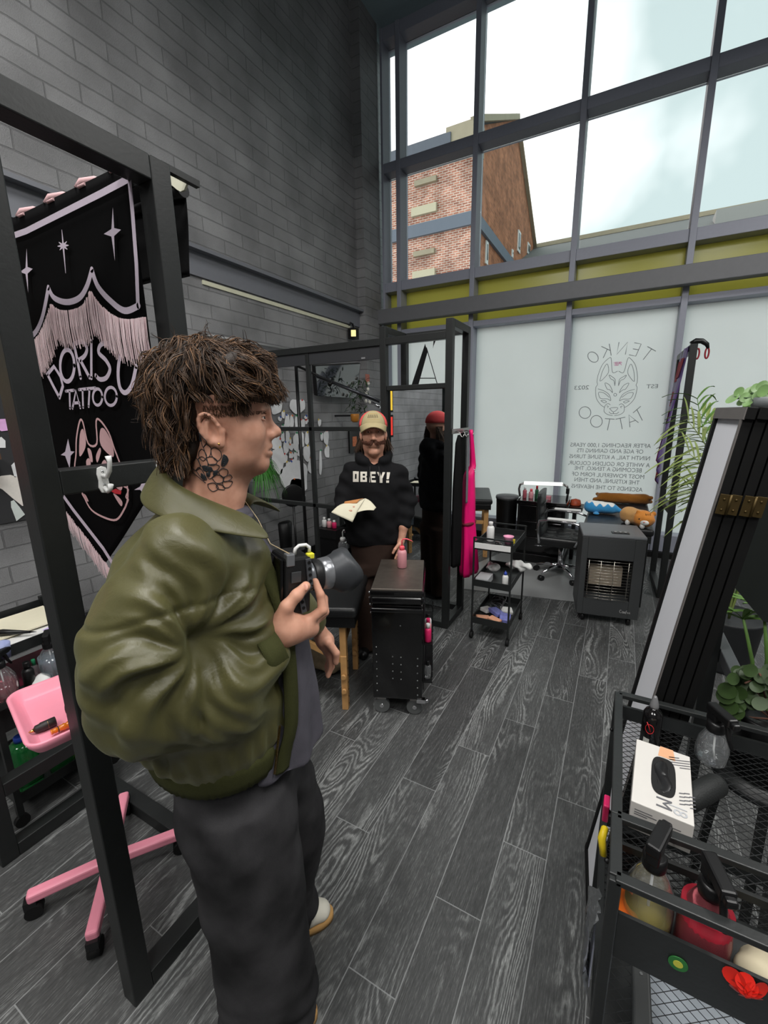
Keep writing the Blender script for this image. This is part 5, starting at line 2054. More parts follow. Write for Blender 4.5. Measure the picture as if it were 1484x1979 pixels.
# fringe: hanging threads
mb = MB()
def fringe(top, ln, n_, sl=0):
    P = bl(smooth2(top, 8))
    for k in range(n_):
        s_ = k / (n_ - 1) * (len(P) - 1.001)
        i = int(s_)
        f_ = s_ - i
        x = P[i][0] + (P[i + 1][0] - P[i][0]) * f_
        z = P[i][1] + (P[i + 1][1] - P[i][1]) * f_
        L_ = ln * rs.uniform(.86, 1.08)
        y = YBN - .006 - rs.uniform(0, .006)
        dx = rs.uniform(-.004, .004) + sl
        w_ = .0018
        mb.add([(x - w_, y, z), (x + w_, y, z), (x + w_ * .7 + dx * .5, y - .002, z - L_ * .5), (x - w_ * .7 + dx * .5, y - .002, z - L_ * .5), (x + dx + w_ * .5, y, z - L_), (x + dx - w_ * .5, y, z - L_)], [(0, 1, 2, 3), (3, 2, 4, 5)], False)


fringe([(118, 925), (175, 910), (215, 850), (253, 745)], .115, 110)
fringe([(253, 745), (290, 770), (345, 772), (400, 750), (437, 685)], .105, 130)
fringe([(437, 685), (480, 745), (550, 800), (610, 815), (690, 805)], .115, 160)
mb.build('fringe', FRINGE, bn)
mb = MB()
fringe([(268, 1635), (330, 1720), (400, 1810), (460, 1890), (530, 1980)], .075, 150, .01)
mb.build('fringe', FRINGE, bn)
mb = MB()
def bletter(ch, tl, tr, b_, pen=19):
    tl, tr, b_ = [np.array(q, float) for q in (tl, tr, b_)]
    for st in GL[ch]:
        bstroke(mb, [tuple(tl + (tr - tl) * p[0] + (b_ - tl) * (1 - p[1])) for p in st], pen)


for st, sm, pen in (([(231, 1070), (262, 1034), (292, 1080), (303, 1125), (287, 1178)], 0, 19), ([(287, 1178), (258, 1124), (231, 1070)], 0, 19),
                    (arc(324, 1030, 33, 74, 0, 360, 26), 0, 19), ([(356, 930), (372, 1008), (386, 1086)], 0, 19), ([(356, 930), (395, 918), (416, 950), (405, 985), (372, 1008)], 5, 19), ([(385, 1004), (428, 1084)], 0, 19),
                    ([(437, 916), (437, 1088)], 0, 17), ([(536, 950), (510, 926), (480, 935), (472, 970), (505, 1005), (524, 1045), (508, 1085), (478, 1094), (458, 1076)], 5, 19),
                    ([(572, 974), (562, 1060), (570, 1130), (596, 1156), (626, 1120), (646, 1034)], 5, 20)):
    bstroke(mb, st, pen, sm=sm)
for st in ([(318, 1149), (356, 1144)], [(336, 1148), (338, 1228)], [(350, 1228), (366, 1146), (386, 1226)], [(355, 1204), (382, 1202)], [(380, 1142), (414, 1138)], [(397, 1142), (400, 1224)], [(414, 1138), (458, 1134)], [(430, 1140), (426, 1220)], arc(468, 1176, 22, 38, 0, 360, 22), arc(530, 1173, 28, 42, 0, 360, 22)):
    bstroke(mb, st, 13)
mb.build('name_lettering', LILAC, bn)
mb = MB()
def star4(cx, cy, up, dn, lf, rt, w_=.16):
    mb = MB()
    pts = [(cx, cy - up), (cx + rt * w_, cy - up * .18), (cx + rt, cy - rt * .35), (cx + rt * w_, cy + dn * .12), (cx + rt * .25, cy + dn), (cx - lf * w_, cy + dn * .14), (cx - lf, cy + lf * .15), (cx - lf * w_, cy - up * .14)]
    mb.poly(bl(pts), BO + Vector((0, -.001, 0)), BU, BV)
    mb.build('star_applique', LILAC, bn)


star4(535, 412, 118, 132, 42, 38)
star4(133, 590, 105, 100, 32, 28)
mb = MB()
for a in range(0, 180, 45):
    d_ = np.array([math.cos(R(a + 85)), math.sin(R(a + 85))])
    L_ = 75 if a == 0 else 26
    bstroke(mb, [(310 - d_[0] * L_, 475 - d_[1] * L_), (310, 475), (310 + d_[0] * L_ * 1.7 if a == 0 else 310 + d_[0] * L_, 475 + d_[1] * L_ * (1.7 if a == 0 else 1))], 13, taper=True)
mb.build('star_applique', LILAC, bn)
star4(325, 1440, 70, 68, 34, 30, .4)
star4(308, 1535, 26, 30, 14, 14, .5)
star4(683, 1600, 60, 48, 50, 48, .45)
mb = MB()
bstroke(mb, [(362, 1530), (362, 1490), (368, 1440), (370, 1370), (385, 1290), (400, 1292), (425, 1392), (465, 1392), (462, 1290), (480, 1284), (520, 1340), (545, 1410), (560, 1450), (582, 1510), (605, 1580), (608, 1650), (590, 1700), (555, 1745), (500, 1735), (440, 1700), (405, 1640), (385, 1590), (362, 1530)], 10, sm=4)
bstroke(mb, [(590, 1590), (612, 1605), (600, 1640), (612, 1650), (598, 1680)], 8, sm=4)
for pl2 in ([(378, 1450), (380, 1350), (395, 1325), (408, 1380), (402, 1420)], [(478, 1400), (475, 1330), (495, 1325), (530, 1390), (535, 1455)], [(415, 1415), (432, 1425), (440, 1475), (428, 1470)], [(462, 1480), (455, 1450), (472, 1412), (478, 1430)],
            [(409, 1475), (420, 1460), (430, 1475), (428, 1500), (415, 1510)], [(478, 1495), (492, 1468), (505, 1480), (505, 1510), (488, 1520)], [(535, 1625), (560, 1640), (578, 1665), (570, 1682)], [(388, 1625), (405, 1630), (420, 1660), (405, 1655)], [(545, 1590), (560, 1570), (578, 1590), (570, 1610)]):
    mb.poly(bl(smooth2(pl2, 4, True)), BO + Vector((0, -.001, 0)), BU, BV)
mb.build('fox_applique', PINKF, bn)
mb = MB().poly(bl([(525, 1612), (548, 1602), (575, 1612), (572, 1628), (545, 1625)]), BO + Vector((0, -.002, 0)), BU, BV)
mb.build('red_applique', mat('red_felt', (190, 40, 52), .9), bn)
# pink pegs along the top
for k, (x, y) in enumerate(((17, 432), (60, 414), (118, 385), (150, 372))):
    pass
for (x0, x1, y) in ((10, 30, 440), (52, 78, 413), (105, 138, 384), (165, 198, 352), (232, 245, 322)):
    a, b_ = PX(x0, y + 6, 1, YA1 - .01), PX(x1, y - 4, 1, YA1 - .01)
    q = thing('peg', 'dusty pink fabric clip along the top rail over the black banner', 'clip', a.lerp(b_, .5), 0, 'pink clips along the banner top')
    c_ = a.lerp(b_, .5)
    c_.z = ZT + .008
    w_ = abs(b_.x - a.x)
    mb = MB()
    mb.tube([(c_.x - w_ * .4, c_.y - .03, ZT - .01), (c_.x - w_ * .3, c_.y - .02, ZT + .008), (c_.x + w_ * .1, c_.y, ZT + .012), (c_.x + w_ * .4, c_.y + .02, ZT + .008)], [.007, .009, .010, .006], 10)
    mb.build('clip_body', PINKF, q)
    MB().cyl((c_.x - w_ * .2, c_.y - .034, ZT - .012), (c_.x + w_ * .2, c_.y - .034, ZT - .012), .004, n=8).build('spring', PINKF, q)

# ---------------------------------------------------------------- far booth partition with mirror
YP0, YP1, XP0, XP1, XPW = 2.95, 3.30, -1.085, -1.60, -3.14
t = thing('booth_partition', 'tall black grid partition with end frame behind the man in the hoodie', 'partition', (-1.6, 3.1, 0))
w_ = .05
h_ = w_ / 2
frame_part(t, 'post', [((x, y, 0), (x, y, ZT)) for x in (XP0, XP1) for y in (YP0, YP1)], w_)
frame_part(t, 'post', [((x, YP0, 0), (x, YP0, 2.17)) for x in (-2.31, XPW)], .034)
frame_part(t, 'top_rail', [((XP0, YP0 + h_, ZT - h_), (XP0, YP1 - h_, ZT - h_)), ((XP1, YP0 + h_, ZT - h_), (XP1, YP1 - h_, ZT - h_)), ((XP1 + h_, YP0, 2.175), (XP0 - h_, YP0, 2.175)), ((XP1 + h_, YP1, ZT - h_), (XP0 - h_, YP1, ZT - h_)), ((XPW, YP0, 2.175), (XP1 - h_, YP0, 2.175))], w_)
frame_part(t, 'base_rail', [((XP0, YP0 + h_, h_), (XP0, YP1 - h_, h_)), ((XP1 + h_, YP0, h_), (XP0 - h_, YP0, h_)), ((XP1 + h_, YP1, h_), (XP0 - h_, YP1, h_)), ((XPW, YP0, h_), (XP1 - h_, YP0, h_))], w_)
frame_part(t, 'grid_bar', [((XPW, YP0, 1.545), (XP1 - h_, YP0, 1.545)), ((XPW, YP0, .885), (XP1 - h_, YP0, .885)), ((XP1 + h_, YP0, 1.845), (XP0 - h_, YP0, 1.845))], .034)
MB().bx(XPW, -2.33, YP0 - .012, YP0 + .012, 2.06, 2.15).build('header_panel', mat('charcoal_panel', (50, 51, 54), .6), t)
MB().bx(-2.29, XP1 - h_, YP0 - .012, YP0 + .012, 2.06, 2.15).build('header_panel', mat('charcoal_panel', (50, 51, 54), .6), t)
a = PX(702, 692, 1, YP0 - .013)
MB().box(a, (.035, .004, .012)).build('maker_badge', CHROME, t)
t = thing('wall_mirror', 'tall mirror in the partition showing the back of the man in the hoodie', 'mirror', (-1.34, YP0 + .02, .12))
MB().bx(XP1 + .03, XP0 - .03, YP0 + .012, YP0 + .02, .16, 1.825).build('mirror_glass', mat('silver_mirror', (215, 220, 222), .015, 1.0, 0.5, 0.0), t)
MB().bx(XP1 + .028, XP0 - .028, YP0 + .021, YP0 + .035, .15, 1.83).build('backing', BLACKM, t)
# steel rail with hooks between the end posts
t = thing('hook_rail', 'short steel rail with hooks across the end of the booth partition', 'rail', (XP0, 3.12, 1.52))
MB().bx(XP0 + .028, XP0 + .034, YP0 - .02, YP1 + .03, 1.51, 1.545).build('rail', BRUSHED, t)
for y in (3.02, 3.12, 3.25):
    MB().tube([(XP0 + .034, y, 1.525), (XP0 + .06, y, 1.515), (XP0 + .07, y, 1.49), (XP0 + .085, y, 1.485), (XP0 + .092, y, 1.505)], .0045, 8).build('hook', BRUSHED, t)


def hanging_cloth(name, label, cat, secs, m_, parts=()):
    """secs: z, x, y, half thickness x, half width y"""
    q = thing(name, label, cat, (secs[0][1], secs[0][2], secs[-1][0]))
    S = np.array(secs)
    S = S[np.argsort(S[:, 0])]
    zz = np.linspace(S[0, 0], S[-1, 0], 34)
    mb = MB()
    rings = []
    for z in zz:
        x, y, a, b_ = [np.interp(z, S[:, 0], S[:, i]) for i in (1, 2, 3, 4)]
        rings.append([(x + a * math.cos(u) * (1 + .25 * math.sin(5 * u + z * 3)), y + b_ * math.sin(u) * (1 + .05 * math.sin(7 * u)), z) for u in [2 * PI * k / 36 for k in range(36)]])
    mb.loft(rings, True, True)
    mb.build('cloth', m_, q)
    return q


HOTP = mat('hot_pink_nylon', (246, 22, 120), .45, 0, .4, .06, emis=0)
pa = hanging_cloth('pink_apron', 'hot pink apron hung from the steel hook rail by the partition end', 'apron', [(1.53, XP0 + .075, 3.235, .012, .012), (1.40, XP0 + .08, 3.26, .015, .02), (1.24, XP0 + .085, 3.28, .022, .028), (1.20, XP0 + .07, 3.24, .035, .06), (1.0, XP0 + .07, 3.24, .045, .085), (.80, XP0 + .072, 3.25, .045, .10), (.78, XP0 + .072, 3.25, .048, .10), (.6, XP0 + .08, 3.26, .055, .12), (.40, XP0 + .085, 3.27, .06, .145), (.37, XP0 + .085, 3.27, .052, .14)], HOTP)
MB().lathe([(.052, -.012), (.060, -.006), (.060, .008), (.052, .014)], (XP0 + .072, 3.25, .80), 28, Matrix(((.9, 0, 0), (0, 1.85, 0), (0, 0, 1)))).build('tie_band', mat('dark_red_band', (120, 26, 50), .7), pa)
MB().tube([(XP0 + .10 + .014 * math.cos(a), 3.24, 1.215 + .014 * math.sin(a)) for a in [2 * PI * k / 16 for k in range(17)]], .003, 6).build('ring', CHROME, pa)
hanging_cloth('black_apron', 'black apron hung inside the partition end frame', 'apron', [(1.50, XP0 + .055, 3.03, .012, .012), (1.44, XP0 + .05, 3.03, .02, .04), (1.1, XP0 + .045, 3.04, .028, .065), (.7, XP0 + .045, 3.045, .03, .075), (.50, XP0 + .045, 3.045, .028, .075)], mat('black_cloth', (15, 15, 16), .9))
hanging_cloth('grey_strap_bundle', 'pair of grey straps hung inside the partition end frame', 'strap', [(1.50, XP0 + .085, 3.13, .006, .010), (1.2, XP0 + .088, 3.13, .007, .018), (.98, XP0 + .088, 3.13, .006, .018)], mat('grey_webbing', (110, 112, 116), .7))

# ---------------------------------------------------------------- right-hand booth frame with purple scarf
XRF, YR0, YR1, ZR = .44, 4.35, 4.95, 2.16
t = thing('end_frame', 'slender black steel frame on the right in front of the palm', 'frame', (XRF, 4.65, 0))
frame_part(t, 'post', [((XRF, YR0, 0), (XRF, YR0, ZR)), ((XRF - .03, YR1, 0), (XRF - .03, YR1, ZR - .02))], .05)
frame_part(t, 'rail', [((XRF, YR0, ZR - .025), (XRF - .03, YR1, ZR - .04)), ((XRF, YR0, .80), (XRF - .03, YR1, .80)), ((XRF, YR0, .03), (XRF - .03, YR1, .03))], .05)
PUR = mat('purple_satin', (104, 78, 140), .35, 0, .5, .25, 18)
CRIM = mat('crimson_print', (150, 22, 46), .6)
sc_ = thing('purple_scarf', 'purple printed scarf hanging from the top of the slender right-hand frame', 'scarf', (XRF - .02, 4.65, 1.3))
mb = MB()
rows_ = []
zz = np.linspace(2.15, 1.22, 26)
for i, z in enumerate(zz):
    tt = i / 25
    y0, y1 = 4.38 + .10 * tt, 4.90 - .16 * tt ** 2
    rows_.append([(XRF - .035 - .10 * tt * (1 - k / 14 * .3) + .012 * math.sin(k * 1.1 + tt * 5), y0 + (y1 - y0) * k / 14, z - .25 * tt * (k / 14)) for k in range(15)])
mb.add([p for r_ in rows_ for p in r_], [(i * 15 + j, i * 15 + j + 1, i * 15 + j + 16, i * 15 + j + 15) for i in range(25) for j in range(14)], True)
o = mb.build('scarf_cloth', PUR, sc_)
o.modifiers.new('thick', 'SOLIDIFY').thickness = .003
mb = MB()
for (i0, i1, j0, j1) in ((2, 6, 2, 9), (8, 10, 7, 13), (13, 16, 1, 6), (19, 25, 0, 4), (20, 25, 9, 14)):
    vs = [Vector(rows_[i][j]) + Vector((-.006, -.002, 0)) for i in range(i0, i1 + 1) for j in range(j0, j1 + 1)]
    m_ = j1 - j0 + 1
    mb.add(vs, [(a * m_ + b_, a * m_ + b_ + 1, (a + 1) * m_ + b_ + 1, (a + 1) * m_ + b_) for a in range(i1 - i0) for b_ in range(j1 - j0)], True)
mb.build('crimson_pattern', CRIM, sc_)
t = thing('carabiner_hook', 'curved black arm with red loops at the top of the slender frame', 'hook', (XRF, YR0, ZR))
MB().tube([(XRF - .02, YR0, ZR), (XRF + .01, YR0, ZR + .022), (XRF + .05, YR0, ZR + .018), (XRF + .085, YR0, ZR - .01), (XRF + .095, YR0, ZR - .04)], [.022, .022, .02, .016, .010], 10).build('arm', BLACKP, t)
for dx in (.03, .092):
    MB().tube([(XRF + dx + .012 * math.sin(a), YR0, ZR - .075 + .040 * math.cos(a)) for a in [2 * PI * k / 18 for k in range(19)]], .006, 8).build('loop', mat('red_cord', (140, 14, 34), .5), t)
# ================================================================ stencils pinned on the left wall
XW = XL + .012
def w2(x, y, xx=XW):
    return PX(520 + x * .18196, 640 + y * .18196, 0, xx)


TABS = [mat('blue_tape', (40, 80, 170), .7), mat('orange_tape', (226, 120, 60), .7), mat('green_tape', (40, 140, 90), .7), mat('red_tape', (206, 60, 54), .7), mat('yellow_tape', (226, 196, 80), .7)]
STEN = mat('stencil_paper', (226, 227, 228), .85, 0, .15, .10, 14)
WORN = 'white cut-out stencil paper taped to the dark wall beyond the grid'
shapes = [(192, 960, 55, 145), (240, 965, 40, 140), (295, 965, 45, 140), (355, 985, 50, 110), (150, 885, 35, 80), (390, 915, 32, 40), (430, 910, 30, 40), (440, 985, 35, 60), (395, 962, 26, 50), (535, 970, 35, 75),
          (115, 930, 42, 50), (60, 1190, 80, 140), (145, 1125, 40, 100), (112, 1195, 36, 110), (195, 1120, 42, 140), (180, 1235, 60, 130), (235, 1228, 52, 70), (285, 1180, 58, 200), (342, 1155, 62, 160), (400, 1140, 40, 140),
          (452, 1120, 30, 60), (458, 1180, 28, 60), (560, 1120, 30, 80), (606, 1130, 54, 150), (615, 1280, 52, 130), (330, 1295, 58, 78), (235, 1318, 50, 66), (280, 1330, 36, 108), (250, 1390, 44, 66), (400, 1295, 72, 170),
          (450, 1250, 46, 90), (450, 1430, 76, 170), (545, 1400, 28, 270), (170, 1350, 46, 100), (205, 1440, 56, 120), (420, 950, 22, 34), (458, 930, 22, 30), (150, 1010, 40, 40), (95, 1120, 30, 60), (225, 1170, 22, 70)]
big = [('white pear-shaped stencil paper just beside the front man\'s brow', (75, 800, 120, 160)), ('large translucent rounded paper at the top of the stencil wall', (300, 795, 165, 150)), ('broad white stencil paper hanging behind the front man\'s chin', (95, 1370, 130, 280)),
       ('largest white stencil sheet, like a torso, low on the wall', (272, 1545, 290, 330)), ('long white sheet hanging below the largest stencil', (290, 1690, 180, 240)), ('narrow white tail of paper at the bottom of the stencil wall', (300, 1760, 70, 150))]


def stencil(cx, cy, w_, h_, label, group, k, xx=XW):
    pts = []
    n_ = 18
    for i in range(n_):
        a = 2 * PI * i / n_
        r_ = 1 + .09 * math.sin(3 * a + k) + .06 * math.sin(5 * a + 2 * k)
        e_ = .8
        c_, s_ = math.cos(a), math.sin(a)
        pts.append(w2(cx + w_ / 2 * r_ * math.copysign(abs(c_) ** e_, c_), cy + h_ / 2 * r_ * math.copysign(abs(s_) ** e_, s_), xx))
    big_ = w_ > 70 or h_ > 160
    q = thing('stencil_paper', label, 'paper', w2(cx, cy, xx), 0, group)
    mb = MB()
    mb.poly([(p.y, p.z) for p in pts], (xx, 0, 0), (0, 1, 0), (0, 0, 1), .0015)
    mb.build('sheet', STEN, q)
    top = max(pts, key=lambda p: p.z)
    mb = MB().box(top + Vector((.003, 0, -.006)), (.003, .018 + .004 * (k % 3), .016), (R(20 * ((k % 5) - 2)), 0, 0))
    mb.build('tape_tab', TABS[k % 5], q)


for k, s_ in enumerate(shapes):
    stencil(*s_, WORN, 'small stencils on the far left wall', k, XW + .0006 * (k % 4))
for k, (lb, s_) in enumerate(big):
    stencil(*s_, lb, None, k + 2, XW + .003)
# near papers, seen past the left frame (crop 4 frame of the photo: 0..180, 700..1200)
def near_paper(lst, label, m_=STEN):
    P = [PX(x * .2528, 700 + y * .2526, 0, XW) for x, y in lst]
    q = MB().poly([(p.y, p.z) for p in P], (XW, 0, 0), (0, 1, 0), (0, 0, 1), .002).build('stencil_paper', m_)
    tag(q, label, 'paper')


near_paper([(-40, 440), (5, 435), (70, 432), (85, 520), (10, 528), (-30, 500)], 'white and magenta paper at the left edge above the brown shelf', mat('magenta_print', (222, 170, 220), .8, var=.2, scale=30))
near_paper([(-40, 590), (10, 572), (40, 600), (42, 655), (-30, 655)], 'small white paper touching the top of the brown shelf')
near_paper([(85, 790), (125, 750), (160, 770), (170, 870), (110, 880)], 'small pale paper just below the brown shelf behind the frame post')
near_paper([(-40, 900), (5, 870), (80, 862), (165, 890), (205, 1090), (170, 1100), (95, 1040), (20, 975), (-30, 950)], 'large white paper with orange line drawing left of the frame post', mat('line_drawn_paper', (228, 222, 214), .8, var=.08, scale=60))
near_paper([(82, 1065), (105, 1055), (150, 1110), (190, 1165), (125, 1215), (85, 1110)], 'pale green-grey paper hanging lowest beside the frame post', mat('pale_green_paper', (206, 214, 210), .8))
board = MB()
a, b_ = PX(0, 860, 0, XW - .004), PX(45, 1005, 0, XW - .004)
q = MB().bx(XL + .001, XL + .010, .62, 1.42, b_.z, 1.98).build('pin_board', mat('charcoal_board', (46, 46, 48), .8))
tag(q, 'charcoal pin board on the left wall holding the near papers', 'board')
a = PX(0, 880, 0, XL + .1)
q = thing('wall_shelf', 'brown wooden shelf edge at the left rim of the picture', 'shelf', (XL + .06, .7, a.z))
MB().bx(XL + .02, XL + .12, .1, 1.10, a.z - .022, a.z + .012).build('board', mat('brown_shelf_wood', (84, 58, 42), .6), q)
MB().bx(XL + .001, XL + .02, .1, 1.10, a.z - .06, a.z + .02).build('bracket', BLACKP, q)

# lit pictures on the left wall, seen only in the mirror
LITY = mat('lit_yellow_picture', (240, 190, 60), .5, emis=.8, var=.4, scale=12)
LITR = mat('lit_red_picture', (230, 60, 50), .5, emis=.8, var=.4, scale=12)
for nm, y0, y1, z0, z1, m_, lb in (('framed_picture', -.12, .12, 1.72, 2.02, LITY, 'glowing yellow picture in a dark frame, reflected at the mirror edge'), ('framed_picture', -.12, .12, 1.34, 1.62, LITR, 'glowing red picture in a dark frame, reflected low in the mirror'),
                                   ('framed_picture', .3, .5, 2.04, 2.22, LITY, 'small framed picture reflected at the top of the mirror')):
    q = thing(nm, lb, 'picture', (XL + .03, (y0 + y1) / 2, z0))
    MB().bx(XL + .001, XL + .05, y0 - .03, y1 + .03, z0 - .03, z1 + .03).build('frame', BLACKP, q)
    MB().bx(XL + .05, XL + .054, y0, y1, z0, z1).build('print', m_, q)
# ---------------------------------------------------------------- television, boom arm, plant, cards on the left wall
t = thing('television', 'dark glossy television tilted on the left wall above the stencils', 'television', (XL + .12, 4.5, 1.75))
c_ = [w2(485, 368, -3.02), w2(972, 343, -2.93), w2(930, 716, -3.08), w2(510, 690, -3.10)]
n_ = (c_[1] - c_[0]).cross(c_[3] - c_[0]).normalized()
if n_.x > 0:
    n_ = -n_
mb = MB().add(c_ + [p + n_ * .05 for p in c_], [(0, 1, 2, 3), (7, 6, 5, 4), (0, 4, 5, 1), (1, 5, 6, 2), (2, 6, 7, 3), (3, 7, 4, 0)], False)
mb.build('casing', BLACKP, t, .004)
ctr = sum(c_, Vector()) / 4
mb = MB().add([ctr + (p - ctr) * .975 - n_ * .002 for p in c_], [(0, 1, 2, 3)], False)
mb.build('screen', mat('tv_screen', (34, 36, 42), .06, 0, .7, ior=2.1), t)
MB().box((XL + .05, 4.5, 1.95), (.1, .12, .12)).build('wall_bracket', BLACKP, t)
t = thing('lamp_boom', 'long black boom arm of a work lamp reaching across the television', 'lamp', PX(650, 740, 1, 3.2))
a, b_, c_ = PX(572, 706, 1, 3.15), PX(640, 738, 1, 3.2), PX(735, 776, 1, 3.28)
MB().cyl(a, b_, .011, n=10).build('inner_tube', BLACKP, t)
MB().cyl(b_ - (c_ - b_) * .3, c_, .016, n=10).build('outer_tube', mat('grey_anodised', (96, 98, 102), .3, .8), t)
MB().cyl(b_ + Vector((0, -.03, -.03)), b_ + Vector((0, .03, .02)), .016, n=10).build('clamp_knob', BLACKP, t)
MB().tube([PX(718, 778, 1, 3.28), PX(735, 787, 1, 3.28)], .012, 8).build('lower_tube', CHROME, t)
MB().cyl((a.x, a.y, a.z), (a.x, a.y, 0), .016, n=10).build('floor_pole', BLACKP, t)

LEAFD = mat('dark_green_leaf', (40, 62, 34), .5, 0, .4, .35, 30)
LEAFB = mat('bright_green_leaf', (96, 148, 46), .45, 0, .4, .3, 30)
LEAFP = mat('pale_variegated_leaf', (170, 184, 120), .45, 0, .4, .3, 20)


def leaf_blade(mb, base, d, L_, w_, droop, n_=8, up=(0, 0, 1)):
    """curved strap leaf"""
    base, d = Vector(base), Vector(d).normalized()
    s_ = d.cross(Vector(up))
    s_ = s_.normalized() if s_.length > 1e-4 else Vector((1, 0, 0))
    A, B = [], []
    for i in range(n_ + 1):
        t = i / n_
        p = base + d * L_ * t + Vector((0, 0, -droop * L_ * t * t))
        ww = w_ * math.sin(PI * min(1, .08 + .92 * t)) ** .7 * (1 - .15 * t)
        A.append(p - s_ * ww)
        B.append(p + s_ * ww)
    M_ = [(a + b) / 2 - Vector((0, 0, w_ * .35)) for a, b in zip(A, B)]
    m_ = n_ + 1
    mb.add(A + M_ + B, [(i, i + 1, m_ + i + 1, m_ + i) for i in range(n_)] + [(m_ + i, m_ + i + 1, 2 * m_ + i + 1, 2 * m_ + i) for i in range(n_)], True)


def round_leaf(mb, c, n, r_, k=0.85):
    c, n = Vector(c), Vector(n).normalized()
    u = n.orthogonal().normalized()
    v = n.cross(u)
    pts = [c + n * (-r_ * .12)] + [c + (u * math.cos(a) + v * k * math.sin(a)) * r_ for a in [2 * PI * i / 14 for i in range(14)]]
    mb.add(pts, [(0, 1 + i, 1 + (i + 1) % 14) for i in range(14)], True)


# trailing plant in the corner
p = PX(692, 770, 0, -2.85)
t = thing('hanging_plant', 'dark trailing plant with white flowers hanging beside the television', 'plant', p)
mb = MB()
for q in range(110):
    b_ = p + Vector((rs.uniform(-.09, .09), rs.uniform(-.12, .12), rs.uniform(-.16, .22)))
    leaf_blade(mb, b_, (rs.normal(), rs.normal(), rs.normal() * .5), rs.uniform(.04, .09), .009, rs.uniform(.2, .8), 4)
mb.build('foliage', LEAFD, t)
mb = MB()
for (x, y) in ((712, 741), (711, 752), (708, 760), (714, 777), (707, 775)):
    mb.ell(PX(x, y, 0, -2.9), (.02, .02, .025), None, 8, 6)
mb.build('flowers', mat('white_petals', (222, 220, 210), .7), t)
a = PX(686, 808, 0, -2.85)
MB().bar((XL, p.y, a.z + .03), (a.x, a.y, a.z + .03), .02).build('wall_bracket', BLACKP, t)
MB().lathe([(.03, -.05), (.05, -.03), (.055, .03), (.05, .05)], a, 14).build('pot', mat('amber_pot', (170, 110, 40), .4), t)
a = PX(710, 733, 0, -3.06)
q = MB().box(a, (.006, .10, .13)).build('picture_card', mat('red_and_cream_print', (176, 110, 96), .7, var=.6, scale=60))
tag(q, 'small red and cream card stuck on the corner column', 'card')
a = PX(684, 853, 0, XL + .02)
q = thing('small_picture', 'small colourful picture in a black frame low behind the hoodie man\'s shoulder', 'picture', a)
MB().box(a, (.02, .24, .30)).build('frame', BLACKP, q)
MB().box(a + Vector((.012, 0, 0)), (.004, .10, .13)).build('print', mat('orange_blue_print', (206, 120, 80), .6, var=.7, scale=50), q)

# bright fern tucked behind the front man's collar
p = PX(508, 900, 1, 2.93)
t = thing('fern', 'bright green fern spilling down behind the front man\'s collar', 'plant', p)
mb = MB()
for q in range(260):
    a = rs.uniform(-.6, 2.2)
    leaf_blade(mb, p + Vector((rs.uniform(-.05, .03), rs.uniform(-.05, .05), rs.uniform(-.05, .05))), (rs.uniform(.05, .6), rs.uniform(-.5, .5), rs.uniform(-.3, .8)), rs.uniform(.10, .21), .004, rs.uniform(.9, 1.7), 7)
mb.build('fronds', mat('fresh_green_frond', (52, 116, 34), .5, 0, .4, .3, 30), t)
MB().lathe([(.05, -.08), (.07, -.02), (.075, .02)], p + Vector((-.06, 0, -.06)), 14).build('pot', BLACKP, t)
MB().cyl(p + Vector((-.06, 0, 0)), (p.x - .06, p.y, 2.155), .003, n=6).build('hanging_wire', BLACKP, t)
# ================================================================ the camera in the front man's hand
Lr = Vector((.93, -.345, -.07)).normalized()
Nr = Vector((.345, .93, .0)).normalized()
Nr = (Nr - Lr * Nr.dot(Lr)).normalized()
Ur = Nr.cross(Lr).normalized()
if Ur.z < 0:
    Ur = -Ur
CC = Vector((.008, .060, 1.296))


def cp(l, n, u):
    q = CC + Lr * l + Nr * n + Ur * u
    return m1(q.x, q.y, q.z)


def cdir(v):
    return Vector(v.x * ER + v.y * EC + v.z * EZ)


LW, NW, UW = cdir(Lr), cdir(Nr), cdir(Ur)
CM = Matrix((LW, NW, UW)).transposed()
CAMB = mat('camera_black', (26, 26, 27), .42, 0, .5, .15, 60, .1, 500)
CAMG = mat('camera_cage_grey', (84, 86, 90), .35, .4, .5, .08)
t = thing('camera', 'black camera with metal cage and petal lens hood in the front man\'s hand', 'camera', cp(0, 0, -.065))
MB().box(cp(0, 0, 0), (.058, .088, .128), CM).build('body', CAMB, t, .006)
MB().box(cp(-.034, -.004, .004), (.008, .082, .112), CM).build('screen', mat('camera_screen', (10, 10, 11), .15, 0, .6), t, .002)
mb = MB()
mb.smooth = True
def ringz(prof, n_=36, wav=None):
    rings = []
    for (r_, l) in prof:
        rings.append([cp(l + (wav(a) if wav and l > .12 else 0), r_ * math.cos(a), .004 + r_ * math.sin(a)) for a in [2 * PI * k / n_ for k in range(n_)]])
    return rings


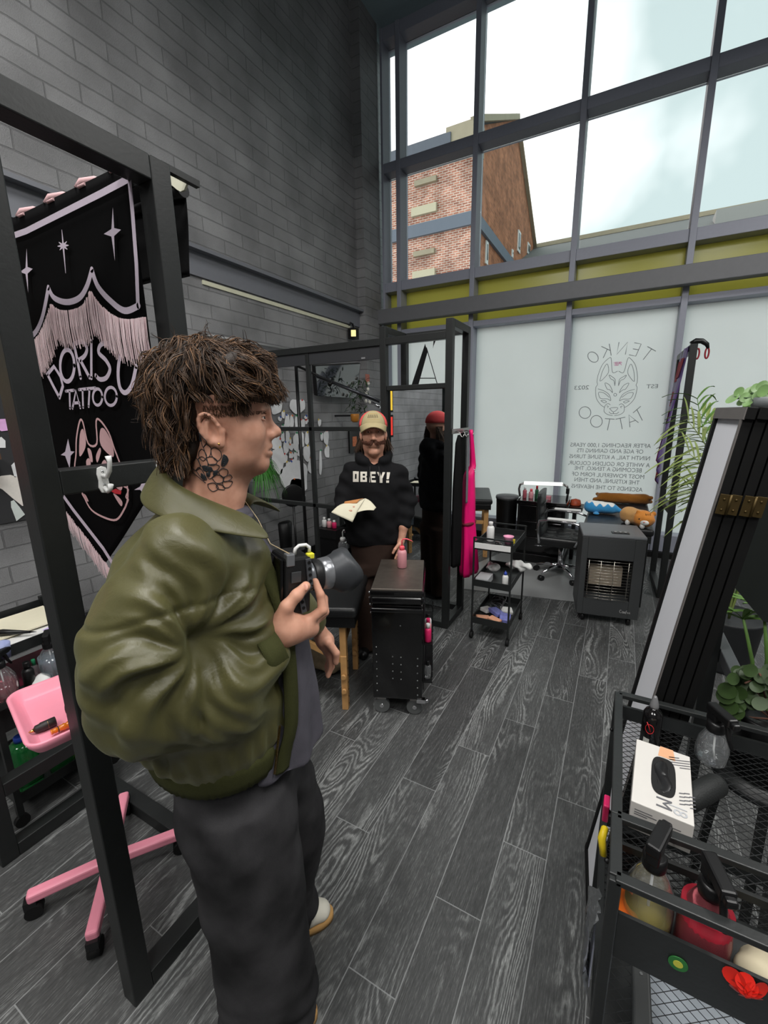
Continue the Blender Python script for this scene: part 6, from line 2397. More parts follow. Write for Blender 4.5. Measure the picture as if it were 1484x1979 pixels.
mb.loft(ringz([(.030, .028), (.034, .031), (.034, .046), (.0325, .048)]), True)
lens = mb.build('lens', mat('lens_grey_metal', (120, 122, 126), .3, .6, .5, .1), t)
mb = MB().loft(ringz([(.0335, .048), (.0355, .050), (.0355, .066), (.0335, .068)]), True)
mb.build('focus_ring', CAMB, lens)
mb = MB().loft(ringz([(.0335, .068), (.036, .070), (.038, .090), (.0375, .094)]), True)
mb.build('zoom_barrel', mat('lens_silver', (150, 152, 156), .28, .7), lens)
wv = lambda a: .010 * math.cos(2 * a) + .004 * math.cos(4 * a)
mb = MB().loft(ringz([(.0375, .092), (.040, .096), (.044, .110), (.050, .124), (.0545, .142), (.0525, .142), (.048, .124), (.042, .110), (.037, .098)], 48, wv), False)
mb.build('lens_hood', mat('lens_hood_grey', (58, 60, 63), .45, .2), t)
MB().loft(ringz([(.036, .096), (.030, .099), (.001, .101)]), False).build('front_glass', mat('lens_glass', (16, 18, 26), .05, 0, .8), lens)
# cage plate with holes
mb = MB()
for a, b_ in (((.020, .047, .060), (.026, .047, .000)), ((.026, .047, .000), (.004, .047, -.022)), ((.004, .047, -.022), (.012, .047, -.060))):
    mb.bar(cp(*a), cp(*b_), .012, .005, NW)
cage = mb.build('cage_plate', CAMG, t, .001)
for u_, l_ in ((.052, .021), (.038, .0225), (.024, .024), (.010, .025), (-.034, .0065), (-.048, .0095)):
    MB().cyl(cp(l_, .049, u_), cp(l_, .0506, u_), .0036, n=12).build('hole', BLACKM, cage)
MB().box(cp(-.018, .036, .060), (.018, .020, .026), CM).build('strap_lug', mat('lug_grey', (140, 142, 146), .35, .6), t, .002)
MB().box(cp(-.006, .0455, .022), (.022, .003, .024), CM).build('port_cover', mat('port_cover_grey', (60, 62, 64), .5), t, .001)
mb = MB()
mb.tube([cp(-.004, .030, .068), cp(-.002, .030, .080), cp(.006, .030, .086), cp(.022, .030, .086), cp(.030, .030, .080), cp(.030, .030, .070)], .004, 8)
mb.build('top_bracket', WHITE, t)
MB().box(cp(.030, .034, .062), (.016, .014, .012), CM).build('yellow_tag', mat('yellow_tag', (226, 220, 60), .6), t, .002)
MB().cyl(cp(.002, .0475, -.016), cp(.002, .053, -.016), .0075, n=16).build('cage_screw', CHROME, cage)
mb = MB()
mb.tube([cp(-.018, .036, .073), m1(-.030, .030, 1.375), m1(-.055, -.010, 1.425), m1(-.085, -.050, 1.465), m1(-.13, -.075, 1.50)], .0011, 6)
mb.build('strap_cord', mat('tan_cord', (196, 176, 140), .8), t)

# ================================================================ treatment table between the two men
TU, TV = Vector((-math.cos(R(24)), -math.sin(R(24)), 0)), Vector((-math.sin(R(24)), math.cos(R(24)), 0))
T0 = Vector((-1.150, 1.772, 0))


def tp(u, v, z):
    return T0 + TU * u + TV * v + Vector((0, 0, z))


TM = Matrix((TU, TV, Vector((0, 0, 1)))).transposed()


def treat_table(name, label, o, U_, V2, L_, W2_, ztop, legs, wood=True, group=None):
    def P(u, v, z):
        return o + U_ * u + V2 * v + Vector((0, 0, z))
    M_ = Matrix((U_, V2, Vector((0, 0, 1)))).transposed()
    t = thing(name, label, 'treatment table', P(L_ / 2, W2_ / 2, 0))
    MB().box(P(L_ / 2, W2_ / 2, ztop - .03), (L_, W2_, .062), M_).build('pad', LEATHER, t, .024, 4)
    MB().box(P(L_ / 2, W2_ / 2, ztop - .09), (L_ - .03, W2_ - .03, .06), M_).build('frame', BLACKP if wood else STEEL, t, .004)
    m_ = OAK if wood else STEEL
    for (u, v) in legs:
        if wood:
            lg = MB()
            lg.bar(P(u, v, 0.0), P(u, v, .34), .036, .05, V2)
            lg.bar(P(u + .002, v + .006, .26), P(u, v, ztop - .11), .036, .05, V2)
            o_ = lg.build('leg', m_, t, .003)
            mb = MB()
            for k in range(7):
                mb.cyl(P(u - .019, v, .03 + k * .045), P(u - .021, v, .03 + k * .045), .004, n=8)
            mb.build('peg_holes', mat('dark_hole', (50, 34, 20), .8), o_)
            for z in (.13, .22):
                MB().cyl(P(u, v - .028, z), P(u, v - .046, z), .014, n=14).build('knob', OAK, o_)
        else:
            MB().bar(P(u, v, 0), P(u, v, ztop - .11), .04).build('leg', m_, t, .003)
    us = sorted(set(u for u, v in legs))
    vs = sorted(set(v for u, v in legs))
    for u in us:
        MB().bar(P(u, vs[0], .42 if wood else .2), P(u, vs[-1], .42 if wood else .2), .022, .04).build('cross_bar', m_, t, .002)
    if wood:
        for v in vs:
            MB().bar(P(us[0], v, .30), P(us[0] + .42, v, ztop - .13), .022, .036).build('brace', m_, t, .002)
    return t


treat_table('treatment_table', 'black padded table on wooden legs between the two men', T0, TU, TV, 1.15, .525, .645, [(.09, .06), (.09, .46), (1.06, .06), (1.06, .46)])
# bag under it
p = tp(.30, .44, 0)
t = blob('cloth_bag', [F_ell((p.x, p.y, .10), (.15, .09, .085), k=.05), F_ell((p.x + .08, p.y - .02, .07), (.07, .07, .06), k=.05), F_ell((p.x - .02, p.y, .15), (.08, .04, .06), k=.05)], .012, mat('beige_mesh_cloth', (176, 158, 130), .9, 0, .2, .3, 40, .4, 160), disp=lambda V: .010 * vnoise(V, 40, 21))
tag(t, 'crumpled beige cloth bag lying on the floor under the black padded table', 'bag')
# clear wash bottle on it
def wash_bottle(loc, label, mbody, mcap, s_=1.0, liquid=None, ang=0):
    t = thing('wash_bottle', label, 'bottle', loc)
    z = loc[2]
    MB().lathe([(.026 * s_, 0), (.028 * s_, .004), (.028 * s_, .090 * s_), (.024 * s_, .104 * s_), (.014 * s_, .110 * s_)], loc, 24).build('body', mbody, t)
    MB().lathe([(.0155 * s_, .108 * s_), (.0155 * s_, .128 * s_), (.012 * s_, .133 * s_), (.004, .134 * s_)], loc, 20).build('cap', mcap, t)
    c_, s2 = math.cos(ang), math.sin(ang)
    o = Vector(loc)
    MB().tube([o + Vector((0, 0, .13 * s_)), o + Vector((0, 0, .165 * s_)), o + Vector((.008 * c_, .008 * s2, .175 * s_)), o + Vector((.03 * c_, .03 * s2, .176 * s_)), o + Vector((.062 * c_, .062 * s2, .162 * s_))], [.0045, .0045, .0045, .004, .0025], 8).build('spout', mcap, t)
    if liquid:
        MB().lathe([(.022 * s_, .004), (.0255 * s_, .008), (.0255 * s_, .05 * s_)], loc, 20).build('liquid', liquid, t)
    return t


p = PX(664, 1082, 2, .646)
wash_bottle((p.x, p.y, .647), 'clear wash bottle with bent spout on the black padded table', CLEAR, WHITE, 1.25, mat('clear_water', (200, 215, 230), .1, trans=.8), R(10))

# ================================================================ tool cabinet on castors
CU2, CV2 = Vector((.925, .380, 0)), Vector((-.380, .925, 0))
C0 = Vector((-1.082, 1.792, 0))


def cq(u, v, z):
    return C0 + CU2 * u + CV2 * v + Vector((0, 0, z))


CMX = Matrix((CU2, CV2, Vector((0, 0, 1)))).transposed()
GLOSSB = mat('gloss_black_steel', (13, 13, 14), .16, 0, .6, .1, coat=.3)
t = thing('tool_cabinet', 'tall gloss black tool cabinet on castors with a steel top', 'cabinet', cq(.14, .25, 0))
MB().box(cq(.142, .25, .39), (.272, .47, .56), CMX).build('body', GLOSSB, t, .006)
MB().box(cq(.142, .25, .700), (.290, .498, .050), CMX).build('lid', GLOSSB, t, .018, 4)
MB().box(cq(.142, .25, .738), (.282, .49, .030), CMX).build('rim', GLOSSB, t, .006)
MB().box(cq(.142, .25, .757), (.268, .470, .010), CMX).build('steel_top', mat('scuffed_steel_top', (168, 158, 148), .45, 1.0, .5, .2, 26), t, .002)
MB().box(cq(.142, -.004, .652), (.278, .02, .022), CMX).build('drawer_pull', GLOSSB, t, .006)
for u, zs in ((.055 / .575, 0), (.92, 0)):
    pass
def rivet(u, z):
    p_ = cq(.006 + .272 * u, .0145, z)
    MB().ell(p_ - CV2 * .001, (.0042, .0042, .0042), None, 10, 6).build('rivet', mat('dull_steel', (150, 152, 152), .3, 1.0), t)


for k in range(7):
    rivet(.085, .157 + k * .0445)
for k in range(6):
    rivet(.905, .142 + k * .0445)
for k in range(4):
    rivet(.41, .237 + k * .0445)
    rivet(.575, .234 + k * .0445)
rivet(.57, .555)
for z in (.60, .655, .70, .735):
    p_ = cq(-.004, .03 + (.735 - z) * .3, z)
    MB().ell(p_, .0065, None, 10, 6).build('side_screw', CHROME, t)
for u, v in ((.05, .05), (.235, .05), (.05, .45), (.235, .45)):
    c_ = MB().cyl(cq(u, v - .014, .045), cq(u, v + .014, .045), .045, n=24).build('castor', mat('grey_castor_wheel', (92, 94, 94), .35, 0, .5, .1), t, .004)
    MB().cyl(cq(u, v - .016, .045), cq(u, v + .016, .045), .012, n=14).build('hub', CHROME, c_)
    MB().box(cq(u, v, .100), (.05, .036, .020), CMX).build('fork', BRUSHED, c_)
MB().box(cq(.272, .02, .106), (.05, .03, .022), CMX).build('brake', CHROME, t, .003)
MB().cyl(cq(.296, .02, .106), cq(.312, .02, .106), .010, n=14).build('brake_knob', CHROME, t)
# side rack on the aisle side
rk = []
for z in (.20, .43):
    MB().box(cq(.305, .25, z), (.055, .40, .008), CMX).build('rack_shelf', BLACKP, t)
    for dz in (.03, .07):
        MB().bar(cq(.333, .05, z + dz), cq(.333, .45, z + dz), .004).build('rack_rail', CHROME, t)
MB().box(cq(.283, .25, .36), (.006, .42, .40), CMX).build('rack_plate', BLACKP, t)


def small_bottle(loc, r_, h_, mb_, mc_, label, group=None, name='bottle', cap=.25, neck=.5, nozzle=True):
    t = thing(name, label, 'bottle', loc, 0, group)
    MB().lathe([(r_ * .9, 0), (r_, h_ * .03), (r_, h_ * (1 - cap) * .85), (r_ * .8, h_ * (1 - cap) * .95), (r_ * neck, h_ * (1 - cap))], loc, 20).build('body', mb_, t)
    MB().lathe([(r_ * neck * 1.1, h_ * (1 - cap)), (r_ * neck * 1.1, h_ * (1 - cap * .45)), (r_ * neck * .55, h_ * (1 - cap * .35)), (r_ * neck * .2, h_)] if nozzle else [(r_ * neck * 1.15, h_ * (1 - cap)), (r_ * neck * 1.15, h_ * .98), (r_ * neck, h_)], loc, 18).build('cap', mc_, t)
    return t


MAG = mat('magenta_plastic', (214, 40, 100), .35)
PINKP = mat('soft_pink_plastic', (244, 168, 176), .4, 0, .5, .04, trans=.25)
PINKC = mat('coral_cap', (246, 96, 110), .4)
for k, (v, z, m_, mc_, lb) in enumerate(((.08, .435, MAG, WHITE, 'white-capped magenta bottle on the upper side rack of the tool cabinet, nearest'), (.14, .435, PINKP, MAG, 'pale pink bottle behind the magenta one on the cabinet side rack'), (.20, .435, WHITE, BLACKP, 'white bottle third along the upper side rack of the tool cabinet'), (.09, .205, CLEAR, BLACKP, 'clear bottle on the lower side rack of the tool cabinet'))):
    p = cq(.307, v, z)
    small_bottle((p.x, p.y, z), .019, .105, m_, mc_, lb, nozzle=False)
p = PX(777, 1096, 2, .763)
wash_bottle((p.x, p.y, .7625), 'pale pink wash bottle with coral spout on the tool cabinet', PINKP, PINKC, 1.0, None, R(22))

# ================================================================ far treatment table, bin, desk, lamp, chair
FU, FV = Vector((-.30, .954, 0)), Vector((-.954, -.30, 0))
treat_table('treatment_table', 'small black padded table on wooden legs by the frosted window, behind the pink apron', Vector((-1.20, 4.72, 0)), FU, FV, .85, .42, .70, [(.08, .06), (.08, .36), (.77, .06), (.77, .36)])
q = thing('waste_bin', 'black round waste bin between the far wooden-legged table and the desk', 'bin', (-1.13, 5.12, 0))
MB().lathe([(.10, 0), (.105, .01), (.125, .64), (.13, .66), (.12, .66), (.10, .05), (.001, .04)], (-1.13, 5.12, 0), 28).build('tub', BLACKP, q)
MB().lathe([(.132, .655), (.134, .675), (.128, .69), (.001, .70)], (-1.13, 5.12, 0), 28).build('lid', mat('grey_lid', (90, 92, 94), .4), q)
d = thing('desk', 'black cabinet desk with drawers by the frosted window', 'desk', (-.72, 5.06, 0))
MB().bx(-.96, -.44, 4.82, 5.30, .66, .70).build('worktop', GLOSSB, d, .004)
MB().bx(-.95, -.45, 4.85, 5.28, .10, .66).build('carcass', BLACKP, d, .004)
MB().bx(-.97, -.43, 4.80, 5.3, 0.0, .10).build('plinth', BLACKP, d, .004)
for z0 in (.12, .30, .48):
    dr = MB().bx(-.92, -.48, 4.835, 4.85, z0, z0 + .165).build('drawer', GLOSSB, d, .003)
    MB().tube([(-.74, 4.83, z0 + .085), (-.74, 4.815, z0 + .085), (-.66, 4.815, z0 + .085), (-.66, 4.83, z0 + .085)], .006, 8).build('handle', CHROME, dr)
q = thing('desk_lamp', 'arched LED desk lamp with a white bar spanning the black desk', 'lamp', (-.73, 5.05, .70))
MB().cyl((-.93, 5.05, .862), (-.52, 5.05, .872), .020, n=16).build('light_bar', mat('led_bar', (255, 255, 250), .4, emis=1.1), q)
MB().tube([(-.97, 5.05, .70), (-.985, 5.05, .79), (-.975, 5.05, .84), (-.93, 5.05, .862)], .012, 10).build('arm', BRUSHED, q)
MB().tube([(-.465, 5.05, .70), (-.455, 5.05, .80), (-.47, 5.05, .85), (-.52, 5.05, .872)], .012, 10).build('arm', BRUSHED, q)
MB().box((-.462, 5.05, .80), (.035, .03, .06)).build('clamp', BLACKP, q, .004)
GREENB = mat('green_glass', (40, 84, 58), .2)
for (x, r_, h_, m_, mc_, lb) in ((-.905, .022, .13, mat('rose_glass', (170, 90, 100), .3), WHITE, 'rose bottle at the left end of the black desk'), (-.835, .026, .11, PINKP, PINKC, 'pink tub bottle beside the green bottle on the black desk'), (-.775, .020, .15, GREENB, mat('red_cap', (170, 30, 40), .4), 'green bottle with a red cap on the black desk')):
    small_bottle((x, 4.98, .70), r_, h_, m_, mc_, lb, nozzle=False)
q = MB().bx(-.73, -.62, 4.94, 5.0, .70, .745).build('box', mat('dusty_pink_box', (190, 120, 130), .6), bevel=.003)
tag(q, 'small dusty pink box on the black desk right of the green bottle', 'box')
q = thing('framed_card', 'small red and orange round-topped card behind the office chair on the desk', 'card', (-.40, 5.02, .62))
MB().lathe([(.06, 0), (.062, .01), (.05, .06), (.001, .075)], (-.385, 5.2, .62), 18).build('dome', mat('red_orange_print', (180, 80, 50), .5, var=.6, scale=40), q)
MB().bx(-.44, -.30, 5.05, 5.3, .58, .62).build('stand', BLACKP, q)
MB().bx(-.40, -.36, 5.1, 5.2, 0, .58).build('foot', BLACKP, q)

ch = thing('office_chair', 'black padded office chair with chrome arms and base facing the heater', 'chair', (-.43, 4.50, 0))
cx_, cy_ = -.43, 4.50
for k in range(5):
    a = R(18 + 72 * k)
    x, y = cx_ + .25 * math.cos(a), cy_ + .25 * math.sin(a)
    l_ = MB().tube([(cx_, cy_, .115), (cx_ + .12 * math.cos(a), cy_ + .12 * math.sin(a), .112), (x, y, .078)], [.024, .018, .013], 10).build('base_leg', CHROME, ch)
    MB().cyl((x - .02 * math.sin(a), y + .02 * math.cos(a), .028), (x + .02 * math.sin(a), y - .02 * math.cos(a), .028), .028, n=16).build('castor', BLACKP, l_)
MB().cyl((cx_, cy_, .10), (cx_, cy_, .34), .024, n=16).build('gas_lift', CHROME, ch)
MB().box((cx_, cy_, .352), (.22, .2, .03)).build('seat_plate', BLACKP, ch)
MB().box((cx_ + .02, cy_, .415), (.46, .46, .10)).build('seat', LEATHER, ch, .035, 4)
mb = MB()
for i in range(3):
    for j in range(3):
        mb.ell((cx_ - .12 + .14 * i, cy_ - .14 + .14 * j, .462), (.068, .068, .012), None, 14, 6)
mb.build('seat_quilting', LEATHER, ch)
mb = MB()
rings = []
for i in range(12):
    tt = i / 11
    x = cx_ - .18 - .10 * tt + .05 * tt * tt * 1.3
    z = .44 + .44 * tt
    th = .035 - .012 * tt
    rings.append([(x + th * math.cos(a) * (1 if math.cos(a) < 0 else 1), cy_ + (.215 - .02 * tt) * math.copysign(abs(math.sin(a)) ** .5, math.sin(a)), z) for a in [2 * PI * k / 28 for k in range(28)]])
mb.loft(rings, True, True)
mb.build('backrest', LEATHER, ch)
for k in range(3):
    z = .56 + .1 * k
    tt = (z - .44) / .44
    x = cx_ - .18 - .10 * tt + .065 * tt * tt
    MB().tube([(x + .033, cy_ - .19, z), (x + .036, cy_, z), (x + .033, cy_ + .19, z)], .006, 6).build('back_seam', BLACKP, ch)
for s_ in (-1, 1):
    y = cy_ + .245 * s_
    MB().tube([(cx_ - .18, y, .40), (cx_ - .20, y, .55), (cx_ - .19, y, .625), (cx_ - .10, y, .645), (cx_ + .12, y, .63), (cx_ + .20, y, .60), (cx_ + .18, y, .50), (cx_ + .14, y, .40)], .013, 10).build('arm', CHROME, ch)
    MB().box((cx_ + .01, y, .655), (.26, .045, .022)).build('arm_pad', WHITE if s_ > -2 else BLACKP, ch, .009)
q = MB().poly([(-1.36, 4.30), (-1.22, 3.74), (-.16, 3.92), (-.18, 5.25), (-1.05, 5.3)], (0, 0, .001), (1, 0, 0), (0, 1, 0), .004).build('chair_mat', mat('translucent_grey_mat', (150, 152, 152), .28, 0, .5, .05, 3))
tag(q, 'pale translucent mat on the floor under the office chair', 'mat')

# ================================================================ treatment table on the right, heater, plush toys
t3 = treat_table('treatment_table', 'black padded table behind the gas heater carrying the plush toys', Vector((.31, 3.99, 0)), Vector((0, 1, 0)), Vector((-1, 0, 0)), 1.30, .53, .70, [(.06, .05), (.06, .48), (1.24, .05), (1.24, .48)], False)
HEAT = mat('heater_charcoal', (58, 60, 61), .5, 0, .5, .06)
hu, hv2 = Vector((math.cos(R(9)), math.sin(R(9)), 0)), Vector((-math.sin(R(9)), math.cos(R(9)), 0))
H0 = Vector((-.188, 3.53, 0))


def hq(u, v, z):
    return H0 + hu * u + hv2 * v + Vector((0, 0, z))


HM = Matrix((hu, hv2, Vector((0, 0, 1)))).transposed()
t = thing('gas_heater', 'charcoal portable gas heater with ceramic grille at the end of the padded table', 'heater', hq(.22, .2, 0))
WH = .436
mb = MB()   # cabinet front with an opening
mb.box(hq(.022, .20, .385), (.044, .38, .64), HM)
mb.box(hq(WH - .036, .20, .385), (.072, .38, .64), HM)
mb.box(hq(WH / 2 - .014, .20, .135), (WH - .116, .38, .14), HM)
mb.box(hq(WH / 2 - .014, .20, .62), (WH - .116, .38, .17), HM)
mb.box(hq(WH / 2 - .014, .27, .37), (WH - .116, .24, .35), HM)
mb.build('cabinet', HEAT, t, .003)
MB().box(hq(WH / 2, .20, .718), (WH + .004, .386, .024), HM).build('top', mat('heater_top', (104, 107, 110), .42), t, .008)
MB().box(hq(.27, .10, .732), (.12, .05, .006), HM).build('control_panel', BLACKP, t)
for k in range(3):
    MB().cyl(hq(.235 + .035 * k, .10, .734), hq(.235 + .035 * k, .10, .742), .010, n=12).build('control_knob', mat('grey_knob', (150, 150, 150), .4), t)
MB().box(hq(WH / 2 - .02, .15, .37), (WH - .12, .01, .33), HM).build('recess', BLACKM, t)
CER = mat('ceramic_plaque', (150, 138, 122), .8, 0, .3, .12, 120)
MB().box(hq(.195, .115, .372), (.235, .05, .155), HM).build('ceramic_panel', CER, t)
for z in [.215 + .0235 * k for k in range(14)]:
    MB().tube([hq(.046, .03, z), hq(.050, .004, z), hq(.20, -.004, z), hq(.355, .004, z), hq(.359, .03, z)], .0016, 6).build('guard_wire', mat('steel_wire', (190, 186, 176), .25, 1.0), t)
for u in (.06, .145, .235, .335):
    MB().tube([hq(u, -.002, .205), hq(u, -.006, .53)], .0020, 6).build('guard_upright', mat('steel_wire', (190, 186, 176), .25, 1.0), t)
for u, v in ((.05, .05), (.38, .05), (.05, .35), (.38, .35)):
    MB().cyl(hq(u - .012, v, .032), hq(u + .012, v, .032), .031, n=18).build('castor', BLACKP, t)
mb = MB()
for st in ([arc(.0, .5, .45, .5, 60, 300, 10)], [arc(.85, .3, .28, .3, 0, 350, 10)], [[(1.3, 0), (1.3, .55), (1.5, .5), (1.6, 0)], [(1.6, .4), (1.8, .55), (1.9, 0)]], [[(2.2, -.1), (2.3, .9), (2.55, 1.0)], [(2.05, .5), (2.5, .5)]], [[(2.9, .3), (3.2, .35), (3.05, .55), (2.85, .3), (3.0, 0), (3.25, .1)]], [[(3.6, .3), (3.9, .35), (3.75, .55), (3.55, .3), (3.7, 0), (3.95, .1)]]):
    for s_ in st:
        mb.stroke([(p_[0] * .0165, p_[1] * .024) for p_ in s_], .0042, hq(.315, -.0, .112) - hv2 * .0005 + hv2 * .009, hu, Vector((0, 0, 1)), .0015)
mb.build('badge_lettering', mat('silver_badge', (200, 200, 200), .3, .6), t)

# plush toys
PLB = mat('brown_plush', (150, 96, 36), .95, 0, .15, .15, 90, .5, 250, sheen=.3)
PBL = mat('blue_plush', (58, 142, 196), .95, 0, .15, .1, 90, .5, 250, sheen=.3)
PWH = mat('white_plush', (226, 226, 222), .95, 0, .15, .06, 90, .4, 250, sheen=.3)
PTN = mat('tan_plush', (212, 160, 96), .95, 0, .15, .1, 90, .5, 250, sheen=.3)
PTA = mat('apricot_plush', (214, 138, 62), .95, 0, .15, .1, 90, .5, 250, sheen=.3)
ZT3 = .701
def plush(name, label, prims, m_, mats=None, matfn=None):
    o = blob(name, prims, .006, m_, None, disp=lambda V: .0022 * vnoise(V, 60, 31), mats=mats, matfn=matfn)
    return tag(o, label, 'plush toy')


q = plush('plush_log', 'long brown plush toy with stubby limbs lying along the far side of the padded table', [F_caps((-.12, 5.06, ZT3 + .055), (.27, 5.10, ZT3 + .055), .052, .058, (1, 1, .95), .03), F_caps((-.15, 5.02, ZT3 + .045), (-.185, 4.99, ZT3 + .04), .022, .02, k=.02), F_caps((-.14, 5.08, ZT3 + .07), (-.17, 5.10, ZT3 + .08), .02, .018, k=.02), F_caps((.30, 5.06, ZT3 + .08), (.325, 5.04, ZT3 + .085), .02, .018, k=.02), F_caps((.30, 5.12, ZT3 + .035), (.33, 5.11, ZT3 + .030), .02, .018, k=.02)], PLB)
q = plush('plush_whale', 'blue plush toy with a white zigzag back on the padded table', [F_caps((-.185, 4.47, ZT3 + .062), (-.03, 4.48, ZT3 + .058), .064, .056, (1.1, 1, .95), .03), F_caps((.01, 4.48, ZT3 + .05), (.065, 4.46, ZT3 + .04), .03, .016, k=.03), F_ell((-.14, 4.40, ZT3 + .012), (.03, .03, .012), k=.01)], PBL,
          [PBL, PWH], lambda c: (c[:, 2] > ZT3 + .090 + .012 * np.sign(np.sin(c[:, 0] * 95)) * np.abs(np.sin(c[:, 0] * 95)) + .03 * np.clip(-(c[:, 0] + .15) / .08, 0, 1)))
cat_ = plush('plush_cat', 'round tan plush animal with a pale muzzle lying on the corner of the padded table', [F_caps((.12, 4.19, ZT3 + .070), (.21, 4.08, ZT3 + .068), .072, .070, k=.03), F_ell((.235, 4.055, ZT3 + .072), (.075, .065, .062), (0, 0, R(-30)), k=.03), F_ell((.185, 4.045, ZT3 + .125), (.020, .012, .026), (R(20), R(-20), 0), k=.012), F_ell((.292, 4.075, ZT3 + .118), (.022, .012, .026), (R(20), R(30), 0), k=.012)], PTN,
             [PTN, PTA], lambda c: (c[:, 0] - .20) * .5 - (c[:, 1] - 4.06) * .9 > .0)
MB().ell((.232, 3.995, ZT3 + .055), (.034, .016, .022), (0, 0, R(-20)), 14, 10).build('muzzle', PWH, cat_)
MB().ell((.229, 3.980, ZT3 + .062), (.008, .005, .006), None, 10, 6).build('nose', mat('pink_nose', (226, 150, 140), .7), cat_)
for dx, dy in ((-.040, .004), (.046, .030)):
    MB().ell((.232 + dx, 4.000 + dy - .003, ZT3 + .082), (.005, .004, .006), None, 10, 6).build('eye', BLACKP, cat_)
for k in range(3):
    MB().tube([(.236 + k * .014, 4.022 + k * .006, ZT3 + .126), (.238 + k * .014, 4.002 + k * .006, ZT3 + .118)], .0025, 6).build('brow_stripe', mat('dark_thread', (60, 40, 26), .8), cat_)
for dx, dy in ((-.085, .05), (.02, -.035)):
    MB().ell((.20 + dx, 4.045 + dy, ZT3 + .022), (.020, .022, .026), None, 12, 8).build('paw', PWH, cat_)

# ================================================================ three-tier trolley in the aisle
def trolley(name, label, x0, x1, y0, y1, zs, top, w_=.012, hgt=.05, rail=.04, loc=None):
    t = thing(name, label, 'trolley', ((x0 + x1) / 2, (y0 + y1) / 2, 0))
    for x in (x0, x1):
        for y in (y0, y1):
            MB().bar((x, y, .055), (x, y, top), w_).build('post', STEEL, t)
            c_ = MB().cyl((x - .010, y, .026), (x + .010, y, .026), .026, n=18).build('castor', RUBBER, t)
            MB().bar((x, y, .03), (x, y, .07), .012, .02).build('castor_fork', BLACKP, c_)
    for z in zs:
        mb = MB()
        mb.bx(x0, x1, y0, y1, z, z + .004)
        mb.bx(x0, x1, y0 - .003, y0 + .003, z, z + hgt)
        mb.bx(x0, x1, y1 - .003, y1 + .003, z, z + hgt)
        mb.bx(x0 - .003, x0 + .003, y0, y1, z, z + hgt)
        mb.bx(x1 - .003, x1 + .003, y0, y1, z, z + hgt)
        mb.build('tray', STEEL, t)
    mb = MB()
    return t


tr = trolley('tier_trolley', 'slim black three-tier trolley standing in the aisle beyond the tool cabinet', -.855, -.588, 2.89, 3.36, (.125, .42, .70), .79)
MB().bar((-.855, 2.89, .787), (-.588, 2.89, .787), .010).build('top_rail', STEEL, tr)
MB().bar((-.855, 3.36, .787), (-.588, 3.36, .787), .010).build('top_rail', STEEL, tr)
MB().bx(-.848, -.596, 2.880, 2.886, .712, .752).build('white_label_strip', WHITE, tr)
small_bottle((-.80, 3.12, .705), .028, .15, WHITE, WHITE, 'white bottle with pink print at the back of the aisle trolley top', nozzle=False, cap=.2)
q = MB().lathe([(.026, 0), (.036, .055), (.039, .06), (.035, .06), (.024, .008), (.001, .006)], (-.66, 3.10, .705), 20).build('cup', mat('pink_cup', (232, 160, 190), .4))
tag(q, 'small pink cup on the top tray of the aisle trolley', 'cup')
q = MB().box((-.635, 3.13, .72), (.03, .03, .03)).build('toy_block', mat('yellow_cube', (226, 206, 60), .6), bevel=.003)
tag(q, 'tiny yellow block beside the pink cup on the trolley', 'block')
def tool(a, b_, r_, m_, label, name='tattoo_machine'):
    q = thing(name, label, 'tool', Vector(a).lerp(Vector(b_), .5))
    a, b_ = Vector(a), Vector(b_)
    MB().cyl(a, a.lerp(b_, .6), r_, n=14).build('body', m_, q, .001)
    MB().cyl(a.lerp(b_, .6), a.lerp(b_, .85), r_ * .7, r_ * .5, n=14).build('grip', m_, q)
    MB().cyl(a.lerp(b_, .85), b_, r_ * .25, r_ * .1, n=10).build('needle', CHROME, q)
    return q


tool((-.80, 3.0, .718), (-.70, 3.04, .716), .011, BLACKP, 'black tattoo machine lying on the top tray of the aisle trolley')
tool((-.745, 3.08, .718), (-.68, 3.02, .716), .010, BRUSHED, 'silver tattoo machine beside the pink cup on the aisle trolley')
q = MB().bx(-.845, -.75, 2.91, 3.05, .426, .475).build('tissue_box', mat('pale_grey_box', (176, 178, 180), .7), bevel=.003)
tag(q, 'pale grey tissue box on the middle tray of the aisle trolley', 'box')
small_bottle((-.638, 2.955, .426), .021, .12, WHITE, mat('blue_cap', (40, 70, 170), .4), 'white dropper bottle with a blue cap on the trolley middle tray')
def paper_blob(c, r_, label, seed, m_=PAPER, name='paper_wad'):
    q = blob(name, [F_ell(c, r_, k=.01), F_ell((c[0] + r_[0] * .4, c[1], c[2] + r_[2] * .2), (r_[0] * .5, r_[1] * .8, r_[2] * .7), k=.01)], .006, m_, None, disp=lambda V: .012 * vnoise(V, 70, seed) * 1.2)
    return tag(q, label, 'paper')


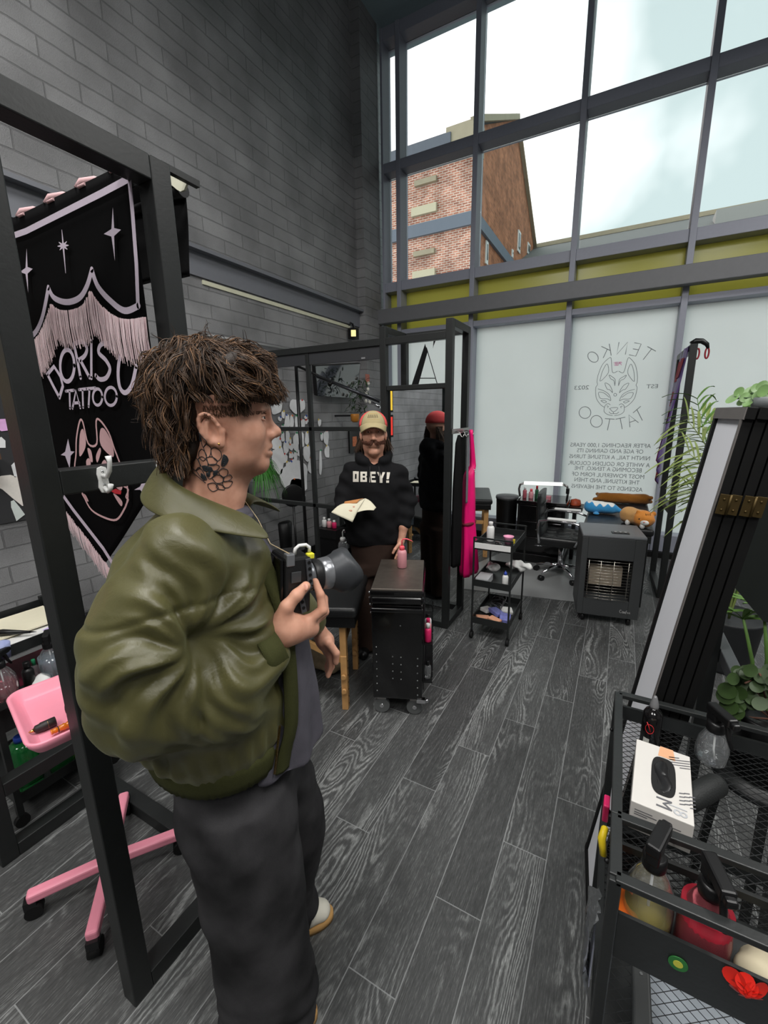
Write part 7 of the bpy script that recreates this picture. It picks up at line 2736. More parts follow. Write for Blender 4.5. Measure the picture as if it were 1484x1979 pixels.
paper_blob((-.79, 3.18, .475), (.05, .05, .035), 'crumpled white tissue on the middle tray, left side of the trolley', 41)
paper_blob((-.60, 3.24, .500), (.10, .05, .032), 'white rolled paper poking out right of the trolley middle tray', 42)
TAN = mat('tan_packet', (206, 150, 120), .6, var=.2, scale=30)
VIO = mat('blue_white_packet', (120, 124, 190), .5, var=.5, scale=60)
for k, (x, y, z, sx_, sy_, rz_, m_, lb) in enumerate(((-.79, 2.96, .145, .10, .06, 30, TAN, 'tan packet at the front of the trolley bottom tray'), (-.70, 2.95, .150, .09, .06, -20, TAN, 'second tan packet overlapping in the trolley bottom tray'), (-.64, 3.02, .150, .08, .10, 10, VIO, 'blue and white packet on the right of the trolley bottom tray'), (-.72, 3.08, .155, .11, .08, -35, VIO, 'blue and white packet in the middle of the trolley bottom tray'), (-.80, 3.10, .150, .08, .07, 60, PAPER, 'white packet at the left of the trolley bottom tray'), (-.66, 3.15, .150, .09, .07, 25, PAPER, 'white packet at the back of the trolley bottom tray'))):
    q = MB().box((x, y, z), (sx_, sy_, .03), (R(8 * (k % 3 - 1)), R(6), R(rz_))).build('packet', m_, bevel=.006)
    tag(q, lb, 'packet')
q = MB()
pts = [(-.74 + .05 * math.cos(a * 1.7) + rs.uniform(-.01, .01), 3.22 + .09 * math.sin(a) , .17 + .03 * math.sin(a * 2.3)) for a in [k * .33 for k in range(60)]]
q.tube(pts, .004, 6)
q = q.build('cable', mat('grey_cable', (90, 90, 92), .5))
tag(q, 'tangled dark cable at the back of the trolley bottom tray', 'cable')
# ================================================================ left work corner: trolley, tray stand
lt = trolley('black_trolley', 'black tier trolley full of bottles at the left edge behind the frame post', -2.46, -2.045, .545, .92, (.10, .44, .74), .80, .022, .045)
MB().bx(-2.045, -1.945, .50, .80, .592, .60).build('side_rack', STEEL, lt)
MB().bx(-1.948, -1.943, .50, .80, .592, .618).build('side_rack', STEEL, lt)
MB().bx(-2.045, -2.04, .545, .80, .45, .60).build('rack_bracket', STEEL, lt)
def spray_bottle(loc, label, mliq, h_=.15, r_=.042, ang=0.0, liquid=None, lev=.6, mhead=None):
    """bottle with trigger head; ang = direction of the nozzle"""
    t = thing('spray_bottle', label, 'spray bottle', loc, ang)
    MB().lathe([(r_ * .85, 0), (r_, .006), (r_ * 1.02, h_ * .45), (r_ * .92, h_ * .70), (r_ * .62, h_ * .90), (.017, h_), (.016, h_ + .012)], (0, 0, 0), 28).build('body', mliq, t, local=True)
    if liquid:
        MB().lathe([(r_ * .80, .004), (r_ * .95, .008), (r_ * .96, h_ * lev)], (0, 0, 0), 24).build('liquid', liquid, t, local=True)
    mh = mhead or BLACKP
    MB().lathe([(.019, h_), (.020, h_ + .004), (.020, h_ + .022), (.016, h_ + .026)], (0, 0, 0), 20).build('collar', mh, t, local=True)
    z = h_ + .026
    mb = MB()
    mb.box((.010, 0, z + .026), (.072, .024, .022))
    mb.box((-.008, 0, z + .008), (.030, .022, .030))
    mb.box((.050, 0, z + .024), (.014, .018, .016))
    hd_ = mb.build('trigger_head', mh, t, .004, local=True)
    MB().tube([(.022, 0, z + .018), (.034, 0, z + .004), (.040, 0, z - .018), (.052, 0, z - .038)], [.006, .006, .0055, .004], 10).build('trigger', mh, t, local=True)
    MB().tube([(0, 0, h_), (.004, 0, h_ * .4), (.012, 0, .01)], .0025, 6).build('dip_tube', WHITE, t, local=True)
    return t


PKL = mat('pink_liquid', (224, 110, 126), .1, trans=.75)
p = PX(18, 1335, 0, -2.13)
spray_bottle((-1.995, .572, .601), 'spray bottle of pink liquid at the left edge of the picture on the black trolley', CLEAR, .135, .045, R(120), PKL, .55)
spray_bottle((-1.995, .735, .601), 'clear spray bottle right of the pink one on the black trolley', CLEAR, .135, .045, R(150), mat('clear_water', (200, 215, 230), .1, trans=.8), .75)
q = small_bottle((-2.005, .655, .601), .020, .11, BLACKP, BLACKP, 'slim black bottle between the two spray bottles on the black trolley', nozzle=False)
small_bottle((-2.022, .685, .601), .012, .10, CLEAR, mat('green_cap', (30, 120, 80), .5), 'small clear green-capped bottle between the two spray bottles', nozzle=False)
q = MB().lathe([(.03, 0), (.034, .06), (.036, .06), (.030, .004)], (-2.05, .60, .745), 20).build('cup', mat('blue_grey_tub', (150, 160, 200), .4))
tag(q, 'pale blue tub at the right front corner of the black trolley top', 'cup')
paper_blob((-1.975, .675, .615), (.02, .03, .012), 'white crumpled tissue at the foot of the clear spray bottle', 44)
# papers on the top tray
for k, (x, y, z, sx_, sy_, rz_, m_, lb) in enumerate(((-2.25, .735, .762, .34, .30, 4, PAPER, 'lowest white paper on the black trolley behind the spray bottles'), (-2.27, .75, .775, .26, .24, -9, mat('cream_paper', (226, 220, 196), .8), 'cream folded paper on top of the pile on the black trolley'), (-2.085, .80, .770, .06, .20, 6, mat('lilac_card', (196, 178, 226), .6), 'lilac card along the right end of the black trolley top'))):
    q = MB().box((x, y, z), (sx_, sy_, .006), (R(2 * k), R(-2), R(rz_))).build('paper_sheet', m_)
    tag(q, lb, 'paper')
q = thing('black_pen', 'black pen-shaped tattoo tool lying across the papers on the black trolley', 'pen', (-2.16, .66, .79))
MB().tube([(-2.28, .60, .79), (-2.18, .66, .795), (-2.09, .72, .79)], [.004, .013, .005], 12).build('barrel', BLACKP, q)
MB().tube([(-2.09, .72, .79), (-2.07, .733, .789)], [.004, .001], 8).build('tip', BLACKP, q)
# lower trolley contents
PETG = mat('clear_green_plastic', (60, 170, 90), .1, trans=.75)
for k, (x, y, h_, lb) in enumerate(((-2.13, .62, .24, 'clear green bottle lying low on the black trolley, leftmost'), (-2.10, .74, .22, 'clear green bottle in the middle of the trolley bottom tray'), (-2.20, .83, .22, 'clear bottle at the back of the trolley bottom tray'))):
    small_bottle((x, y, .105), .052, h_, PETG if k < 2 else CLEAR, mat('green_cap', (30, 120, 80), .5) if k else mat('blue_cap', (40, 70, 170), .4), lb, nozzle=False, cap=.1, neck=.35)
q = MB().box((-2.11, .87, .15), (.10, .08, .08), (0, 0, R(12))).build('box', mat('pink_lilac_box', (232, 160, 214), .5, var=.35, scale=14), bevel=.003)
tag(q, 'pink and lilac box on the bottom tray of the black trolley', 'box')
q = MB().lathe([(.03, 0), (.032, .004), (.032, .045), (.02, .06), (.001, .062)], (-2.08, .80, .105), 18).build('jar', mat('yellow_blue_label', (210, 196, 110), .5, var=.5, scale=60))
tag(q, 'little jar with a yellow and blue label by the pink box', 'jar')
q = MB().bx(-2.40, -2.10, .60, .88, .465, .56).build('box', mat('crimson_box', (120, 24, 56), .5), bevel=.003)
tag(q, 'crimson box on the middle tray of the black trolley', 'box')

# pink tray on a stand
ts_ = thing('tray_stand', 'pink tray table on a pink cross base with castors behind the frame post', 'tray stand', (-1.49, .60, 0))
A_, B_ = Vector((-1.50, .425, .87)), Vector((-1.185, .352, .87))
uu = (B_ - A_)
LU = uu.length
uu.normalize()
vv = Vector((-uu.y, uu.x, 0))
DV = .275
def rrect(w_, d_, r_, n_=6):
    out = []
    for (cx_, cy_, a0) in ((w_ - r_, d_ - r_, 0), (r_, d_ - r_, 90), (r_, r_, 180), (w_ - r_, r_, 270)):
        out += [(cx_ + r_ * math.cos(R(a0 + 90 * k / n_)), cy_ + r_ * math.sin(R(a0 + 90 * k / n_))) for k in range(n_ + 1)]
    return out


def tring(ins, z, r_):
    return [A_ + uu * (x + ins) + vv * (y + ins) + Vector((0, 0, z)) for x, y in rrect(LU - 2 * ins, DV - 2 * ins, max(.005, r_ - ins))]


mb = MB()
mb.loft([tring(.018, -.030, .04), tring(.006, -.012, .04), tring(0, .004, .04), tring(.004, .008, .04), tring(.012, .002, .04), tring(.024, -.018, .04), tring(.034, -.022, .04)], False)
mb.poly([(0, 0)], (0, 0, 0), (1, 0, 0), (0, 1, 0)) if False else None
ri = tring(.034, -.022, .04)
mb.add(ri, [tuple(range(len(ri)))], False)
ro = tring(.018, -.030, .04)
mb.add(ro, [tuple(reversed(range(len(ro))))], False)
mb.build('tray', PINK, ts_)
cc_ = A_ + uu * LU / 2 + vv * DV / 2
MB().bar((cc_.x, cc_.y, .828), (-1.49, .60, .80), .05, .03).build('support_arm', PINK, ts_)
MB().cyl((-1.49, .60, .09), (-1.49, .60, .80), .020, n=18).build('column', PINK, ts_)
hub = MB().cyl((-1.49, .60, .06), (-1.49, .60, .13), .032, n=20).build('hub', BLACKP, ts_)
for (ex, ey) in ((-1.615, .395), (-1.355, .795), (-1.300, .435), (-1.725, .790)):
    d_ = Vector((ex + 1.49, ey - .60, 0)).normalized()
    MB().bar(Vector((-1.49, .60, .088)), Vector((ex, ey, .082)), .038, .036).build('base_leg', PINK, ts_, .009, 3)
    cst = MB().cyl(Vector((ex, ey, .026)) - d_.cross(Vector((0, 0, 1))) * .018 - d_ * .012, Vector((ex, ey, .026)) + d_.cross(Vector((0, 0, 1))) * .018 - d_ * .012, .026, n=18).build('castor', RUBBER, ts_)
    MB().box(Vector((ex, ey, .058)) - d_ * .006, (.034, .034, .03), (0, 0, math.atan2(d_.y, d_.x))).build('castor_fork', BLACKP, cst)
def on_tray(x, y):
    return PX(x, y, 2, .862)


def machine(a, b_, r_, mb_, mn, label):
    q = thing('tattoo_machine', label, 'tattoo machine', a.lerp(b_, .5))
    d_ = (b_ - a)
    MB().tube([a, a + d_ * .02, a + d_ * .55, a + d_ * .60, a + d_ * .75, a + d_ * .80], [r_ * .9, r_, r_, r_ * .85, r_ * .8, r_ * .5], 16).build('body', mb_, q)
    MB().tube([a + d_ * .30, a + d_ * .305], r_ * 1.03, 16).build('ring', mn, q)
    MB().tube([a + d_ * .80, a + d_ * .90, a + d_], [r_ * .42, r_ * .30, r_ * .06], 12).build('tip', mn, q)
    return q


machine(on_tray(108, 1393), on_tray(55, 1416), .0125, mat('matt_black_grip', (34, 30, 28), .5), mat('gold', (230, 190, 110), .2, 1.0), 'black tattoo machine with a gold tip lying on the pink tray')
q = thing('cartridge_grip', 'orange translucent cartridge grip lying on the pink tray beside the frame post', 'tool', on_tray(125, 1405))
a_, b_ = on_tray(165, 1385), on_tray(98, 1416)
mb = MB()
n_ = 24
mb.tube([a_.lerp(b_, k / n_) for k in range(n_ + 1)], [.0085 * (1 + .12 * math.sin(k * 2.2)) * (1 if k < 18 else .78) for k in range(n_ + 1)], 16)
mb.build('grip', mat('amber_plastic', (226, 126, 20), .15, 0, .6, .1, trans=.3), q)
MB().tube([a_.lerp(b_, .78), a_.lerp(b_, .80)], .0082, 14).build('o_ring', BLACKP, q)
q = MB().tube([on_tray(128, 1372) + Vector((0, 0, .004)), on_tray(150, 1366) + Vector((0, 0, .006)), on_tray(165, 1362) + Vector((0, 0, .004))], [.014, .016, .010], 14).build('battery_pack', BLACKP)
tag(q, 'black rounded battery pack on the pink tray partly behind the post', 'battery')

# ================================================================ things in the far bay seen through the grid
ft = trolley('equipment_trolley', 'black trolley with tubs and bottles seen through the grid behind the lens', -2.62, -2.16, 3.55, 3.95, (.12, .42, .66), .72, .022, .05)
q = MB().lathe([(.09, 0), (.10, .01), (.105, .17), (.11, .18), (.095, .18), (.085, .02), (.001, .015)], (-2.47, 3.68, .665), 24).build('tub', BLACKP)
tag(q, 'round black tub holding a yellow pack on the far equipment trolley', 'tub')
q = MB().box((-2.47, 3.68, .835), (.17, .10, .06), (0, 0, R(12))).build('packet', mat('yellow_wrapper', (236, 220, 40), .5, var=.35, scale=20), bevel=.01)
tag(q, 'bright yellow wrapped pack in the round black tub', 'packet')
q = MB().box((-2.40, 3.66, .445), (.20, .09, .035), (0, 0, R(5))).build('soap_dish', mat('pink_white_pack', (236, 190, 200), .5, var=.2, scale=20), bevel=.008)
tag(q, 'pink and white pack on the middle tray of the far equipment trolley', 'packet')
small_bottle((-2.22, 3.70, .665), .025, .15, CLEAR, WHITE, 'clear bottle right of the yellow pack on the far trolley', nozzle=True)
p = PX(638, 1018, 1, 3.4)
q = thing('caddy', 'black caddy of pink and white bottles below the held booklet', 'caddy', (p.x, 3.4, p.z))
MB().bx(p.x - .12, p.x + .12, 3.32, 3.48, p.z - .10, p.z - .01).build('box', BLACKP, q)
MB().bx(p.x - .10, p.x + .10, 3.34, 3.46, 0, p.z - .10).build('pedestal', BLACKP, q)
for k, (dx, m_, lb) in enumerate(((-.07, PAPER, 'white bottle at the left in the caddy below the booklet'), (-.01, PINKP, 'pale pink bottle in the caddy below the booklet'), (.05, MAG, 'magenta bottle at the right in the caddy below the booklet'))):
    small_bottle((p.x + dx, 3.40, p.z - .008), .024, .10 - .01 * k, m_, WHITE, lb, nozzle=False)
t = thing('treatment_bed', 'padded black bed with lilac rolls along the far bay wall', 'treatment table', (-2.5, 4.4, 0))
a = PX(600, 985, 0, -2.4)
MB().bx(-2.95, -2.15, 4.15, 5.1, .62, .70).build('pad', LEATHER, t, .02, 3)
for x in (-2.9, -2.2):
    for y in (4.2, 5.05):
        MB().bar((x, y, 0), (x, y, .62), .04).build('leg', STEEL, t)
for k, (y, m_, lb) in enumerate(((4.24, mat('lilac_roll', (176, 160, 206), .6), 'lilac paper roll lying on the far bed, nearer'), (4.36, mat('violet_roll', (150, 120, 190), .6), 'violet paper roll lying behind the lilac one on the far bed'))):
    q = MB().cyl((-2.72, y, .74), (-2.18, y + .05, .742), .038, n=18).build('paper_roll', m_)
    tag(q, lb, 'roll')
paper_blob((-2.80, 4.28, .735), (.10, .06, .035), 'white crumpled sheet at the left end of the far bed', 45)
p = PX(566, 958, 1, 3.3)
q = thing('round_mirror', 'round black vanity mirror turned edge-on by the far equipment trolley', 'mirror', p)
MM = Euler((0, 0, R(62))).to_matrix() @ Euler((R(90), 0, 0)).to_matrix()
MB().lathe([(.105, -.012), (.115, -.008), (.115, .008), (.105, .012), (.001, .012)], p, 32, MM).build('rim', BLACKP, q)
MB().lathe([(.10, -.013), (.001, -.0135)], p, 32, MM).build('glass', mat('silver_mirror', (215, 220, 222), .015, 1.0), q)
MB().cyl((p.x, p.y, p.z - .11), (p.x, p.y, .0), .012, n=10).build('stem', BLACKP, q)
p = PX(548, 1010, 1, 3.5)
q = MB().lathe([(.07, -.30), (.08, -.28), (.09, 0), (.07, .015), (.001, .018)], p, 24).build('drum', BLACKP)
tag(q, 'black drum with a pale lid half hidden by the open green jacket', 'drum')

# ================================================================ right foreground: folding screen, plants, board
SH = mat('off_white_screen_panel', (236, 238, 244), .75, 0, .2, .04, 6)
GRW = mat('greyed_wood_edge', (108, 104, 102), .6, var=.12)
BLW = mat('black_stained_wood', (11, 11, 11), .6, 0, .3, .25, 20)
ds = thing('folding_screen', 'folded black wooden screen with a white panel leaning at the right', 'screen', (.10, 1.41, 0))
ang = math.atan2(.205, 1.64)
def dq(x, y, z):
    return Vector((.022 + x * math.cos(ang) + z * math.sin(ang) + (DY1 - y) * .09, y, .012 - x * math.sin(ang) * .15 + z * math.cos(ang)))


DY0, DY1, DH = 1.285, 1.525, 1.655
DM = Euler((0, 0, math.atan(.09))).to_matrix() @ Matrix(((math.cos(ang), 0, math.sin(ang)), (0, 1, 0), (-math.sin(ang), 0, math.cos(ang))))
for i in range(4):
    x = .010 + i * .0235
    pn = MB()
    pn.box(dq(x, (DY0 + DY1) / 2, DH / 2), (.006, DY1 - DY0 - .03, DH - .03), DM)
    f_ = MB()
    for (y, z, sy_, sz_) in ((DY0 + .010, DH / 2, .020, DH), (DY1 - .010, DH / 2, .020, DH), ((DY0 + DY1) / 2, .012, DY1 - DY0, .024), ((DY0 + DY1) / 2, DH - .014, DY1 - DY0, .028)):
        f_.box(dq(x, y, z), (.0205, sy_, sz_), DM)
    fo = f_.build('panel_frame', GRW if False else BLW, ds, .0015)
    pn.build('panel', SH if i == 0 else BLW, fo)
f_ = MB()
f_.box(dq(-.0012, (DY0 + DY1) / 2, DH - .014), (.003, DY1 - DY0, .028), DM)
f_.box(dq(-.0012, DY0 + .006, DH / 2), (.003, .012, DH), DM)
f_.build('grey_edging', GRW, ds)
BR = mat('antique_brass', (78, 64, 36), .5, .7, .5, .2, 60)
for x in (.022, .069):
    hg = MB()
    for s_ in (-1, 1):
        hg.box(dq(x + .0115 * s_, DY0 - .0015, 1.425), (.020, .003, .050), DM)
    h1 = hg.build('hinge', BR, ds, .0008)
    MB().cyl(dq(x, DY0 - .004, 1.40), dq(x, DY0 - .004, 1.45), .003, n=10).build('hinge_pin', BR, h1)
    for s_ in (-1, 1):
        for z in (1.412, 1.438):
            MB().ell(dq(x + .0115 * s_, DY0 - .003, z), .003, None, 8, 6).build('hinge_screw', BR, h1)

# steel work-bay frame and display board on the right
bf = thing('bay_frame', 'steel bay frame with a pale grey side bar behind the folded screen', 'frame', (.5, 1.9, 0))
MB().bar((.385, 1.93, 0), (.385, 1.93, 1.10), .045).build('post', STEEL, bf, .003)
MB().bar((.43, 2.10, .72), (.43, 1.56, .74), .04, .05).build('side_bar', mat('grey_steel', (92, 95, 98), .4, .4), bf, .003)
MB().bar((.385, 1.93, .72), (.45, 1.93, .72), .04).build('bracket', STEEL, bf)
q = thing('display_board', 'large dark board standing on the bay frame at the right edge', 'board', (.62, 1.66, 1.0))
mb = MB().poly([(.438, 1.008), (.36, 1.10), (.36, 1.62), (.95, 1.62), (.95, .92)], (0, 1.63, 0), (1, 0, 0), (0, 0, 1), -.05)
mb.build('panel', mat('dark_green_grey_board', (34, 38, 36), .55, 0, .4, .12, 30), q)
MB().bx(.36, .95, 1.60, 1.72, 1.62, 1.645).build('ledge', mat('grey_steel', (92, 95, 98), .4, .4), q)
MB().bar((.70, 1.70, 0), (.70, 1.70, 1.62), .04).build('post', STEEL, q)
# leafy plant on the ledge
p0 = PX(1462, 774, 1, 1.66)
t = thing('jade_plant', 'small round-leaved plant in a grey pot on top of the dark board', 'plant', (p0.x + .02, 1.66, 1.645))
MB().lathe([(.035, 0), (.05, .01), (.056, .035), (.05, .038), (.001, .03)], (p0.x + .04, 1.66, 1.645), 24).build('pot', mat('grey_pot', (120, 124, 126), .5), t)
mb = MB()
for (x, y, r_) in ((1415, 770, .020), (1428, 757, .018), (1440, 768, .022), (1450, 757, .024), (1462, 750, .022), (1475, 755, .024), (1480, 768, .020), (1466, 763, .020), (1445, 777, .018), (1472, 745, .018), (1434, 776, .016), (1490, 760, .024), (1455, 770, .02), (1485, 748, .018)):
    c_ = PX(x, y, 1, 1.66 + rs.uniform(-.03, .03))
    round_leaf(mb, c_, (rs.uniform(-.5, .5), -.8 + rs.uniform(-.3, .3), rs.uniform(.2, 1)), r_, .62)
mb.build('leaves', mat('jade_leaf', (108, 140, 84), .4, 0, .5, .3, 40), t)
mb = MB()
for (x, y) in ((1415, 770), (1450, 760), (1475, 755)):
    mb.tube([(p0.x + .04, 1.66, 1.68), PX(x, y, 1, 1.66)], .003, 6)
mb.build('stems', LEAFD, t)
# areca palm behind
t = thing('areca_palm', 'arching areca palm in front of the frosted glass at the right', 'plant', (.72, 3.3, 0))
MB().lathe([(.14, 0), (.15, .02), (.18, .34), (.19, .36), (.16, .34), (.001, .32)], (.72, 3.3, 0), 28).build('pot', mat('dark_planter', (40, 42, 44), .6), t)
PALM = mat('palm_leaf', (132, 148, 84), .5, 0, .4, .35, 20)
PALMD = mat('palm_leaf_deep', (88, 122, 58), .5, 0, .4, .35, 20)
fr = [((.70, 3.3, .9), (.45, 3.35, 1.45), (.40, 3.4, 1.72), 1), ((.72, 3.25, .8), (.56, 3.2, 1.35), (.34, 3.1, 1.58), 0), ((.70, 3.2, .8), (.56, 3.1, 1.25), (.36, 3.05, 1.40), 0), ((.74, 3.3, .7), (.60, 3.25, 1.10), (.40, 3.25, 1.18), 0), ((.75, 3.35, .9), (.62, 3.4, 1.45), (.46, 3.55, 1.62), 0), ((.78, 3.3, .9), (.72, 3.25, 1.4), (.60, 3.2, 1.60), 1), ((.76, 3.2, .9), (.86, 3.1, 1.4), (.98, 3.1, 1.6), 0)]
for a, b_, c_, k in fr:
    base = Vector((.72, 3.3, .33))
    P_ = smooth2([tuple(base), a, b_, c_], 7) if False else [Vector(np.array(base) * (1 - s_) ** 3 + 3 * np.array(a) * s_ * (1 - s_) ** 2 + 3 * np.array(b_) * s_ * s_ * (1 - s_) + np.array(c_) * s_ ** 3) for s_ in [i / 22 for i in range(23)]]
    mb = MB()
    mb.tube(P_, [.007 - .005 * i / 22 for i in range(23)], 6)
    for i in range(8, 23, 1):
        tt = (P_[min(i + 1, 22)] - P_[i - 1]).normalized()
        sd = tt.cross(Vector((.2, -.8, .4))).normalized()
        for s_ in (-1, 1):
            d_ = (tt * .75 + sd * s_ * .75 + Vector((-.12, -.05, .05)))
            leaf_blade(mb, P_[i], d_, .30 * (1 - .25 * abs(i - 15) / 8) * rs.uniform(.8, 1.1), .0125, rs.uniform(.3, .8), 7)
    mb.build('frond', PALM if k == 0 else PALMD, t)
# young palm stems low at the right
t = thing('young_palm', 'young palm stems rising behind the round-leaved pot plant at the right edge', 'plant', (.70, 2.6, 0))
MB().lathe([(.10, 0), (.12, .20), (.11, .20), (.001, .18)], (.72, 2.6, 0), 24).build('pot', mat('dark_planter', (40, 42, 44), .6), t)
for k, (a, b_) in enumerate((((.715, 2.6, .18), (.625, 2.6, .62)), ((.75, 2.6, .18), (.70, 2.6, .66)))):
    mb = MB().tube([a, ((a[0] + b_[0]) / 2 + .02, 2.6, (a[2] + b_[2]) / 2), b_], [.010, .009, .006], 8)
    for q in range(6):
        leaf_blade(mb, b_, (rs.uniform(-.9, .5), rs.uniform(-.4, .4), rs.uniform(.0, 1)), rs.uniform(.16, .26), .016, .5, 7)
    mb.build('frond', PALMD, t)
# round-leaved pot plant
p0 = PX(1462, 1390, 1, 1.43)
t = thing('pot_plant', 'round-leaved plant spilling from a black pot at the right edge', 'plant', (p0.x + .02, 1.43, .62))
MB().lathe([(.055, .62), (.075, .64), (.085, .80), (.088, .815), (.078, .815), (.001, .79)], (p0.x + .03, 1.43, 0), 28).build('pot', BLACKP, t)
st = thing('plant_stool', 'black stool under the round-leaved pot plant', 'stool', (p0.x + .03, 1.43, 0))
MB().lathe([(.11, .595), (.115, .60), (.115, .618), (.001, .619)], (p0.x + .03, 1.43, 0), 24).build('seat', STEEL, st)
for k in range(3):
    a = R(30 + 120 * k)
    MB().bar((p0.x + .03 + .08 * math.cos(a), 1.43 + .08 * math.sin(a), .60), (p0.x + .03 + .12 * math.cos(a), 1.43 + .12 * math.sin(a), 0), .02).build('leg', STEEL, st)
mb = MB()
for q in range(60):
    x, y = rs.uniform(1415, 1500), rs.uniform(1292, 1365)
    c_ = PX(x, y, 1, 1.43 + rs.uniform(-.08, .06))
    round_leaf(mb, c_, (rs.uniform(-.6, .4), -.7, rs.uniform(.1, 1.0)), rs.uniform(.014, .022), .85)
for (x, y) in ((1402, 1345), (1408, 1365), (1412, 1390), (1405, 1335), (1420, 1375)):
    round_leaf(mb, PX(x, y, 1, 1.36), (-.5, -.8, .3), .024, .9)
mb.build('leaves', mat('plant_leaf_green', (52, 72, 36), .45, 0, .4, .45, 30), t)
mb = MB()
for (x, y) in ((1402, 1345), (1412, 1390), (1440, 1320), (1470, 1305)):
    mb.tube([(p0.x + .03, 1.43, .80), PX((x + 1462) / 2, y - 5, 1, 1.39), PX(x, y, 1, 1.37)], .0025, 6)
mb.build('stems', mat('pinkish_stem', (120, 84, 70), .6), t)

# ================================================================ near mesh trolley with bottles and gloves
X0, X1 = .062, .50
YA_, YB_, YC_, YD_ = 1.268, .835, .702, .30
mt = thing('mesh_trolley', 'black wire-mesh trolley in the right foreground', 'trolley', (.28, .8, 0))
for (x, y) in ((X0, YA_), (X1, YA_), (X0, YC_), (X1, YC_)):
    MB().bar((x, y, .05), (x, y, .86), .020).build('post', STEEL, mt, .002)
    c_ = MB().cyl((x - .012, y, .028), (x + .012, y, .028), .028, n=18).build('castor', RUBBER, mt)
def lattice(x0, x1, y0, y1, z, sx_=.0135, sy_=.0095, th=.0011, vert=None):
    """expanded metal sheet; vert = y plane for an upright panel (then y0..y1 are heights)"""
    mb = MB()
    k_ = sy_ / sx_
    for sgn in (1, -1):
        c0 = y0 - (x1 - x0) * k_ - sy_ if sgn > 0 else y0 - sy_
        c1 = y1 + sy_ if sgn > 0 else y1 + (x1 - x0) * k_ + sy_
        n_ = int((c1 - c0) / (2 * sy_))
        for i in range(n_ + 1):
            c_ = c0 + i * 2 * sy_
            # y = c + sgn*k*(x-x0)
            pts = []
            xa, xb = x0, x1
            ya, yb = c_, c_ + sgn * k_ * (x1 - x0)
            lo, hi = 0.0, 1.0
            dy = yb - ya
            if abs(dy) > 1e-9:
                t0, t1 = (y0 - ya) / dy, (y1 - ya) / dy
                lo, hi = max(lo, min(t0, t1)), min(hi, max(t0, t1))
            if hi - lo < 1e-3:
                continue
            p_ = (xa + (xb - xa) * lo, ya + dy * lo)
            q_ = (xa + (xb - xa) * hi, ya + dy * hi)
            if vert is None:
                mb.bar((p_[0], p_[1], z), (q_[0], q_[1], z), th, th)
            else:
                mb.bar((p_[0], vert, p_[1]), (q_[0], vert, q_[1]), th, th)
    return mb


MESH = mat('black_mesh_wire', (40, 41, 42), .4, .2, .5, .1)
ZR_ = .858
# top tray
for (z, w_) in ((ZR_, .020),):
    for a, b_ in (((X0, YA_), (X1, YA_)), ((X0, YB_), (X1, YB_)), ((X0, YB_), (X0, YA_)), ((X1, YB_), (X1, YA_)), ((X0, YC_), (X1, YC_)), ((X0, YC_), (X0, YB_)), ((X1, YC_), (X1, YB_))):
        MB().bar((*a, z), (*b_, z), w_, .012).build('rail', STEEL, mt, .002)
MB().bx(X0, X1, YA_ - .004, YA_ + .004, .785, .825).build('tray_side', STEEL, mt)
MB().bx(X0 - .003, X0 + .003, YB_, YA_, .785, .825).build('tray_side', STEEL, mt)
MB().bx(X0, X1, YB_ - .004, YB_ + .004, .785, .800).build('tray_side', STEEL, mt)
lattice(X0, X1, YB_, YA_, .789).build('mesh_shelf', MESH, mt)
lattice(X0, X1, .735, .785, 0, vert=YB_).build('mesh_side', MESH, mt)
# front basket
MB().bx(X0, X1, YC_ - .004, YC_ + .002, .690, .790).build('front_panel', STEEL, mt)
MB().bx(X0, X1, YC_, YB_, .686, .690).build('basket_floor', STEEL, mt)
MB().bx(X0 - .003, X0 + .003, YC_, YB_, .69, .79).build('basket_side', STEEL, mt)
# lower tray
lattice(X0, X1, YD_, YA_, .424, .0150, .0105).build('mesh_shelf', MESH, mt)
for a, b_ in (((X0, YA_), (X1, YA_)), ((X0, YD_), (X1, YD_)), ((X0, YD_), (X0, YA_)), ((X1, YD_), (X1, YA_))):
    MB().bar((*a, .424), (*b_, .424), .016, .04).build('rail', STEEL, mt, .002)
for x in (X0, X1):
    MB().bar((x, YD_, .05), (x, YD_, .45), .020).build('post', STEEL, mt)
    MB().cyl((x - .012, YD_, .028), (x + .012, YD_, .028), .028, n=18).build('castor', RUBBER, mt)
for y in (1.18, .90, .78):
    MB().ell((X0 - .011, y, .80), .005, None, 10, 6).build('bolt', BLACKP, mt)
q = MB().bx(.16, .47, .45, .98, .26, .34).build('storage_box', mat('pale_blue_grey_box', (168, 176, 184), .6), bevel=.006)
tag(q, 'pale grey box seen through the lower mesh shelf of the near trolley', 'box')
MB().bx(X0, X1, YD_, YA_, .235, .258).build('bottom_shelf', STEEL, mt)

# glove box
gb = thing('glove_box', 'white box of black gloves lettered M18 on the near mesh trolley', 'box', (.145, .98, .79))
gx, gy = Vector((.985, -.08, 0)).normalized(), Vector((.07, .985, 0)).normalized()
G0 = Vector((.088, .888, .7905))
GW, GD, GH = .108, .205, .068
def gq(u, v, z):
    return G0 + gx * u + gy * v + Vector((0, 0, z))


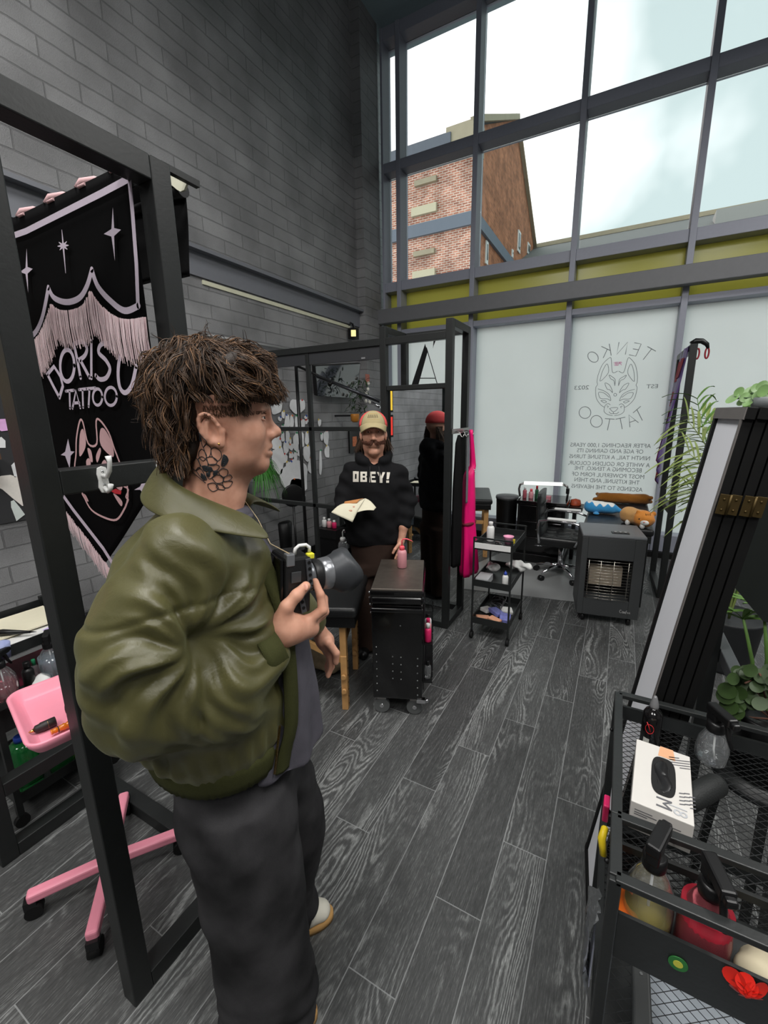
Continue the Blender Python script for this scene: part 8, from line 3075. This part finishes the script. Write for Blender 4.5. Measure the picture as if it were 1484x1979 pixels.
GM = Matrix((gx, gy, Vector((0, 0, 1)))).transposed()
BOXW = mat('white_carton', (196, 193, 188), .45, 0, .4, .03)
MB().box(gq(GW / 2, GD / 2, GH / 2), (GW, GD, GH), GM).build('carton', BOXW, gb, .0015)
hole = [(GW * .52 + .023 * math.copysign(abs(math.cos(a)) ** .6, math.cos(a)), GD * .52 + .060 * math.copysign(abs(math.sin(a)) ** .6, math.sin(a))) for a in [2 * PI * k / 32 for k in range(32)]]
MB().poly(hole, gq(0, 0, GH + .0005), gx, gy, .0006).build('opening', mat('dark_opening', (14, 14, 14), .8), gb)
mb = blob('gloves', [F_ell(tuple(gq(GW * .52, GD * .52, GH + .001)), (.018, .052, .003), k=.01)], .003, mat('black_nitrile', (24, 24, 25), .35, 0, .5), gb, disp=lambda V: .003 * vnoise(V, 160, 51))
INKB = mat('grey_print', (90, 90, 94), .6)
text_mesh('size_lettering', 'M', .040, gq(GW * .52, GD * .13, GH), -gy, gx, INKB, gb, h=.0008)
text_mesh('size_lettering', '|8', .034, gq(GW * .78, GD * .105, GH), -gy, gx, mat('pale_print', (170, 172, 176), .6), gb, h=.0008)
mb = MB()
for k in range(4):
    for j in range(3):
        mb.poly([(0, 0), (.010, .004), (.010, .007), (0, .003)], gq(GW * .78 + j * .009, GD * (.20 + .05 * k) + (.005 if j % 2 else 0), GH + .0006), gx, gy)
for k in range(4):
    for j in range(4):
        mb.poly([(0, 0), (.010, .004), (.010, .007), (0, .003)], gq(GW * .62 + j * .010, GD * (.74 + .04 * k) + (.004 if j % 2 else 0), GH + .0006), gx, gy)
mb.build('chevron_print', INKB, gb)
MB().poly([(0, 0), (.034, 0), (.030, .036), (.004, .036)], gq(GW * .42, GD * .83, GH + .0006), gx, gy).build('hand_print', mat('skin_print', (206, 156, 120), .6), gb)
mb = MB()
for k_, (u, z, l_) in enumerate(((.08, .052, .030), (.08, .046, .038), (.08, .041, .022), (.50, .044, .034), (.10, .016, .020))):
    mb.stroke([(0, 0), (l_, 0)], .0022, gq(GW * u, 0, z), gx, Vector((0, 0, 1)), .0008)
mb.build('small_print', INKB, gb)
for (u, z, s_, tx) in ((.72, .018, .018, 'M|8'),):
    text_mesh('end_lettering', tx, s_, gq(GW * u, 0, z), gx, Vector((0, 0, 1)), INKB, gb, h=.0008)
# bottles
bb = thing('ink_bottle', 'black dropper bottle with a red logo beside the glove box', 'bottle', (.140, 1.185, .79))
MB().lathe([(.021, 0), (.0225, .003), (.0225, .088), (.018, .098), (.011, .102), (.011, .108)], (.140, 1.185, .7905), 28).build('body', mat('gloss_black_bottle', (16, 15, 16), .12, 0, .6), bb)
MB().lathe([(.0105, .106), (.011, .112), (.009, .122), (.005, .136), (.003, .140)], (.140, 1.185, .7905), 20).build('nozzle', mat('smoke_cap', (130, 130, 132), .2, trans=.3), bb)
def on_cyl(a, z, r_=.0230):
    return Vector((.140 + r_ * math.cos(a), 1.185 + r_ * math.sin(a), .7905 + z))


mb = MB()
mb.tube([on_cyl(R(255 + 24 * math.cos(k * PI / 12)), .055 + .013 * math.sin(k * PI / 12)) for k in range(25)], .0008, 5)
mb.tube([on_cyl(R(236), .072), on_cyl(R(250), .062), on_cyl(R(262), .048)], .0012, 5)
mb.build('red_logo', mat('red_print', (190, 40, 44), .5), bb)
mb = MB()
mb.add([on_cyl(R(225 + 6 * k), .010) for k in range(7)] + [on_cyl(R(225 + 6 * k), .026) for k in range(7)], [(k, k + 1, 8 + k, 7 + k) for k in range(6)], False)
mb.build('label', mat('pale_label', (186, 186, 180), .6), bb)
spray_bottle((.272, 1.19, .7905), 'small clear spray bottle at the back of the mesh trolley', CLEAR, .085, .034, R(-60))
q = thing('roll_wrap', 'roll of black grip wrap lying on the mesh shelf beside the gloves', 'roll', (.24, 1.02, .80))
MB().tube([(.196, .985, .815), (.200, .990, .816), (.235, 1.030, .822), (.262, 1.062, .824), (.268, 1.068, .824)], [.020, .0235, .0245, .0235, .020], 20).build('roll', mat('black_grip_tape', (26, 28, 28), .6, 0, .4, .2, 80, .3, 300), q)
for k in (.35, .65):
    p_ = Vector((.198, .988, .8155)).lerp(Vector((.265, 1.065, .824)), k)
    d_ = Vector((.067, .077, .0085)) * .004
    MB().tube([p_ - d_, p_ + d_], .0248, 20).build('tape_edge', BLACKP, q)
spray_bottle((.124, .772, .691), 'large clear spray bottle with a black head at the front of the mesh trolley', CLEAR, .150, .040, R(70), mat('amber_liquid', (196, 176, 70), .1, trans=.6), .35)
REDL = mat('red_liquid', (190, 50, 66), .12, trans=.55)
spray_bottle((.208, .768, .691), 'spray bottle of red liquid at the front of the mesh trolley', mat('clear_red_plastic', (226, 120, 130), .06, trans=.85, ior=1.2), .145, .040, R(-75), REDL, .8)
q = MB().box((.092, .765, .715), (.045, .09, .05), (R(6), R(-8), R(10))).build('packet', mat('orange_foil', (226, 106, 24), .35, .2, .5, .3, 40), bevel=.008)
tag(q, 'orange foil packet in the corner of the front basket', 'packet')
q = blob('clay_lump', [F_ell((.285, .768, .728), (.030, .040, .030), k=.02), F_ell((.30, .755, .715), (.025, .025, .02), k=.02)], .005, mat('putty_cloth', (186, 176, 150), .9), None, disp=lambda V: .008 * vnoise(V, 70, 61))
tag(q, 'crumpled putty-coloured cloth right of the red spray bottle', 'cloth')
rm = thing('remote_control', 'long dark remote control lying on the lower mesh shelf', 'remote', (.147, .86, .437))
MB().box((.147, .862, .438), (.036, .215, .016)).build('casing', mat('dark_grey_remote', (58, 60, 60), .45), rm, .006, 3)
MB().lathe([(.0125, 0), (.0125, .002), (.009, .003), (.0085, .001), (.001, .001)], (.147, .930, .446), 24).build('ring_pad', mat('grey_button', (110, 112, 112), .3), rm)
for (dx, y) in ((-.010, .95), (.010, .95), (-.010, .905), (0, .905), (.010, .905), (-.010, .880), (.010, .880), (0, .868)):
    MB().cyl((.147 + dx, y, .446), (.147 + dx, y, .448), .0032, n=10).build('button', mat('grey_button', (110, 112, 112), .3), rm)
MB().bx(.138, .156, .890, .894, .446, .448).build('rocker', mat('grey_button', (110, 112, 112), .3), rm)
for (x, z, r_, m_, lb) in ((.165, .745, .014, mat('green_sticker', (40, 110, 50), .5, var=.4, scale=120), 'round green sticker on the front panel of the mesh trolley'),):
    q = MB().cyl((x, YC_ - .0045, z), (x, YC_ - .006, z), r_, n=24).build('sticker', m_)
    tag(q, lb, 'sticker')
    MB().cyl((x, YC_ - .006, z), (x, YC_ - .0065, z), r_ * .5, n=18).build('centre', mat('yellow_print', (190, 190, 70), .6), q)
q = thing('rose_ornament', 'red rose ornament on the front panel of the mesh trolley', 'ornament', (.249, YC_ - .012, .772))
mb = MB()
for k in range(11):
    a = k * 2.4
    r_ = .003 + .0016 * k
    round_leaf(mb, (.249 + r_ * math.cos(a), YC_ - .022 + .001 * k, .775 + r_ * math.sin(a)), (math.cos(a) * .6, -1, math.sin(a) * .6), .009 + .0008 * k, .8)
mb.build('petals', mat('red_wax', (200, 36, 26), .35, 0, .5), q)
MB().cyl((.249, YC_ - .004, .775), (.249, YC_ - .014, .775), .012, n=16).build('backing', BLACKP, q)
q = MB().lathe([(.011, 0), (.012, .002), (.001, .003)], (.238, .80, .73), 16, Euler((R(60), 0, 0)).to_matrix()).build('button_badge', mat('cream_badge', (196, 186, 150), .5))
tag(q, 'small cream button badge inside the front basket', 'badge')
# bag and clips hanging on the left side of the trolley
q = thing('plastic_bag', 'clear plastic bag with a white card hanging on the aisle side of the mesh trolley', 'bag', (.04, .82, .55))
mb = MB()
rows_ = []
for i in range(12):
    tt = i / 11
    rows_.append([(X0 - .014 - .016 * math.sin(PI * tt) - .004 * math.sin(k * 1.9 + i), .74 + .15 * k / 8 * (.45 + .55 * min(1, tt * 2)) + .0, .70 - .23 * tt + .004 * math.sin(k * 2 + i)) for k in range(9)])
mb.add([p for r_ in rows_ for p in r_], [(i * 9 + j, i * 9 + j + 1, i * 9 + j + 10, i * 9 + j + 9) for i in range(11) for j in range(8)], True)
mb.build('film', mat('clear_film', (240, 244, 248), .12, 0, .6, 0, trans=.9, ior=1.1), q)
MB().box((X0 - .016, .81, .53), (.003, .075, .13), (R(6), 0, 0)).build('card', mat('lilac_white_card', (206, 208, 226), .6), q)
q = MB().box((X0 - .016, .905, .80), (.012, .03, .05), (R(8), 0, 0)).build('clip', MAG, bevel=.003)
tag(q, 'magenta clip on the left side of the mesh trolley', 'clip')
q = MB().tube([(X0 - .014, .84, .745), (X0 - .020, .85, .775), (X0 - .016, .858, .795), (X0 - .018, .87, .775)], [.007, .008, .007, .005], 8).build('clip', mat('yellow_plastic', (236, 206, 40), .4))
tag(q, 'yellow clip on the left side of the mesh trolley above the clear bag', 'clip')
